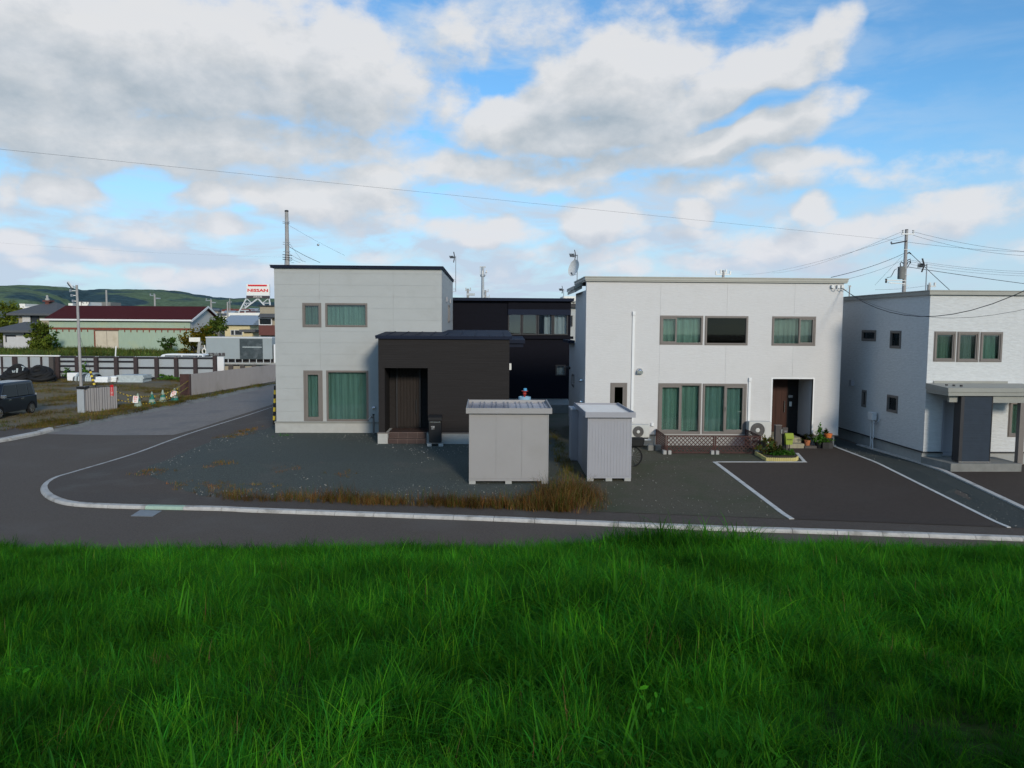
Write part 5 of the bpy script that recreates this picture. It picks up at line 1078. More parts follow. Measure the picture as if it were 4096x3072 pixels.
w = MB(); w.holes(TX, TX1, .43, TZ, [(a + .01, b - .01, c + .01, d - .01) for a, b, c, d in ht2], 0, .16, front(YT)); w.holes(YT + .16, 34.5, .43, TZ, [(a + .01, b - .01, c + .01, d - .01) for a, b, c, d in hs_], 0, .16, sideL(TX)); w.box(TX + .16, TX1, 34.3, 34.5, .43, TZ).box(TX + .16, TX1, YT + .16, 34.3, TZ - .2, TZ - .1)
w.build('wall', M['siding_stone'], h)
MB().box(TX + 1.5, TX1, YT + 1.6, YT + 1.65, .4, 5.3).box(TX + 1.5, TX + 1.55, YT + 1.65, 34, .4, 5.3).build('room_partition', M['interior'], h)
for k in range(4): window(h, front(YT - .002), *ht[k], [(1, .035)] if k < 3 else [(1, .05)], .045, seed=20 + k, cur=('curtain_sage', 'curtain_grey', 'curtain', 'curtain_sage')[k])
for k in range(4): window(h, sideL(TX - .002), *hs_[k], [(1, .025)], .04, dark=k < 3, seed=30 + k)
MB().box(TX - .02, TX1, YT + .03, YT + .2, 0, .395).box(TX + .03, TX + .2, YT + .2, 34.4, 0, .395).build('foundation', M['foundation_grey'], h); MB().box(TX - .05, pd[0] - .02, YT - .05, YT + .028, .397, .43).box(pd[1] + .6, TX1, YT - .05, YT + .028, .397, .43).box(TX - .05, TX + .029, YT + .029, 34.5, .397, .43).build('base_flashing', M['dark_trim'], h)
o_ = lambda u, d, z: (u, z, d)
MB().box(TX - .1, TX1, YT - .12, 34.6, TZ + .09, TZ + .12).holes(TX - .08, TX1, YT - .1, 34.58, [(TX - .05, TX1 - .1, YT - .07, 34.5)], TZ - .03, TZ + .088, o_).build('roof', M['grey_metal'], h)
MB().box(pd[0] + .03, pd[1], YT + .05, YT + .1, .42, pd[3] - .03).build('door', M['shed_grey'], h); MB().box(pd[0] - .04, pd[0] + .03, YT - .03, YT + .12, .42, pd[3]).box(pd[0] + .03, pd[1], YT - .02, YT + .12, .3, .419).build('door_frame', M['shed_grey'], h)
q = atX(S('F', 207, 980), TX); MB().box(TX - .12, TX - .001, q.y - .1, q.y + .1, q.z - .11, q.z + .11).build('vent_hood', M['shed_grey'], h)
cy = 23.62
def q_(x, y, Y): return atY(S('q', x, y), Y)
c0 = q_(130, 170, YT); c1 = q_(540, 285, cy); zf0, zf1 = q_(545, 410, cy).z, q_(545, 285, cy).z; X0 = TX - .03; X1 = X0 + 3.2; zm = q_(545, 353, cy).z
cn = MB(); cn.prism([(cy, zm + .004), (YT - .02, zm + .004), (YT - .02, zf1 + .06), (cy, zf1)], X0, X1, 'X'); cn.prism([(cy + .03, zf0), (YT - .02, zf0), (YT - .02, zm), (cy + .03, zm)], X0 + .03, X1 - .03, 'X'); ca = cn.build('canopy', M['grey_metal'], h)
xe = q_(1300, 185, YT).x; MB().box(c0.x, xe, YT - .03, YT - .004, zf1 + .05, c0.z).build('flashing', M['grey_metal'], ca)
for x, y in ((340, 245), (455, 262), (570, 272)): p = q_(x, y, (cy + YT) / 2 - (x - 340) * .001); MB().box(p.x - .03, p.x + .03, p.y - .03, p.y + .03, zf1 + .0, zf1 + .07).build('snow_guard', M['dark_trim'], ca)
pz0 = q_(540, 1445, cy + .2).z; bx0 = q_(580, 900, cy + .15).x; bx1 = q_(1040, 700, cy + .15).x; py0 = cy + .12
MB().box(bx0 + .03, bx1 - .0, py0, py0 + .12, pz0, zf0 - .003).build('porch_panel', M['blue_panel'], h, label='dark blue ribbed porch panel'); MB().box(bx0 - .08, bx0 + .028, py0 - .012, py0 + .35, pz0, zf0 - .003).box(bx1 + .001, bx1 + .025, py0 - .012, py0 + .13, pz0, zf0 - .003).build('panel_trim', M['dark_trim'], h); MB().box(bx0 - .08, bx1 + .03, py0 - .03, py0 - .013, pz0 - .02, pz0 + .02).build('panel_sill', M['chrome'], h)
zb0 = q_(1200, 515, cy + .2).z; MB().box(bx1 + .03, X1 - .1, py0, py0 + .1, zb0, zf0 - .003).build('beam', M['grey_metal'], h); MB().box(X0 + .2, bx0 - .09, cy + .25, cy + .35, zf0 - .22, zf0 - .003).build('beam', M['grey_metal'], h)
ppx = q_(1500, 1000, cy + .2).x; MB().box(ppx - .08, ppx + .09, py0, py0 + .16, .2, zb0 - .003).build('porch_post', M['taupe_frame'], h)
sz = q_(800, 1480, cy).z; sl0 = X0 + .15; sl1 = q_(1525, 1550, cy).x
MB().prism([(X0 - .02, YT + .02), (X0 + .2, cy), (sl1, cy), (sl1, YT + .02)], 0, max(.2, sz), 'Z').build('porch_slab', M['concrete_dark'], h)
# gas meter pipes
g0 = atX(S('F', 355, 1215), TX - .12); t = thing('gas_meter', 'grey gas meter with thin pipes on the shaded side wall of the right house', 'gas meter', (TX - .15, g0.y, 0))
MB().box(TX - .24, TX - .06, g0.y - .17, g0.y + .17, g0.z - .2, g0.z + .1).build('meter_box', M['steel_white'], t, bevel=.02)
for dy, zt_ in ((-.12, g0.z - .2), (.08, g0.z - .2)): MB().tube([(TX - .14, g0.y + dy, zt_), (TX - .14, g0.y + dy, .45), (TX - .14, g0.y + dy * .5, .35), (TX - .14, g0.y + dy, .0)], .026, 8).build('pipe', M['steel_white'], t)
MB().tube([(TX - .14, g0.y - .12, g0.z - .3), (TX - .14, g0.y - .3, g0.z - .3), (TX - .1, g0.y - .34, g0.z - .22), (TX - .05, g0.y - .36, g0.z - .1)], .02, 6).build('pipe', M['galvanised'], t)
# ------------------------------------------------------------------ left-hand lot
zl0 = LEFTZ
def on_left(p): return atz(p, LEFTZ)
def corr(mb, a, b, z0, z1, pitch=.13, amp=.018, th=.004):
    a, b = Vector((a[0], a[1], 0)), Vector((b[0], b[1], 0)); L = (b - a).length; d = (b - a) / L; n = Vector((-d.y, d.x, 0)); k = int(L / pitch * 4); vs = []; fs = []
    for i in range(k + 1):
        s = L * i / k; p = a + d * s + n * amp * (1, .25, -1, -.25)[i % 4]
        za, zb = (z0, z1) if not callable(z1) else (z0, z1(i / k))
        vs += [(p.x, p.y, za), (p.x, p.y, zb), (p.x + n.x * th, p.y + n.y * th, za), (p.x + n.x * th, p.y + n.y * th, zb)]
    for i in range(k): o = 4 * i; fs += [(o, o + 4, o + 5, o + 1), (o + 2, o + 3, o + 7, o + 6), (o + 1, o + 5, o + 7, o + 3)]
    mb.add(vs, fs); return mb
def corr_fence(label, a, b, z1, sheets, name='corrugated_fence'):
    t = thing(name, label, 'fence', (a[0], a[1], zl0)); a, b = Vector(a[:2]), Vector(b[:2])
    for k in range(sheets):
        p, q = a.lerp(b, k / sheets), a.lerp(b, (k + 1) / sheets); o = Vector((0, .006 * (k % 2)))
        mb = MB(); corr(mb, p + o, q + o, zl0 - .05, z1 + random.uniform(-.01, .01)); mb.build('corrugated_sheet', M['corrugated'], t)
    d = (b - a).normalized(); n = Vector((-d.y, d.x)) * .05
    for z in (zl0 + .25, z1 - .2): MB().bar((a.x + n.x, a.y + n.y, z), (b.x + n.x, b.y + n.y, z), .05).build('rail', M['fence_post'], t)
    for k in range(sheets // 2 + 1): p = a.lerp(b, min(1, k * 2 / sheets)); MB().bar((p.x + n.x * 2, p.y + n.y * 2, zl0 - .1), (p.x + n.x * 2, p.y + n.y * 2, z1 - .03), .09).build('post', M['fence_post'], t)
    return t
a, b = on_left(S('A', 800, 1303)), on_left(S('A', 1110, 1272)); z1 = atY(S('A', 800, 1078), a.y).z
t = corr_fence('short grey corrugated fence piece beside the lamp pole on the left', a, b, z1, 4)
p = on_left(S('A', 765, 1306)); MB().box(p.x - .16, p.x + .2, p.y, p.y + .02, zl0, atY(S('A', 765, 1085), p.y).z).build('end_panel', M['fence_sheet'], t); MB().box(p.x - .2, p.x + .25, p.y + .03, p.y + .5, z1 + .0, z1 + .12).build('cap', M['black_plastic'], t)
q0, q1 = atY(S('A', 1072, 1038), b.y - .05), atY(S('A', 1100, 1142), b.y - .05); dd = (Vector((b.x, b.y)) - Vector((a.x, a.y))).normalized()
sg = MB(); c_ = Vector((b.x, b.y)) - dd * .25; yw = math.atan2(dd.y, dd.x); sg.bar((c_.x - dd.x * .09, c_.y - dd.y * .09 - .05, (q0.z + q1.z) / 2), (c_.x + dd.x * .09, c_.y + dd.y * .09 - .05, (q0.z + q1.z) / 2), .02, q0.z - q1.z)
so_ = thing('notice_board', 'narrow red vertical notice with white writing on the end of the short fence', 'sign', (c_.x, c_.y, q1.z)); sg.build('board', M['sign_red'], so_)
for k, ch in enumerate('立入禁止'): text(ch, .13, M['sign_white'], facing((c_.x + dd.y * .075 * 0, c_.y - .075, q0.z - .2 - k * (q0.z - q1.z) / 4.6), 1, yw), so_)
a, b = on_left(S('B', 515, 1142)), on_left(S('B', 1290, 1010)); z1 = atY(S('B', 515, 940), a.y).z
t = corr_fence('long grey corrugated fence running along the far pavement', a, b + (b - a) * .25, z1, 16)
MB().bar((a.x - .42, a.y + .1, zl0 - .05), (a.x - .42, a.y + .1, z1), .75, .05, (0, 1, 0)).build('end_board', M['rust_sheet'], t)
# board fence with white sheets between dark posts
FY = 66.
def fx(c, x): return atY(S(c, x, 850), FY).x
ft, fb_ = atY(S('A', 900, 772), FY).z, zl0
t = thing('panel_fence', 'fence of white sheets between dark posts and rails at the back of the empty lot', 'fence', (fx('A', 1112), FY, zl0))
posts = [('A', 558), ('A', 742), ('A', 922), ('A', 1112), ('A', 1297), ('B', 190), ('B', 375), ('B', 557), ('B', 742)]
X = [fx(*p) for p in posts]
for k, x in enumerate(X): MB().box(x - .15, x + .15, FY - .3, FY - .06, zl0 - .1, ft - .02 + .12 * (k == 8)).build('post', M['fence_post'], t)
for k in range(8):
    x0, x1 = X[k] + .03, X[k + 1] - .03; hh = ft - fb_
    MB().box(x0, x1, FY, FY + .03, fb_ + .1, ft + .03).build('sheet', M['fence_sheet'], t)
    lv = (.1, .33, .58, .78, .97) if k < 2 else (.1, .5, .78, .97) if k < 4 else (.08, .52, .95)
    for l in lv: z = fb_ + hh * l; MB().box(X[k] + .152, X[k + 1] - .152, FY - .05, FY - .001, z - .08, z + .08).build('rail', M['fence_rail'], t)
t = thing('panel_fence', 'thin framed pale sheet fence behind the black coils at the far left', 'fence', (fx('A', 270), FY, zl0)); ft2 = atY(S('A', 300, 765), FY).z
xs = [fx('A', x) for x in (-180, -90, 25, 148, 280, 398, 515)]
for k in range(6): MB().box(xs[k] + .02, xs[k + 1] - .02, FY, FY + .03, fb_ + .1, ft2 - .1).build('sheet', M['fence_sheet'], t); MB().box(xs[k], xs[k + 1], FY - .04, FY - .001, fb_ + .9, fb_ + 1.0).build('rail', M['fence_rail'], t)
for k, x in enumerate(xs): MB().box(x - (.2 if k == 3 else .06), x + (.2 if k == 3 else .06), FY - .15, FY - .045, fb_, ft2 - .06).build('post', M['fence_post'], t)
MB().box(xs[0], xs[-1] + .5, FY - .1, FY + .1, ft2 - .05, ft2 + .05).build('cap', M['duct_white'], t)
x = fx('A', 530); MB().box(x - .25, x + .12, FY - .6, FY - .3, zl0, ft2 - .05).build('end_post', M['pillar_brown'], t)
# coils of black pipe
for k, (xc, w_, lab) in enumerate(((155, 270, 'flat heap of black hose coils with white bands, left of the two heaps'), (385, 250, 'round heap of black hose coils, nearest the dark fence posts'))):
    Y = 62.5 + k * .4; c = atY(S('A', xc, 930), Y); R = w_ / 2 / 2.37 * Y / FPX; t = thing('hose_coil', lab, 'hose coil', (c.x, Y, zl0), group='coils of black hose')
    rnd = random.Random(k)
    for j in range(6):
        rr = R * (1 - .12 * j) ; zc = zl0 + .12 + (.0, .2, .4, .58, .62, .5)[j] * (1.25, 1.1)[k]; ox, oy = rnd.uniform(-.2, .2), rnd.uniform(-.2, .2)
        MB().tube([(c.x + ox + rr * math.cos(a), Y + oy + rr * .8 * math.sin(a), zc + .1 * math.sin(a * 2 + j) + .34 * (j > 1) * math.sin(a)) for a in (2 * math.pi * i / 26 for i in range(27))], .15, 8, False).build('hose', M['black_rubber'], t, smooth=True)
        MB().tube([(c.x + ox + rr * .72 * math.cos(a), Y + oy + rr * .6 * math.sin(a), zc + .16 * math.sin(a)) for a in (2 * math.pi * i / 22 for i in range(23))], .15, 8, False).build('hose', M['black_rubber'], t, smooth=True)
    if k == 0:
        for (x, y, x2, y2) in ((165, 885, 160, 925), (205, 865, 235, 875), (225, 870, 215, 905), (120, 905, 125, 925), (145, 905, 135, 925)): MB().bar(atY(S('f', x * 4.148 / 2.37, (y - 663.6) * 4.148 / 2.37), Y - R * .57), atY(S('f', x2 * 4.148 / 2.37, (y2 - 663.6) * 4.148 / 2.37), Y - R * .57), .12, .05).build('band', M['foam_grey'], t)
q = on_left(S('A', 490, 968)); tag(MB().box(q.x - 1.2, q.x + 1.1, q.y, q.y + .6, zl0 - .02, zl0 + .32).build('concrete_slab', M['concrete'], bevel=.03), 'pale concrete slab lying at the foot of the brown end post', 'slab')
# white foam boards and bundles
def boxpx(name, label, cat, c, x0, y0, x1, y1, Y, dep, mat, group=None, n=1, sl=0., parts='board'):
    a, b = atY(S(c, x0, y0), Y), atY(S(c, x1, y1), Y); z0 = zl0; t = thing(name, label, cat, ((a.x + b.x) / 2, Y, z0), group=group); H = a.z - z0; rnd = random.Random(int(x0))
    for k in range(n):
        zz0, zz1 = z0 + H * k / n + .004, z0 + H * (k + 1) / n - .004; s = rnd.uniform(-.12, .12) if k else 0
        MB().box(a.x + s, b.x + s * .5 + rnd.uniform(-.1, .1), Y + rnd.uniform(-.05, .05), Y + dep, zz0, zz1).build(parts, M[mat], t)
    return t
def lot_y(c, x, y): return on_left(S(c, x, y)).y
Y = lot_y('A', 690, 1004); boxpx('foam_block', 'single upright white foam slab, left end of the stacked materials', 'foam block', 'A', 632, 928, 745, 1004, Y, .5, 'foam_white')
a_, b_ = atY(S('A', 675, 1005), Y - .6), atY(S('A', 885, 945), Y - .6); t = thing('wrapped_bundle', 'heap wrapped in crumpled dark and silver plastic behind the lamp pole', 'bundle', ((a_.x + b_.x) / 2, Y, zl0)); mb = MB(); n = 14; vs = []; fs = []
for i in range(n + 1):
    for j in range(9): u, v = i / n, j / 8; x = a_.x + (b_.x - a_.x) * u; an = math.pi * v; vs.append((x + .1 * noise.noise((i * .9, j * .8, 1)), Y + .4 - .8 * math.cos(an), zl0 + max(0, (b_.z - zl0) * math.sin(an) ** .6 * (.85 + .35 * noise.noise((i * .7, j * .6, 4))))))
for i in range(n):
    for j in range(8): q = i * 9 + j; fs.append((q, q + 9, q + 10, q + 1))
mb.add(vs, fs); mb.build('wrapping', M['wrap_dark'], t)
rb = MB()
for u in (.15, .3, .62, .72, .82): x = a_.x + (b_.x - a_.x) * u; rb.tube([(x, Y + .4 - .86 * math.cos(math.pi * v / 8), zl0 + (b_.z - zl0) * 1.06 * math.sin(math.pi * v / 8) ** .6) for v in range(9)], .09, 5)
rb.build('plastic_fold', M['foam_grey'], t)
Y2 = lot_y('A', 1000, 1018); boxpx('foam_block', 'long white foam block lying right of the striped guard', 'foam block', 'A', 893, 965, 1020, 1016, Y2, .6, 'foam_white', n=2)
boxpx('board_stack', 'white wrapped boards in the middle of the stacked materials', 'board stack', 'A', 1020, 962, 1108, 1006, Y2 + .6, 1., 'foam_white', n=3)
boxpx('board_stack', 'stack of grey white boards at the right end of the materials', 'board stack', 'A', 1112, 950, 1360, 1019, Y2 + .1, 1.6, 'foam_grey', n=4)
boxpx('timber_stack', 'dark timber stacked on the ground right of the white boards', 'timber', 'B', 60, 935, 150, 985, lot_y('B', 100, 985), .8, 'fence_rail', n=3, parts='beam')
# lamp pole with a floodlight
q = on_left(S('A', 780, 1308)); LY = q.y + .5; tp = atY(S('A', 727, 95), LY); t = thing('lamp_pole', 'tall grey pole with tilted floodlight and cable brackets on the left', 'lamp pole', (q.x, LY, zl0)); bs = atY(S('A', 780, 1300), LY)
MB().tube([(bs.x, LY, zl0), (tp.x, LY, tp.z)], [.085, .06], 12).build('pole', M['pole_concrete'], t, smooth=True)
c = atY(S('A', 682, 100), LY); MB().bar((c.x - .13, LY - .15, c.z + .16), (c.x + .09, LY - .12, c.z - .16), .07, .3, (.5, -.85, .3)).build('floodlight', M['galvanised'], t); MB().bar((c.x, LY, c.z - .05), (tp.x, LY, c.z - .1), .05).build('arm', M['galvanised'], t)
for dz in (.3, .55, .85): MB().bar((tp.x - .4 + dz * .2, LY - .1, tp.z - dz), (tp.x, LY, tp.z - dz), .04).box(tp.x - .38 + dz * .2, tp.x - .28 + dz * .2, LY - .15, LY - .04, tp.z - dz - .07, tp.z - dz + .07).build('cable_bracket', M['galvanised'], t)
def guard(label, p, q, r, dark='fence_rail'):
    t = thing('guy_guard', label, 'guy wire guard', p); p, q = Vector(p), Vector(q); n = 9
    for k in range(n):
        a, b = p.lerp(q, k / n), p.lerp(q, (k + 1) / n - .002); MB().tube([a, b], r, 8).build('stripe', M['yellow' if k % 2 else 'black_plastic'], t)
    return t, q
gy = on_left(S('A', 900, 1062)); a_ = Vector((gy.x, gy.y, zl0)); b_ = atY(S('A', 852, 898), gy.y + .3)
t, e_ = guard('yellow and black striped guy guard leaning by the white foam blocks', a_, b_, .09); MB().tube([e_, e_ + (e_ - a_) * 2.2], .012, 4).build('guy_wire', M['wire'], t)
# cones, chain, placards
cones = [(505, 868, 'cone_white', 'faded white green traffic cone, nearest, carrying a placard'), (720, 838, 'cone_green', 'plain dark green traffic cone with a white tip'), (885, 802, 'cone_white', 'green and white swirled traffic cone in the middle of the row'), (1065, 775, 'cone_green', 'green traffic cone tipped back with a leaning placard')]
CP = []
for k, (x, y, m_, lab) in enumerate(cones):
    q = on_left(S('m', x, y)); CP.append(q); t = thing('traffic_cone', lab, 'traffic cone', (q.x, q.y, zl0), group='traffic cones closing the lot entrance'); r = .19
    MB().box(q.x - .24, q.x + .24, q.y - .24, q.y + .24, zl0 + .0, zl0 + .04).build('base', M['cone_green'], t); H = .74
    R_ = lambda v: r * (1 - v) + .03
    mats = [m_, 'cone_white', 'cone_green', m_, 'cone_white' if k != 0 else m_]
    for j in range(5): v0, v1 = j / 5, (j + 1) / 5 - .004; MB().lathe([(R_(v0), zl0 + .04 + H * v0), (R_(v1), zl0 + .04 + H * v1)], (q.x, q.y, 0), 14).build('band', M[mats[j]], t, smooth=True)
for k, (x, y, tl, lab) in enumerate(((467, 755, .05, 'white placard with red writing on the nearest cone'), (1045, 670, .25, 'tilted white placard with red writing on the farthest cone'))):
    Y = CP[0 if k == 0 else 3].y - .3; c = atY(S('m', x, y), Y); t = thing('placard', lab, 'sign', c); Rm_ = Matrix.Translation(c) @ Matrix.Rotation(tl, 4, 'Y') @ Matrix.Rotation(-.15, 4, 'X')
    mb = MB(); mb.box(-.15, .15, -.01, .01, -.2, .2, lambda a, b, c_: tuple(Rm_ @ Vector((a, b, c_)))); mb.build('board', M['sign_white'], t)
    for j, tx in enumerate(('駐車', '禁止', 'P×')): text(tx, .11, M['sign_red'], Rm_ @ Matrix.Translation((0, -.014, .12 - j * .12)) @ Matrix.Rotation(math.pi / 2, 4, 'X'), t)
def chain(name, pts, label):
    t = thing(name, label, 'chain', pts[0], group='yellow and black chains across the lot entrance'); P = resample([Vector(p) for p in pts], .1)
    for m_, o in (('yellow', 0), ('black_plastic', 1)):
        mb = MB()
        for i in range(o, len(P) - 1, 2): mb.bar(P[i], P[i + 1], .035)
        mb.build('chain_links', M[m_], t, kind='stuff')
Pm = lambda x, y, Y: atY(S('m', x, y), Y)
ys_ = [on_left(S('m', 170, 895)).y] + [p.y for p in CP] + [on_left(S('m', 1280, 690)).y]
chain('chain', smooth([Pm(170, 630, ys_[0]), Pm(330, 685, (ys_[0] + ys_[1]) / 2), Pm(520, 705, ys_[1]), Pm(720, 700, ys_[2]), Pm(880, 670, ys_[3]), Pm(1070, 600, ys_[4]), Pm(1275, 468, ys_[5])]), 'upper yellow and black plastic chain strung over the cones')
chain('chain', smooth([Pm(190, 760, ys_[0]), Pm(350, 790, (ys_[0] + ys_[1]) / 2), Pm(600, 818, ys_[1] + .5), Pm(760, 797, ys_[2]), Pm(940, 750, ys_[3]), Pm(1100, 675, ys_[4]), Pm(1270, 570, ys_[5])]), 'lower yellow and black plastic chain strung behind the cones')
for x, y0_, y1_, Y in ((352, 685, 790, ys_[1] - .5), (560, 705, 780, ys_[1] + .6), (760, 697, 795, ys_[2] + .2), (940, 655, 750, ys_[3] + .5), (1108, 580, 670, ys_[4] + .5)): chain('chain', [Pm(x, y0_, Y), Pm(x, y1_, Y)], 'short hanging chain ' + {352: 'nearest the short corrugated fence', 560: 'just right of the cone with the upright placard', 760: 'beside the plain dark green cone', 940: 'between the swirled cone and the tipped cone', 1108: 'nearest the long corrugated fence'}[x])
# ------------------------------------------------------------------ cars and truck
def car(name, label, loc, rz, L, Wd, H, mat, top=.88, van=False, cat='car'):
    t = thing(name, label, cat, loc, rz); hl = L / 2
    lo = [(-hl, .28), (-hl - .02, .5), (-hl + .02, .98), (hl - .75, .98), (hl - .1, .86), (hl, .6), (hl - .02, .26)]
    wb = L * .365; wr_ = .29
    def arch(x): return [(x + .36 * math.cos(a), .2 + .36 * math.sin(a) + .05) for a in (math.pi * k / 8 for k in range(9))]
    poly = [(hl - .02, .24)] + arch(wb) + arch(-wb) + [(-hl, .24)] + lo[1:-1]
    mb = MB(); mb.prism(poly, -Wd / 2, Wd / 2, 'Y'); mb.build('body', M[mat], t, local=True, bevel=.035)
    if van: g = [(-hl + .1, .975), (-hl + .3, H - .06), (-hl + .6, H), (hl - 1.9, H), (hl - 1.5, H - .08), (hl - .72, .975)]
    else: g = [(-hl + .03, .975), (-hl + .16, H - .08), (-hl + .32, H), (hl - 1.15, H), (hl - .95, H - .06), (hl - .5, .975)]
    n = len(g); vs = []
    for s in (-1, 1):
        for x, z in g: k = (z - .975) / (H - .975); vs.append((x, s * (Wd / 2 - .02 - .11 * k), z))
    mb = MB(); mb.add(vs, [tuple(range(n)), tuple(range(2 * n - 1, n - 1, -1))] + [(i, (i + 1) % n, n + (i + 1) % n, n + i) for i in range(n)]); mb.build('cabin', M[mat], t, local=True, bevel=.05)
    def gl(pts, s):
        mb = MB(); v = []
        for o in (.012, -.01):
            for x, z in pts: k = (z - .975) / (H - .975); v.append((x, s * (Wd / 2 - .02 - .11 * k + o), z))
        m_ = len(pts); mb.add(v, [tuple(range(m_)), tuple(range(2 * m_ - 1, m_ - 1, -1))] + [(i, (i + 1) % m_, m_ + (i + 1) % m_, m_ + i) for i in range(m_)]); mb.build('side_window', M['car_glass'], t, local=True)
    zt, zb = H - .14, 1.02; xf = hl - (1.5 if van else .72); xb = -hl + .34; xm = (xf + xb) / 2
    for s in (-1, 1):
        gl([(xm + .05, zb), (xf, zb), (xf - .32, zt), (xm + .05, zt)], s); gl([(xb + .42, zb), (xm - .03, zb), (xm - .03, zt), (xb + .42, zt)], s); gl([(xb - .08, zb + .03), (xb + .34, zb), (xb + .34, zt), (xb + .02, zt)], s)
        for x in (xm - .42, xm + .55): MB().box(x - .0, x + .18, s * Wd / 2 - .01 if s < 0 else s * Wd / 2, s * Wd / 2 + .0 if s < 0 else s * Wd / 2 + .025, .86, .89).build('door_handle', M['chrome'], t, local=True)
        MB().box(xf - .12, xf + .08, s * (Wd / 2 + .02) - .07, s * (Wd / 2 + .02) + .12 * s if s > 0 else s * (Wd / 2 + .02) + .02, 1.0, 1.16).build('mirror', M['chrome'], t, local=True, bevel=.02)
        MB().box(-hl - .025, -hl + .1, s * (Wd / 2 - .1) - .07, s * (Wd / 2 - .1) + .07, .72, 1.05).build('tail_light', M['tail_white'], t, local=True, bevel=.02)
        MB().box(hl - .16, hl - .02, s * (Wd / 2 - .2) - .12, s * (Wd / 2 - .2) + .12, .66, .84).build('headlight', M['tail_white'], t, local=True, bevel=.03)
        for x in (wb, -wb):
            o = MB().lathe([(wr_ * .7, -.09), (wr_, -.08), (wr_, .08), (wr_ * .7, .09)], (x, s * (Wd / 2 - .09), wr_), 24, 'Y').build('wheel', M['black_rubber'], t, local=True, smooth=True)
            mb = MB(); yy = s * (Wd / 2 - .0)
            mb.lathe([(wr_ * .68, -.02), (wr_ * .7, .012), (wr_ * .6, .012), (wr_ * .58, -.02)], (x, yy, wr_), 20, 'Y')
            for k in range(6): a = k * math.pi / 3; mb.bar((x, yy, wr_), (x + wr_ * .62 * math.cos(a), yy, wr_ + wr_ * .62 * math.sin(a)), .06, .03, (0, 1, 0))
            mb.build('rim', M['chrome'], o, local=True)
    ws = MB(); x0_, z0_ = g[-1]; x1_, z1_ = g[-2]; ws.add([(x0_ - .03 + .02, -Wd / 2 + .12, z0_ + .05), (x0_ - .03 + .02, Wd / 2 - .12, z0_ + .05), (x1_ + .035, Wd / 2 - .2, z1_ - .03), (x1_ + .035, -Wd / 2 + .2, z1_ - .03)], [(0, 1, 2, 3)]); ws.build('windscreen', M['car_glass'], t, local=True)
    rs = MB(); rs.add([(-hl + .03, -Wd / 2 + .15, 1.08), (-hl + .03, Wd / 2 - .15, 1.08), (-hl + .13, Wd / 2 - .2, H - .14), (-hl + .13, -Wd / 2 + .2, H - .14)], [(0, 1, 2, 3)]); rs.build('rear_window', M['car_glass'], t, local=True)
    return t
w1, w2 = on_left(S('A', 300, 1312)), on_left(S('A', 3, 1366)); hd = (w2 - w1).normalized(); mid = (w1 + w2) / 2; nrm_ = Vector((-hd.y, hd.x, 0)); mid -= nrm_ * .74 * (1 if nrm_.y < 0 else -1)
car('parked_car', 'small boxy black car parked on the empty lot at the left edge', (mid.x, mid.y, zl0), math.atan2(hd.y, hd.x), 3.5, 1.5, 1.74, 'car_black')
q = atY(S('B', 395, 760), 74.5); q1 = atY(S('B', 395, 745), 74.5)
car('parked_car', 'low white car behind the fence, only its roof and windows showing', (q.x, 74.5, zl0), math.pi, 5.6, 1.8, q1.z - zl0, 'car_white', van=True)
TY = 83.; a_, b_ = atY(S('h', 568, 262), TY), atY(S('h', 2040, 760), TY); bl = atY(S('h', 575, 725), TY).z
t = thing('box_truck', 'silver box truck with a dark side panel behind the corrugated fence', 'truck', ((a_.x + b_.x) / 2, TY, zl0)); X0, X1, Z0, Z1 = a_.x, b_.x, b_.z, a_.z
MB().box(X0, X1, TY, TY + 2.3, Z0, Z1).build('cargo_box', M['truck_silver'], t, bevel=.03); MB().box(X0 - .02, X1 + .02, TY - .03, TY + 2.33, Z1 - .12, Z1 + .01).build('roof_rail', M['steel_white'], t)
p0, p1 = atY(S('h', 1318, 305), TY), atY(S('h', 1835, 755), TY); MB().box(p0.x, p1.x, TY - .03, TY - .001, Z0 + .03, p0.z).build('side_door', M['truck_dark'], t)
MB().box(p0.x + .3, p1.x - .1, TY - .05, TY - .031, Z0 + 1.25, Z0 + 1.33).build('door_bar', M['foam_grey'], t)
q = atY(S('h', 810, 655), TY - .012); text('北秋山急送', .36, M['sign_dark'], facing((q.x, TY - .03, q.z), 1.0), t, 'lettering', .02, .012)
MB().box(X0 + .3, X1 + .4, TY + .5, TY + 1.8, Z0 - .3, Z0 - .01).build('chassis', M['fence_rail'], t)
for k in range(9): x = X0 + .8 + k * (X1 - X0 - 1) / 8; MB().box(x - .03, x + .03, TY + .05, TY + .12, Z0 - .35, Z0 - .002).build('side_guard_post', M['steel_white'], t)
MB().box(X0 + .2, X1 - .2, TY + .04, TY + .09, Z0 - .42, Z0 - .36).build('side_guard', M['steel_white'], t)
for x in (atY(S('h', 1185, 800), TY).x, X1 + .9): MB().lathe([(.3, -.15), (.45, -.14), (.45, .14), (.3, .15)], (x, TY + .25, zl0 + .45), 20, 'Y').build('wheel', M['black_rubber'], t, smooth=True)
MB().prism([(X1 + .12, zl0 + .5), (X1 + 1.6, zl0 + .5), (X1 + 1.6, zl0 + 1.4), (X1 + 1.25, zl0 + 2.5), (X1 + .12, zl0 + 2.6)], TY + .1, TY + 2.1, 'Y').build('cab', M['car_white'], t, bevel=.05)
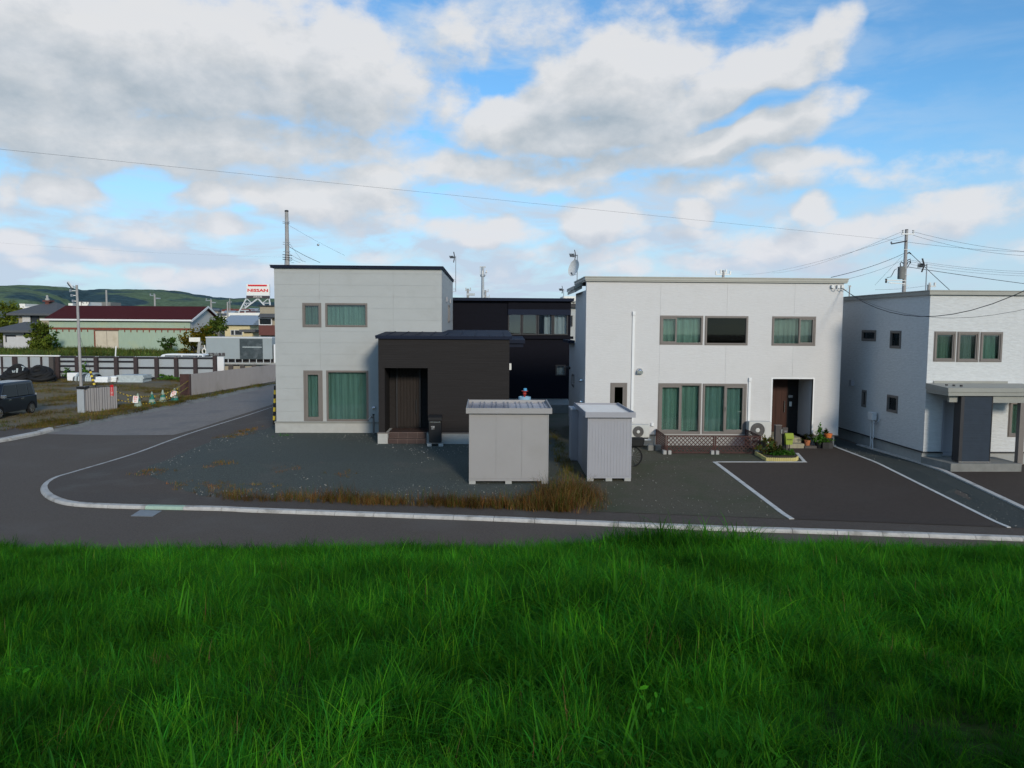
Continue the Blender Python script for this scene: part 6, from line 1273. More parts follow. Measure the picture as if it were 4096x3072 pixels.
# beige block fence behind the corrugated fence
a_, b_ = atY(S('B', 775, 845), 71.), atY(S('B', 1330, 845), 71.); t = thing('panel_fence', 'low tan panel fence with pale top rail under the truck', 'fence', (a_.x, 71, zl0)); zt = atY(S('B', 900, 832), 71).z
MB().box(a_.x - .3, b_.x, 70.9, 71.1, zt - .14, zt).build('top_rail', M['concrete'], t)
n = 5
for k in range(n + 1): x = a_.x + (b_.x - a_.x) * k / n; MB().box(x - .2, x + .2, 70.85, 71.0, zl0, zt - .15).build('post', M['pillar_brown'], t)
for k in range(n): x0, x1 = a_.x + (b_.x - a_.x) * k / n + .21, a_.x + (b_.x - a_.x) * (k + 1) / n - .21; MB().box(x0, x1, 71.0, 71.04, zl0, zt - .3).build('panel', M['wall_tan'], t)
a_ = atY(S('B', 770, 845), 70.6); MB().box(a_.x - .05, a_.x + .55, 70.3, 70.5, zl0, zt + .55).build('end_panel', M['duct_white'], t)
# ------------------------------------------------------------------ green barn
BY = 108.
def bp(c, x, y, Y=BY): return atY(S(c, x, y), Y)
gx0, gx1 = bp('A', 470, 600).x, bp('B', 500, 600).x; ze = bp('A', 900, 425).z; D_ = 11.6; zr_ = atY(S('A', 900, 291), BY + D_ / 2).z
t = thing('barn', 'long green metal barn with a dark red hipped roof behind the fences', 'barn', ((gx0 + gx1) / 2, BY, zl0)); zb1, zb0 = bp('A', 600, 497).z, bp('A', 600, 516).z
dx0, dx1 = bp('A', 905, 620).x, bp('A', 1124, 620).x; dzt = bp('A', 1000, 530).z
w = MB(); w.holes(gx0, gx1, zl0 - .2, ze, [(dx0, dx1, zl0 - .3, dzt)], 0, .2, front(BY)); w.box(gx0, gx0 + .2, BY + .2, BY + D_, zl0 - .2, ze); w.build('wall', M['barn_green'], t)
w = MB(); w.prism([(BY + .2, zl0 - .2), (BY + D_, zl0 - .2), (BY + D_, ze - .1), (BY + D_ / 2, zr_ - .25), (BY + .2, ze - .1)], gx1 - .2, gx1, 'X'); w.build('gable_wall', M['barn_white'], t)
MB().box(gx0 - .05, dx0 - .15, BY - .08, BY - .002, zb0, zb1).box(dx1 + .1, gx1 + .05, BY - .08, BY - .002, zb0, zb1).box(dx0 - .15, dx1 + .1, BY - .12, BY - .002, zb0 - .1, zb1).build('band', M['barn_band'], t); mb = MB()
for k in range(22):
    x = gx0 + 1 + k * (gx1 - gx0 - 1.5) / 21
    if not dx0 - .3 < x < dx1 + .3: mb.box(x - .06, x + .06, BY - .06, BY - .002, zb0 - .32, zb0 - .005)
mb.build('bracket', M['barn_band'], t, kind='stuff')
MB().box(dx0 - .14, dx0 + .02, BY - .1, BY - .003, zl0, dzt).build('door_frame', M['barn_band'], t)
for k in range(2): w_ = (dx1 - dx0) / 2; MB().box(dx0 + .03 + w_ * k, dx0 + w_ * (k + 1) - .02, BY - .05 + .02 * k, BY + .05, zl0 - .1, dzt - .03).build('door', M['barn_door'], t)
MB().box(gx0 - .9, gx1 + .5, BY - .55, BY - .4, ze - .12, ze + .1).build('gutter', M['duct_white'], t)
ro = MB(); ov = .55; hip = bp('A', 625, 291, BY + D_ / 2).x; xl = bp('A', 420, 412).x
v = [(xl, BY - .5, ze + .02), (gx1 + .45, BY - .5, ze + .02), (gx1 + .45, BY + D_ / 2, zr_), (hip, BY + D_ / 2, zr_), (gx1 + .45, BY + D_ + .5, ze + .02), (xl, BY + D_ + .5, ze + .02)]
ro.add(v + [(a, b, c - .16) for a, b, c in v], [(0, 1, 2, 3), (2, 4, 5, 3), (0, 3, 5), (6, 9, 8, 7), (8, 9, 11, 10), (6, 11, 9), (0, 6, 7, 1), (1, 7, 8, 2), (2, 8, 10, 4), (4, 10, 11, 5), (5, 11, 6, 0)]); rf_ = ro.build('roof', M['barn_roof'], t, normals=False)
mb = MB()
for k in range(1, 60):
    x = xl + (gx1 - xl) * k / 60; f_ = clamp((hip - x) / (hip - xl)); top = (BY - .5 + (D_ / 2 + .5) * (1 - f_), ze + .02 + (zr_ - ze - .02) * (1 - f_))
    mb.prism([(BY - .5, ze + .022), (top[0], top[1] + .002), (top[0], top[1] + .05), (BY - .5, ze + .07)], x - .025, x + .025, 'X')
mb.build('roof_seams', M['barn_roof'], t, kind='stuff'); MB().prism([(BY - .55, ze - .2), (BY + D_ / 2, zr_ - .22), (BY + D_ / 2, zr_ + .06), (BY - .55, ze + .08)], gx1 + .46, gx1 + .55, 'X').prism([(BY + D_ / 2, zr_ - .22), (BY + D_ + .55, ze - .2), (BY + D_ + .55, ze + .08), (BY + D_ / 2, zr_ + .06)], gx1 + .46, gx1 + .55, 'X').build('verge_board', M['duct_white'], t)
# ------------------------------------------------------------------ other buildings on the left
def simple_house(name, label, c, x0, y0, x1, y1, Y, dep, mat, wins=(), roof=None, zb=zl0, cat='house', group=None):
    a, b = atY(S(c, x0, y0), Y), atY(S(c, x1, y1), Y); t = thing(name, label, cat, ((a.x + b.x) / 2, Y, zb), group=group)
    MB().box(a.x, b.x, Y, Y + dep, min(zb, b.z), a.z).build('wall', M[mat], t)
    for wx0, wy0, wx1, wy1, fr_ in wins:
        p, q = atY(S(c, wx0, wy0), Y), atY(S(c, wx1, wy1), Y); k = (p.x - q.x); f = MB(); e = Y * .0006
        f.holes(p.x, q.x, q.z, p.z, [(p.x + e, q.x - e, q.z + e, p.z - e)], -.12, -.002, front(Y)); wn = f.build('window', M[fr_], t); MB().box(p.x + e, q.x - e, Y - .04, Y - .003, q.z + e, p.z - e).build('pane', M['far_glass'], wn)
    if roof:
        kind, m_, ovh, hgt = roof; ro = MB(); X0, X1, Y0, Y1, Z = a.x - ovh, b.x + ovh, Y - ovh, Y + dep + ovh, a.z
        if kind == 'hip': ym = (Y0 + Y1) / 2; k = min((X1 - X0) * .4, (Y1 - Y0) / 2); ro.add([(X0, Y0, Z), (X1, Y0, Z), (X1, Y1, Z), (X0, Y1, Z), (X0 + k, ym, Z + hgt), (X1 - k, ym, Z + hgt), (X0, Y0, Z - .3), (X1, Y0, Z - .3), (X1, Y1, Z - .3), (X0, Y1, Z - .3)], [(0, 1, 5, 4), (1, 2, 5), (2, 3, 4, 5), (3, 0, 4), (0, 6, 7, 1), (1, 7, 8, 2), (2, 8, 9, 3), (3, 9, 6, 0), (9, 8, 7, 6)])
        elif kind == 'gable': ro.prism([(Y0, Z), (Y1, Z), ((Y0 + Y1) / 2, Z + hgt)], X0, X1, 'X')
        elif kind == 'gablef': ro.prism([(X0, Z), (X1, Z), ((X0 + X1) / 2, Z + hgt)], Y0, Y1, 'Y')
        else: ro.box(X0, X1, Y0, Y1, Z + .002, Z + hgt)
        ro.build('roof', M[m_], t)
    return t
t = simple_house('grey_house', 'two storey grey roofed house at the far left with a brick chimney', 'e', 390, 705, 1150, 960, 126, 9, 'wall_tan', ((650, 745, 830, 900, 'dark_trim'),), ('hip', 'roof_slate', 1.2, 1.9)); a_, b_ = atY(S('e', 985, 460), 130), atY(S('e', 1065, 620), 130); MB().box(a_.x, b_.x, 129.5, 130.5, b_.z - 1, a_.z).box(a_.x - .3, b_.x + .3, 129.3, 130.7, a_.z, a_.z + .25).build('chimney', M['wall_maroon'], t)
a_, b_ = atY(S('e', 475, 755), 125.8), atY(S('e', 645, 920), 125.8); MB().box(a_.x, b_.x, 125.7, 125.9, b_.z, a_.z).build('balcony_wall', M['wall_pale'], t)
t = simple_house('grey_house', 'low white walled wing with a flat grey roof below the grey house', 'e', 60, 1060, 720, 1420, 119, 6, 'wall_pale', ((120, 1155, 340, 1310, 'dark_trim'), (510, 1090, 640, 1190, 'dark_trim')), ('hip', 'roof_slate', 1.4, 1.3))
a_, b_ = atY(S('e', 140, 1195), 113), atY(S('e', 660, 1410), 113); t = thing('garden_wall', 'plain pale garden wall in front of the low grey roofed wing', 'wall', (a_.x, 113, zl0)); MB().box(a_.x, b_.x, 113, 113.2, zl0, a_.z).build('wall_panel', M['wall_pale'], t)
simple_house('yellow_house', 'pale yellow house with a blue grey roof above the truck', 'g', 685, 1240, 1380, 1600, 118, 9, 'wall_yellow', ((850, 1380, 960, 1530, 'steel_white'), (960, 1380, 1180, 1530, 'steel_white')), ('gable', 'roof_blue_grey', .6, 1.5))
simple_house('garden_shed', 'tiny yellow shed with a grey lid roof in front of the yellow house', 'g', 1215, 1440, 1455, 1600, 108, 3, 'wall_yellow', (), ('flat', 'roof_slate', .5, .35), cat='shed')
t = simple_house('brown_house', 'tan and maroon house with one bright framed window, cut off by the white house', 'g', 1655, 730, 2500, 1560, 100, 8, 'wall_tan', (), ('flat', 'dark_trim', .2, .15)); a_, b_ = atY(S('g', 1630, 1250), 99.4), atY(S('g', 2500, 1530), 99.4); MB().box(a_.x, b_.x, 99.3, 99.9, b_.z, a_.z).build('balcony', M['wall_maroon'], t); a_, b_ = atY(S('g', 1620, 925), 99.4), atY(S('g', 2500, 1040), 99.4); MB().prism([(98.9, b_.z), (99.99, b_.z), (99.99, a_.z)], a_.x, b_.x, 'X').build('lower_roof', M['roof_slate'], t)
p, q = atY(S('g', 1630, 1050), 99.6), atY(S('g', 1990, 1248), 99.6); f = MB(); f.holes(p.x, q.x, q.z, p.z, [(p.x + .08, q.x - .08, q.z + .08, p.z - .08)], -.1, .3, front(99.6)); wn = f.build('window', M['duct_white'], t); MB().box(p.x + .08, q.x - .08, 99.7, 99.72, q.z + .08, p.z - .08).build('pane', M['glass_dark'], wn); MB().box(p.x + .1, (p.x + q.x) / 2 + .4, 99.8, 99.85, q.z + .1, p.z - .1).build('curtain', M['wall_tan'], wn)
simple_house('white_building', 'long flat white building under the billboard frame', 'g', 738, 905, 1650, 1030, 190, 15, 'far_white', ())
# billboard
NY = 380.; a_, b_ = atY(S('g', 1285, 112), NY), atY(S('g', 1925, 430), NY); t = thing('billboard', 'big white billboard with red lettering on a white steel frame', 'billboard', ((a_.x + b_.x) / 2, NY, zl0))
MB().box(a_.x, b_.x, NY, NY + 1.2, b_.z, a_.z).build('panel', M['sign_white'], t); p, q = atY(S('g', 1330, 128), NY), atY(S('g', 1852, 172), NY); MB().box(p.x, q.x, NY - .3, NY - .01, q.z, p.z).build('red_bar', M['sign_red'], t)
c = atY(S('g', 1598, 291), NY - .05); hh = (atY(S('g', 1598, 252), NY).z - atY(S('g', 1598, 330), NY).z)
lo = text('NISSAN', hh * 1.42, M['sign_red'], facing((c.x, NY - .1, c.z), 1.), t, 'lettering', .05, .06)
xs_ = [v.co.x for v in lo.data.vertices]; wid = max(xs_) - min(xs_); tgt = atY(S('g', 1880, 291), NY).x - atY(S('g', 1312, 291), NY).x; mx_ = (max(xs_) + min(xs_)) / 2
for v in lo.data.vertices: v.co.x = mx_ + (v.co.x - mx_) * tgt / wid
p, q = atY(S('g', 1282, 432), NY), atY(S('g', 1912, 508), NY); MB().box(p.x, q.x, NY - .2, NY + 1.4, q.z, p.z - .02).build('name_panel', M['sign_dark'], t); c = atY(S('g', 1598, 470), NY); text('北見日産', (p.z - q.z) * .8, M['sign_white'], facing((c.x, NY - .3, c.z), 1.1), t, 'lettering', .03)
for x, y, x2, y2, w_ in ((1285, 515, 1075, 890, 2.2), (1600, 515, 1245, 780, 2.2), (1610, 515, 1790, 712, 2.2), (1915, 515, 1945, 720, 2.), (1300, 520, 1430, 640, 1.2), (1220, 640, 1430, 640, 1.2), (1215, 650, 1250, 770, 1.), (1740, 640, 1960, 640, 1.2), (1880, 520, 1730, 640, 1.2), (1140, 780, 1245, 775, 1.), (1300, 660, 1240, 750, 1.)):
    MB().bar(atY(S('g', x, y), NY + .5), atY(S('g', x2, y2), NY + .5), w_ * .28).build('strut', M['steel_white'], t)
for x in (1080, 1250, 1790, 1950): p = atY(S('g', x, 860), NY + .5); MB().bar((p.x, NY + .5, zl0), p, .5).build('strut', M['steel_white'], t)
# far town
rnd = random.Random(3)
fs_ = [('e', 405, 500, 530, 555, 300, 'far_white', 'pale block building peeping over the tree at the far left'), ('e', 420, 560, 630, 640, 260, 'sign_white', 'low orange and white striped shop under the pale block'), ('e', 1655, 462, 1865, 540, 420, 'far_white', 'white hall with small lettering behind the barn roof'), ('e', 1440, 490, 1530, 535, 450, 'far_white', 'small white block left of the lamp pole behind the barn roof'), ('e', 1975, 465, 2330, 540, 500, 'concrete_dark', 'grey multi storey car park behind the barn roof')]
for c, x0, y0, x1, y1, Y, m_, lab in fs_: simple_house('far_building', lab, c, x0, y0, x1, y1, Y, 14, m_, ((x0 + (x1 - x0) * .2, y0 + (y1 - y0) * .3, x0 + (x1 - x0) * .8, y0 + (y1 - y0) * .55, 'concrete_dark'),) if m_ == 'concrete_dark' else (), cat='building')
p = atY(S('e', 1730, 490), 419.8); tt = thing('sign_lettering', 'faint dark lettering on the white hall behind the barn', 'lettering', p); text('TSUTAYA'[:0] + 'ニトリ', 3.2, M['sign_dark'], facing((p.x, 419.7, p.z)), tt)
mats_ = ['far_white', 'far_white', 'wall_pale', 'wall_tan', 'concrete', 'roof_blue_grey', 'roof_slate']
fh = MB(); fh.add([(-2500, 380, -.56), (2500, 380, -.56), (3600, 3000, 57), (-3600, 3000, 57), (-2500, 380, -3), (2500, 380, -3), (3600, 3000, -3), (-3600, 3000, -3)], [(0, 1, 2, 3), (0, 4, 5, 1), (1, 5, 6, 2), (2, 6, 7, 3), (3, 7, 4, 0)]); fh.build('foothill', M['foothill'], kind='structure')
for k in range(90):
    Y = rnd.uniform(420, 1500); zl0 = (Y - 380) * .0219 - .7; src_x = rnd.choice((rnd.uniform(60, 260), rnd.uniform(790, 1095), rnd.uniform(790, 1095))); p = ray(src_x, 1290); x = p.x / p.y * Y; w_ = rnd.uniform(7, 16); hh = rnd.uniform(4, 8); mt = rnd.choice(mats_)
    rk = rnd.choice(['roof_blue_grey', 'roof_slate', 'barn_band', 'far_white', 'roof_slate']); wn_ = {'far_white': 'white', 'wall_pale': 'pale grey', 'wall_tan': 'tan', 'concrete': 'grey', 'roof_blue_grey': 'bluish', 'roof_slate': 'dark grey'}[mt]; rn_ = {'roof_blue_grey': 'blue grey', 'roof_slate': 'slate grey', 'barn_band': 'reddish brown', 'far_white': 'white'}[rk]
    t = thing('far_building', 'small distant ' + wn_ + ' building with ' + rn_ + ' roof, ' + ('behind the barn' if src_x < 700 else 'between barn and billboard'), 'building', (x, Y, zl0), group='distant town buildings'); MB().box(x, x + w_, Y, Y + 9, zl0, zl0 + hh).build('wall', M[mt], t)
    ro = MB(); r2 = rnd.uniform(1.2, 2.5)
    if rnd.random() < .7: ro.prism([(Y - .5, zl0 + hh), (Y + 9.5, zl0 + hh), (Y + 4.5, zl0 + hh + r2)], x - .5, x + w_ + .5, 'X')
    else: ro.box(x - .2, x + w_ + .2, Y - .2, Y + 9.2, zl0 + hh + .01, zl0 + hh + .5)
    ro.build('roof', M[rk], t)
zl0 = LEFTZ; AY = 330.
t = simple_house('apartment_block', 'far white apartment block seen between the black and the middle house', 'n', 400, 1135, 760, 1380, AY, 14, 'far_white', [(x, y, x + 42, y + 34, 'concrete') for y in (1172, 1262, 1310) for x in (415, 485, 545, 610)], None, cat='apartment block'); p = atY(S('n', 400, 1230), AY - 1); q = atY(S('n', 700, 1245), AY - 1); MB().box(p.x, q.x, AY - 1, AY - .01, q.z - .3, p.z).build('balcony', M['concrete'], t)
t = simple_house('cream_house', 'cream house wall glimpsed behind the right edge of the black house', 'n', 560, 1385, 700, 1700, 58, 8, 'siding_white', ((573, 1560, 605, 1800, 'dark_trim'),), ('flat', 'dark_trim', .3, .3))
# hills
def hill(name, pts, Y, dep, seed):
    n = 420; mb = MB(); R = []
    P = [atY(p, Y) for p in pts]
    xs = [p.x for p in P]
    for i in range(n + 1):
        x = xs[0] + (xs[-1] - xs[0]) * i / n; k = max(j for j in range(len(xs) - 1) if xs[j] <= x + 1e-6); u = (x - xs[k]) / (xs[k + 1] - xs[k]); u = u * u * (3 - 2 * u); z = P[k].z + (P[k + 1].z - P[k].z) * u
        R.append((x, z - 3 + 4 * noise.fractal((x * .006, seed, 0), 1, 2, 4) + 3 * noise.noise((x * .045, seed, 2))))
    m_ = 26; vs = []; fs = []
    for x, z in R:
        for j in range(m_ + 1): v = j / m_; f = math.sin(v * math.pi / 2) ** .9; vs.append((x * (1 - .1 * (1 - v)), Y - dep * (1 - v), -2 + max(3, z + 2) * f + (1 - v) * v * 4 * 20 * noise.fractal((x * .003, v * 3, seed + 5), 1, 2, 4)))
    for i in range(n):
        for j in range(m_): q = i * (m_ + 1) + j; fs.append((q, q + m_ + 1, q + m_ + 2, q + 1))
    mb.add(vs, fs); o = mb.build(name, M['forest'], smooth=True, kind='structure'); return o
hill('hills', [(-900, 1215), (-300, 1170), (0, 1151), (60, 1142), (130, 1146), (180, 1142), (255, 1147), (345, 1157), (395, 1171), (425, 1188), (455, 1216), (560, 1240), (700, 1262), (900, 1290)], 4300, 1500, 1.5)
hill('hills', [(280, 1275), (380, 1235), (428, 1192), (470, 1168), (525, 1156), (590, 1159), (660, 1160), (719, 1164), (803, 1178), (880, 1189), (960, 1194), (1060, 1192), (1250, 1200), (1800, 1220), (2600, 1262), (3600, 1285)], 5000, 1700, 7.7)
# ------------------------------------------------------------------ trees on the left
def tree_px(name, label, c, x0, y0, x1, y1, Y, n, size, cols, mat, seed, cat='tree', nb=9, trunk=.14):
    a, b = atY(S(c, x0, y0), Y), atY(S(c, x1, y1), Y); W_, H_ = b.x - a.x, a.z - zl0; rr = random.Random(seed); bl = []
    for k in range(nb):
        u, v = rr.uniform(-.33, .33), rr.uniform(.25, .85); s = rr.uniform(.22, .36); bl.append((u * W_ * (1.1 - .5 * abs(v - .5)), rr.uniform(-.25, .25) * W_, v * H_, W_ * s, W_ * s, min(H_ * .22, W_ * s)))
    return plant(name, label, cat, ((a.x + b.x) / 2, Y, zl0), bl, n, size, cols, mat, seed, (trunk, H_ * .6))
GRN_ = [(1, 1, 1), (.75, .9, .8), (1.3, 1.25, .9), (.6, .7, .6)]
tree_px('broadleaf_tree', 'rounded yellow green tree at the far left edge above the grey house', 'e', -260, 395, 410, 1010, 140, 2600, .3, [(1.6, 1.45, .7), (1.2, 1.2, .8), (.9, 1, .7)], 'tree_leaf', 3, nb=12)
tree_px('dark_shrub', 'dark olive bushy tree in front of the left end of the barn', 'e', 590, 870, 1110, 1600, 101, 2600, .2, [(.75, .8, .5), (1.0, 1., .6), (.5, .6, .4)], 'tree_leaf', 5, 'tree', 13)
tree_px('young_tree', 'thin bluish green sapling against the green barn wall', 'e', 1040, 1010, 1350, 1560, 104, 520, .16, [(.6, 1, .8), (.8, 1.1, .8)], 'shrub_leaf', 8, 'tree', 8, .08)
tree_px('young_tree', 'small conical dark green bush at the right end of the barn wall', 'B', 238, 522, 380, 700, 104, 900, .16, [(.6, 1, .6), (.8, 1.1, .7)], 'shrub_leaf', 9, 'tree', 8, .08)
tree_px('golden_tree', 'flat topped yellow green tree left of the truck', 'B', 415, 505, 668, 760, 93, 1700, .18, [(1.3, 1, .5), (1., .95, .5), (.6, .7, .4)], 'olive_leaf', 11, 'tree', 10)
tree_px('broadleaf_tree', 'large dark grey green tree between the barn gable and the yellow house', 'B', 605, 350, 835, 700, 99, 2600, .2, [(.75, .95, .8), (1.1, 1.2, .9), (.5, .65, .55)], 'tree_leaf', 13, nb=14)
for k, (c, x, y, w_, lab) in enumerate((('A', 640, 910, .5, 'dark green weed growing up the second bay of the panel fence'), ('A', 795, 900, .35, 'climbing weed beside the third dark post of the panel fence'), ('B', 285, 960, .9, 'green weeds at the foot of the panel fence near its right end'))): q = atY(S(c, x, y), FY - .6); bush('fence_weed', lab, q.x, FY - .6, zl0, w_ * 1.6, .6, (1.2, 1.7, .6)[k], 260, .1, [(.6, 1.1, .5), (.8, 1.2, .6)], 'shrub_leaf', 60 + k, 'weed')
q = atY(S('B', 540, 612), 90.); t = thing('sign_board', 'blank white board on a leaning white post beside the golden tree', 'sign', (q.x + 1.2, 90, zl0)); a_, b_ = atY(S('B', 488, 592), 90), atY(S('B', 593, 633), 90); MB().box(a_.x, b_.x, 90, 90.1, b_.z, a_.z).build('board', M['far_white'], t); MB().bar((b_.x - .45, 90.15, zl0), (b_.x - .1, 90.15, b_.z), .32, .1).build('post', M['concrete'], t)
q = atY(S('B', 632, 715), 91); t = thing('garden_ornament', 'small white hoop shaped ornament left of the truck', 'ornament', (q.x, 91, zl0)); MB().tube([(q.x + .22 * math.cos(a), 91, q.z - .1 + .3 * math.sin(a)) for a in (math.pi * k / 8 for k in range(17))], .07, 6).tube([(q.x + .1, 91, q.z + .2), (q.x + .05, 91, q.z + .6)], .07, 6).build('hoop', M['far_white'], t); MB().bar((q.x + .05, 91, zl0), (q.x + .05, 91, q.z - .38), .1).build('post', M['fence_rail'], t)
q0, q1 = atY(S('A', 1075, 765), 68), atY(S('A', 1100, 675), 69.5); q0.z = zl0; tag(MB().tube([q0, q1], .05, 6).build('stake', M['far_white']), 'thin white leaning stake behind the panel fence', 'stake')
# ------------------------------------------------------------------ poles, wires, aerials
def sag(p, q, s, n=14): p, q = Vector(p), Vector(q); return [p.lerp(q, i / n) - Vector((0, 0, s * 4 * (i / n) * (1 - i / n))) for i in range(n + 1)]
def wire(label, p, q, s=.3, r=.012, group='overhead wires'): tag(MB().tube(sag(p, q, s), r * .62, 5).build('overhead_wire', M['wire']), label, 'wire', group)
def mid_pt(c, x, y, Y): return atY(S(c, x, y), Y)
# left utility pole behind the corner house
PY = 45.; top = mid_pt('j', 393, 150, PY); base = mid_pt('j', 410, 1365, PY); t = thing('utility_pole', 'thick concrete utility pole with a black cap behind the corner house', 'utility pole', (base.x, PY, 0)); dx = (base.x - top.x)
MB().tube([(top.x, PY, 0), (top.x, PY, top.z - .03)], [.2, .095], 14).build('pole', M['pole_concrete'], t, smooth=True); MB().lathe([(.11, top.z - .03), (.11, top.z + .05), (.06, top.z + .07)], (top.x, PY, 0), 14).build('cap', M['black_plastic'], t)
for y in (405, 440, 890, 940, 1110): z = mid_pt('j', 400, y, PY).z; MB().bar((top.x - .2, PY - .13, z), (top.x + .2, PY - .13, z), .03).lathe([(.125, z - .02), (.125, z + .02)], (top.x, PY, 0), 12).build('band', M['galvanised'], t)
for y in (1180, 1240, 1290): z = mid_pt('j', 400, y, PY).z; MB().bar((top.x - .24, PY - .1, z), (top.x + .3, PY - .1, z - .05), .035).build('step_bolt', M['wire'], t)
for k, (y0, x1, y1, r, lab) in enumerate(((480, 1780, 1200, .008, 'thin guy line from the top of the left pole down to the right'), (985, 1190, 1365, .02, 'thick cable from the left pole down behind the roof'), (1145, 850, 1350, .012, 'middle cable from the left pole down behind the roof'), (1230, 720, 1365, .012, 'lower cable from the left pole down behind the roof'), (1310, 570, 1365, .012, 'lowest cable from the left pole down behind the roof'))): wire(lab, mid_pt('j', 450, y0, PY), mid_pt('j', x1, y1, PY), .05, r)
wire('steep thin stay from the left pole to the roof', mid_pt('j', 475, 925, PY), mid_pt('j', 770, 1345, PY), .0, .009)
q = mid_pt('j', 1142, 945, PY); tag(MB().lathe([(.03, -.06), (.07, -.02), (.07, .03), (.03, .06)], q, 8).build('insulator', M['galvanised']), 'small insulator on the thin guy line right of the left pole', 'insulator')
# right utility pole with transformer
RY = 50.; P = lambda x, y, Y=RY: mid_pt('i', x, y, Y); top = P(583, 182); t = thing('utility_pole', 'concrete utility pole with a grey transformer behind the right house', 'utility pole', (top.x, RY, 0)); bx = top.x
MB().tube([(bx, RY, 0), (bx, RY, top.z)], [.17, .095], 14).build('pole', M['pole_concrete'], t, smooth=True); MB().lathe([(.1, top.z - .02), (.1, top.z + .03)], (bx, RY, 0), 12).build('cap', M['black_plastic'], t)
z = P(580, 262).z; x0, x1 = P(475, 262).x, P(710, 262).x; MB().bar((x0, RY - .1, z), (x1, RY - .1, z), .07).build('cross_arm', M['galvanised'], t)
for x in (x0 + .08, x1 - .08): MB().lathe([(.03, z + .04), (.07, z + .12), (.03, z + .16), (.08, z + .24), (.03, z + .26)], (x, RY - .1, 0), 10).build('insulator', M['white_plastic'], t)
p, q = P(300, 442), P(545, 390); MB().bar(p, (bx, RY - .1, q.z), .07).build('side_arm', M['fence_rail'], t); MB().lathe([(.03, 0), (.06, .1), (.03, .16)], p, 8).build('insulator', M['galvanised'], t)
a, b = P(405, 870), P(520, 1090); r = (b.x - a.x) / 2; MB().lathe([(r * .95, b.z), (r, b.z + .05), (r, a.z - .06), (r * 1.06, a.z - .06), (r * 1.06, a.z), (r * .5, a.z + .05)], ((a.x + b.x) / 2, RY - .15, 0), 16).build('transformer', M['concrete_dark'], t, smooth=True)
MB().tube([P(470, 860), P(465, 800), P(490, 770), P(520, 800)], .03, 6).tube([P(400, 900), P(360, 920), P(320, 1000), P(290, 1050), P(220, 1060)], .02, 6).build('lead', M['wire'], t)
z = P(400, 1120).z; MB().bar(P(190, 1110), (bx, RY - .2, z), .06).bar(P(250, 1155), (bx, RY - .1, z - .2), .06).build('bracket_arm', M['galvanised'], t)
MB().bar(P(205, 1080), P(205, 1160), .09).build('insulator', M['wire'], t)
MB().tube([P(540, 900), P(545, 700), P(575, 630), P(630, 598), P(660, 625)], .045, 6).tube([P(585, 830), P(610, 770), P(650, 760), P(660, 800)], .03, 6).tube([P(560, 800), P(600, 740), P(655, 720)], .03, 6).tube([P(590, 880), P(640, 800), P(655, 740)], .025, 6).build('cables', M['wire'], t)
for y in (550, 890, 1010, 1205): zz = P(560, y).z; MB().bar((bx - .2, RY - .15, zz), (bx + .22, RY - .15, zz), .03).build('step_bolt', M['galvanised'], t)
wire('upper thin wire from the right pole to the left behind the middle house', P(480, 222), mid_pt('E', 1450, 170, 120), .6, .014); wire('second thin wire from the right pole to the left behind the middle house', P(540, 285), mid_pt('E', 1230, 183, 130), .6, .014)
wire('thick cable from the right pole left to the middle house roof', P(530, 618), mid_pt('F', 45, 202, 34), .12, .022); wire('thin cable below it from the right pole to the middle house roof', P(525, 735), mid_pt('F', 160, 215, 36), .1, .012)
wire('steep stay wire from the right pole down to the left', P(510, 655), mid_pt('i', 0, 1200, 50), .0, .012)
wire('upper right hand power line leaving the right pole', P(700, 215), atY((4300, 1015), 52), .35, .014); wire('second right hand power line leaving the right pole', P(700, 280), atY((4300, 1022), 53), .5, .014); wire('third right hand power line leaving the right pole', P(600, 408), atY((4300, 1010), 54), .2, .014)
wire('heavy stay cable from the right pole sloping down to the roof', P(640, 600), mid_pt('i', 1370, 1285, 46), .02, .03); wire('heavy cable from the transformer level towards the right edge', P(610, 865), atY((4300, 1160), 49), .05, .028)
for k, y in enumerate((770, 800, 850)): wire(('uppermost', 'middle', 'lowest')[k] + ' of three thin lines over the right house roof', P(660, y - 30), atY((4300, 1085 + k * 9), 60), .3, .012)
wire('faint horizontal wire behind the right pole', mid_pt('i', 0, 1285, 70), mid_pt('i', 990, 1205, 70), .1, .016)
Pf = lambda x, y, Y: mid_pt('F', x, y, Y)
wire('long black service cable drooping across the right house front', atY(S('E', 1975, 285), YM - .1), atY((4400, 990), 16.5), 1.25, .018); wire('thin service cable drooping lower across the right house front', atY(S('E', 1975, 290), YM - .1), atY((4400, 1150), 16.5), .85, .008)
wire('very long thin wire crossing the whole sky from upper left to the right pole', atY((-900, 505), 30), P(545, 390), .0, .008); wire('faint distant wire low in the sky on the left', atY((-200, 955), 60), mid_pt('j', 400, 1240, 60), .2, .004)
for k, y in enumerate((1145, 1158)): wire(('upper', 'lower')[k] + ' wire from the left edge to the lamp pole', atY((-200, 1132 + k * 22), 44), atY(S('A', 700, (100, 140)[k]), LY), .15, .008)
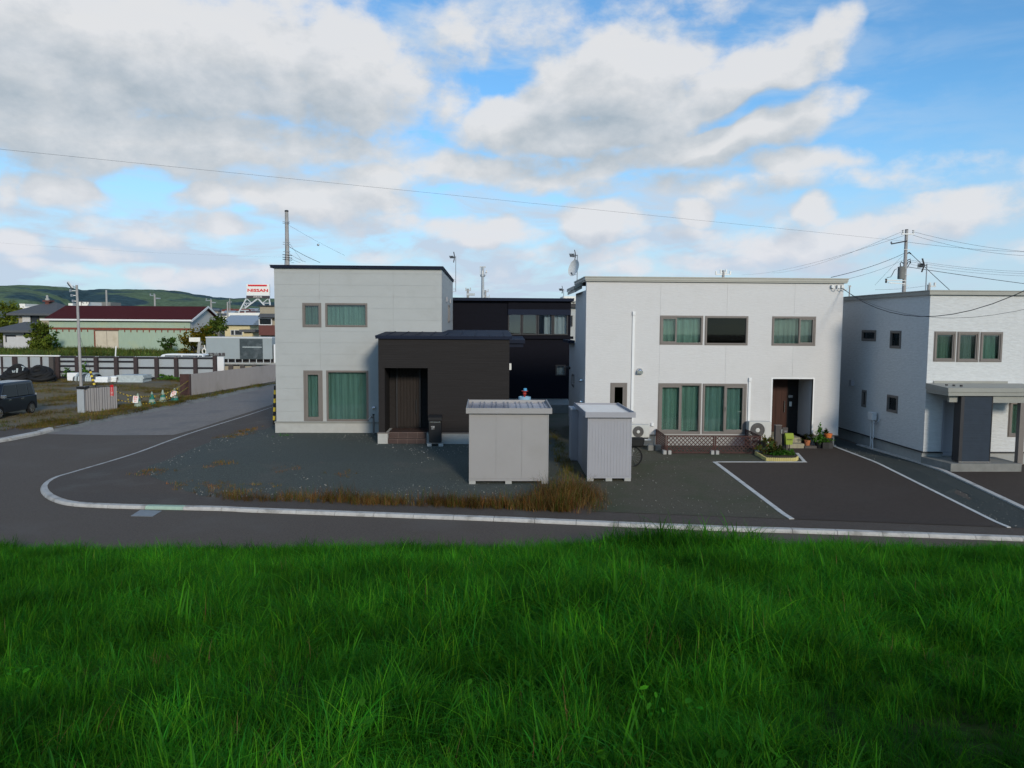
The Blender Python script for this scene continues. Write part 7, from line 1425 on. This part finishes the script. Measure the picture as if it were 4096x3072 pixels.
# distant poles
def far_pole(label, c, x, y0, y1, Y, arms, r=.16, lamp=None):
    p, q = mid_pt(c, x, y0, Y), mid_pt(c, x, y1, Y); t = thing('utility_pole', label, 'utility pole', (p.x, Y, zl0)); MB().tube([(p.x, Y, zl0), (p.x, Y, p.z)], [r * 1.3, r], 8).build('pole', M['pole_concrete'], t, smooth=True)
    for x0, y, x1 in arms: a, b = mid_pt(c, x0, y, Y), mid_pt(c, x1, y, Y); MB().bar(a, b, r * .9).box(a.x, a.x + r, Y - r / 2, Y + r / 2, a.z, a.z + r * 2.4).box(b.x - r, b.x, Y - r / 2, Y + r / 2, b.z, b.z + r * 2.4).build('cross_arm', M['galvanised'], t)
    if lamp: a = mid_pt(c, lamp[0], lamp[1], Y); MB().bar((p.x, Y, a.z - .2), a, r * .7).box(a.x - .3, a.x + .5, Y - .2, Y + .2, a.z - .1, a.z + .12).build('street_lamp', M['galvanised'], t)
    return t
far_pole('thin pale pole rising above the barn roof', 'A', 1007, 142, 290, 150, ()); far_pole('pale double pole above the middle of the barn roof', 'B', 162, 185, 285, 150, ((118, 195, 162),), lamp=(190, 222)); far_pole('pale pole with cross arm at the barn gable', 'B', 697, 235, 330, 150, ((648, 242, 700),), lamp=(718, 262)); far_pole('plain pale pole left of the billboard', 'B', 853, 256, 390, 170, ()); far_pole('tall thin mast left of the billboard', 'B', 874, 222, 320, 260, ((862, 258, 892),), .14)
t = thing('water_tank_mast', 'pale round tank on a slender mast beyond the far left roofs', 'mast', (mid_pt('e', 990, 400, 330).x, 330, zl0)); p, q = mid_pt('e', 970, 345, 330), mid_pt('e', 1020, 390, 330); MB().lathe([((q.x - p.x) / 2, q.z), ((q.x - p.x) / 2, p.z), (.3, p.z + .5)], ((p.x + q.x) / 2, 330, 0), 12).build('tank', M['concrete'], t); MB().tube([((p.x + q.x) / 2, 330, zl0), ((p.x + q.x) / 2, 330, q.z)], .8, 8).build('pole', M['concrete'], t)
far_pole('short pole with one cross arm above the black house roof', 'o', 617, 965, 1215, 75, ((560, 1005, 685),), .11, lamp=(655, 1098)); far_pole('second short pole with arms right of the mobile phone mast', 'o', 1004, 998, 1215, 80, ((950, 1032, 1075), (965, 1150, 1100)), .1); far_pole('pole with wide cross arm peeping over the middle house roof', 'E', 1094, 150, 195, 75, ((1035, 180, 1150), (1070, 168, 1120)), .13); far_pole('stub of a pole behind the right house roof', 'i', 995, 1190, 1300, 60, ((995, 1222, 1115),), .12)
MY = 95.; t = thing('phone_mast', 'slim phone mast with a box frame of aerials above the black house', 'mast', (mid_pt('o', 945, 900, MY).x, MY, 0)); p = mid_pt('o', 945, 480, MY); MB().tube([(p.x, MY, 0), (p.x, MY, p.z)], [.28, .16], 10).build('pole', M['galvanised'], t)
o = lambda x, y: mid_pt('o', x, y, MY); MB().bar(o(885, 668), o(1015, 668), .1).bar(o(885, 485), o(925, 487), .18).bar(o(950, 487), o(1008, 483), .18).bar(o(888, 485), o(892, 668), .08).bar(o(1030, 560), o(1012, 668), .07).bar(o(1015, 600), o(945, 668), .05).build('frame', M['galvanised'], t); MB().box(o(1012, 565).x, o(1042, 565).x, MY - .2, MY + .2, o(1012, 610).z, o(1012, 565).z).box(o(932, 570).x, o(962, 570).x, MY - .3, MY, o(940, 655).z, o(940, 570).z).build('antenna', M['white_plastic'], t); MB().lathe([(.3, 0), (.3, .25)], (p.x, MY, o(945, 700).z), 10).build('collar', M['galvanised'], t)
# television aerials
def aerial(label, c, mx, y0, y1, Y, bx0, by0, tipx, tipy, botx, boty, brackets=(), dish=None):
    p, q = mid_pt(c, mx, y0, Y), mid_pt(c, mx, y1, Y); t = thing('tv_aerial', label, 'aerial', (q.x, Y, q.z)); MB().tube([(p.x, Y, q.z), (p.x, Y, p.z)], .018, 8).build('mast', M['galvanised'], t)
    hub = mid_pt(c, mx - (mx - bx0) * .2, by0, Y); b = mid_pt(c, bx0, by0 + (8 if c != 'i' else 15), Y); e = MB(); e.bar((p.x, Y, hub.z), (b.x, Y - .25, b.z), .022)
    for k in range(7): u = k / 6; c_ = Vector((hub.x, Y, hub.z)).lerp(Vector((b.x, Y - .25, b.z)), .25 + .75 * u); h_ = .11 - .045 * u; e.bar(c_ + Vector((-.03, -h_, .06)), c_ + Vector((.03, h_, -.06)), .014).bar(c_ + Vector((0, 0, h_ * .6)), c_ - Vector((0, 0, h_ * .6)), .012)
    e.build('boom', M['wire'], t); ti, bo = mid_pt(c, tipx, tipy, Y), mid_pt(c, botx, boty, Y); MB().bar(hub, ti, .05, .03).bar(hub, bo, .05, .03).build('reflector', M['wire'], t)
    for y, xw in brackets: z = mid_pt(c, mx, y, Y).z; MB().bar((mid_pt(c, xw, y, Y).x, Y, z), (p.x, Y, z), .022).build('bracket', M['galvanised'], t)
    return t, p, q
aerial('television aerial on brackets at the back corner of the white corner house', 'o', 349, 245, 1028, 41.2, 222, 268, 303, 152, 300, 388, ((760, 275), (808, 275), (972, 275), (1026, 275)))
t, p, q = aerial('television aerial with a satellite dish on the left eave of the middle house', 'n', 718, 215, 800, 31.2, 535, 232, 653, 108, 648, 358)
dc = mid_pt('n', 670, 520, 31.1); an = Matrix.Translation(dc) @ Matrix.Rotation(math.radians(-58), 4, 'Z') @ Matrix.Rotation(math.radians(75), 4, 'X'); R_ = .33; vs = []; fs = []
for i in range(7):
    for j in range(20): r = R_ * i / 6; a = 2 * math.pi * j / 20; vs.append(tuple(an @ Vector((r * math.cos(a), r * math.sin(a) * 1.05, .09 * (r / R_) ** 2))))
for i in range(6):
    for j in range(20): fs.append((i * 20 + j, i * 20 + (j + 1) % 20, (i + 1) * 20 + (j + 1) % 20, (i + 1) * 20 + j))
mb = MB(); mb.add(vs, fs); mb.build('dish', M['white_plastic'], t, smooth=True); MB().tube([mid_pt('n', 690, 655, 31.0), mid_pt('n', 620, 665, 30.9), mid_pt('n', 598, 650, 30.85)], .012, 6).bar(mid_pt('n', 578, 610, 30.8), mid_pt('n', 602, 650, 30.85), .05).build('feed_arm', M['galvanised'], t)
aerial('small television aerial in front of the far apartment block', 'n', 415, 978, 1215, 46, 310, 985, 375, 902, 376, 1072)
aerial('television aerial on a thin mast at the front corner of the right house', 'i', 957, 805, 1600, 25.6, 712, 835, 872, 708, 860, 960, ((1545, 1010), (1600, 1010)))
far_pole('tiny wire aerial post between the middle and the right house', 'F', 182, 262, 350, 60, ((172, 272, 192),), .05)
for k, (xx, yy) in enumerate(((930, 1480), (905, 1490))): q = mid_pt('i', xx, yy, 25.4); tag(MB().box(q.x - .05, q.x + .05, 25.3, 25.4, q.z - .09, q.z + .09).build('cable_box', M['galvanised'], None), ('small cable box on the upper corner of the right house', 'second tiny cable box on the corner of the right house')[k], 'cable box')
# yellow and black guard at the corner house
a_ = mid_pt('d', 125, 620, YL + 1.2); b_ = mid_pt('d', 141, 255, YL + 1.2); t, e_ = guard('yellow and black striped guy guard at the left edge of the corner house', (a_.x, YL + 1.2, a_.z - .25), b_, .055); MB().tube([e_, (top.x * 0 + mid_pt('j', 380, 940, PY).x, PY, mid_pt('j', 380, 940, PY).z)], .01, 4).build('guy_wire', M['wire'], t)
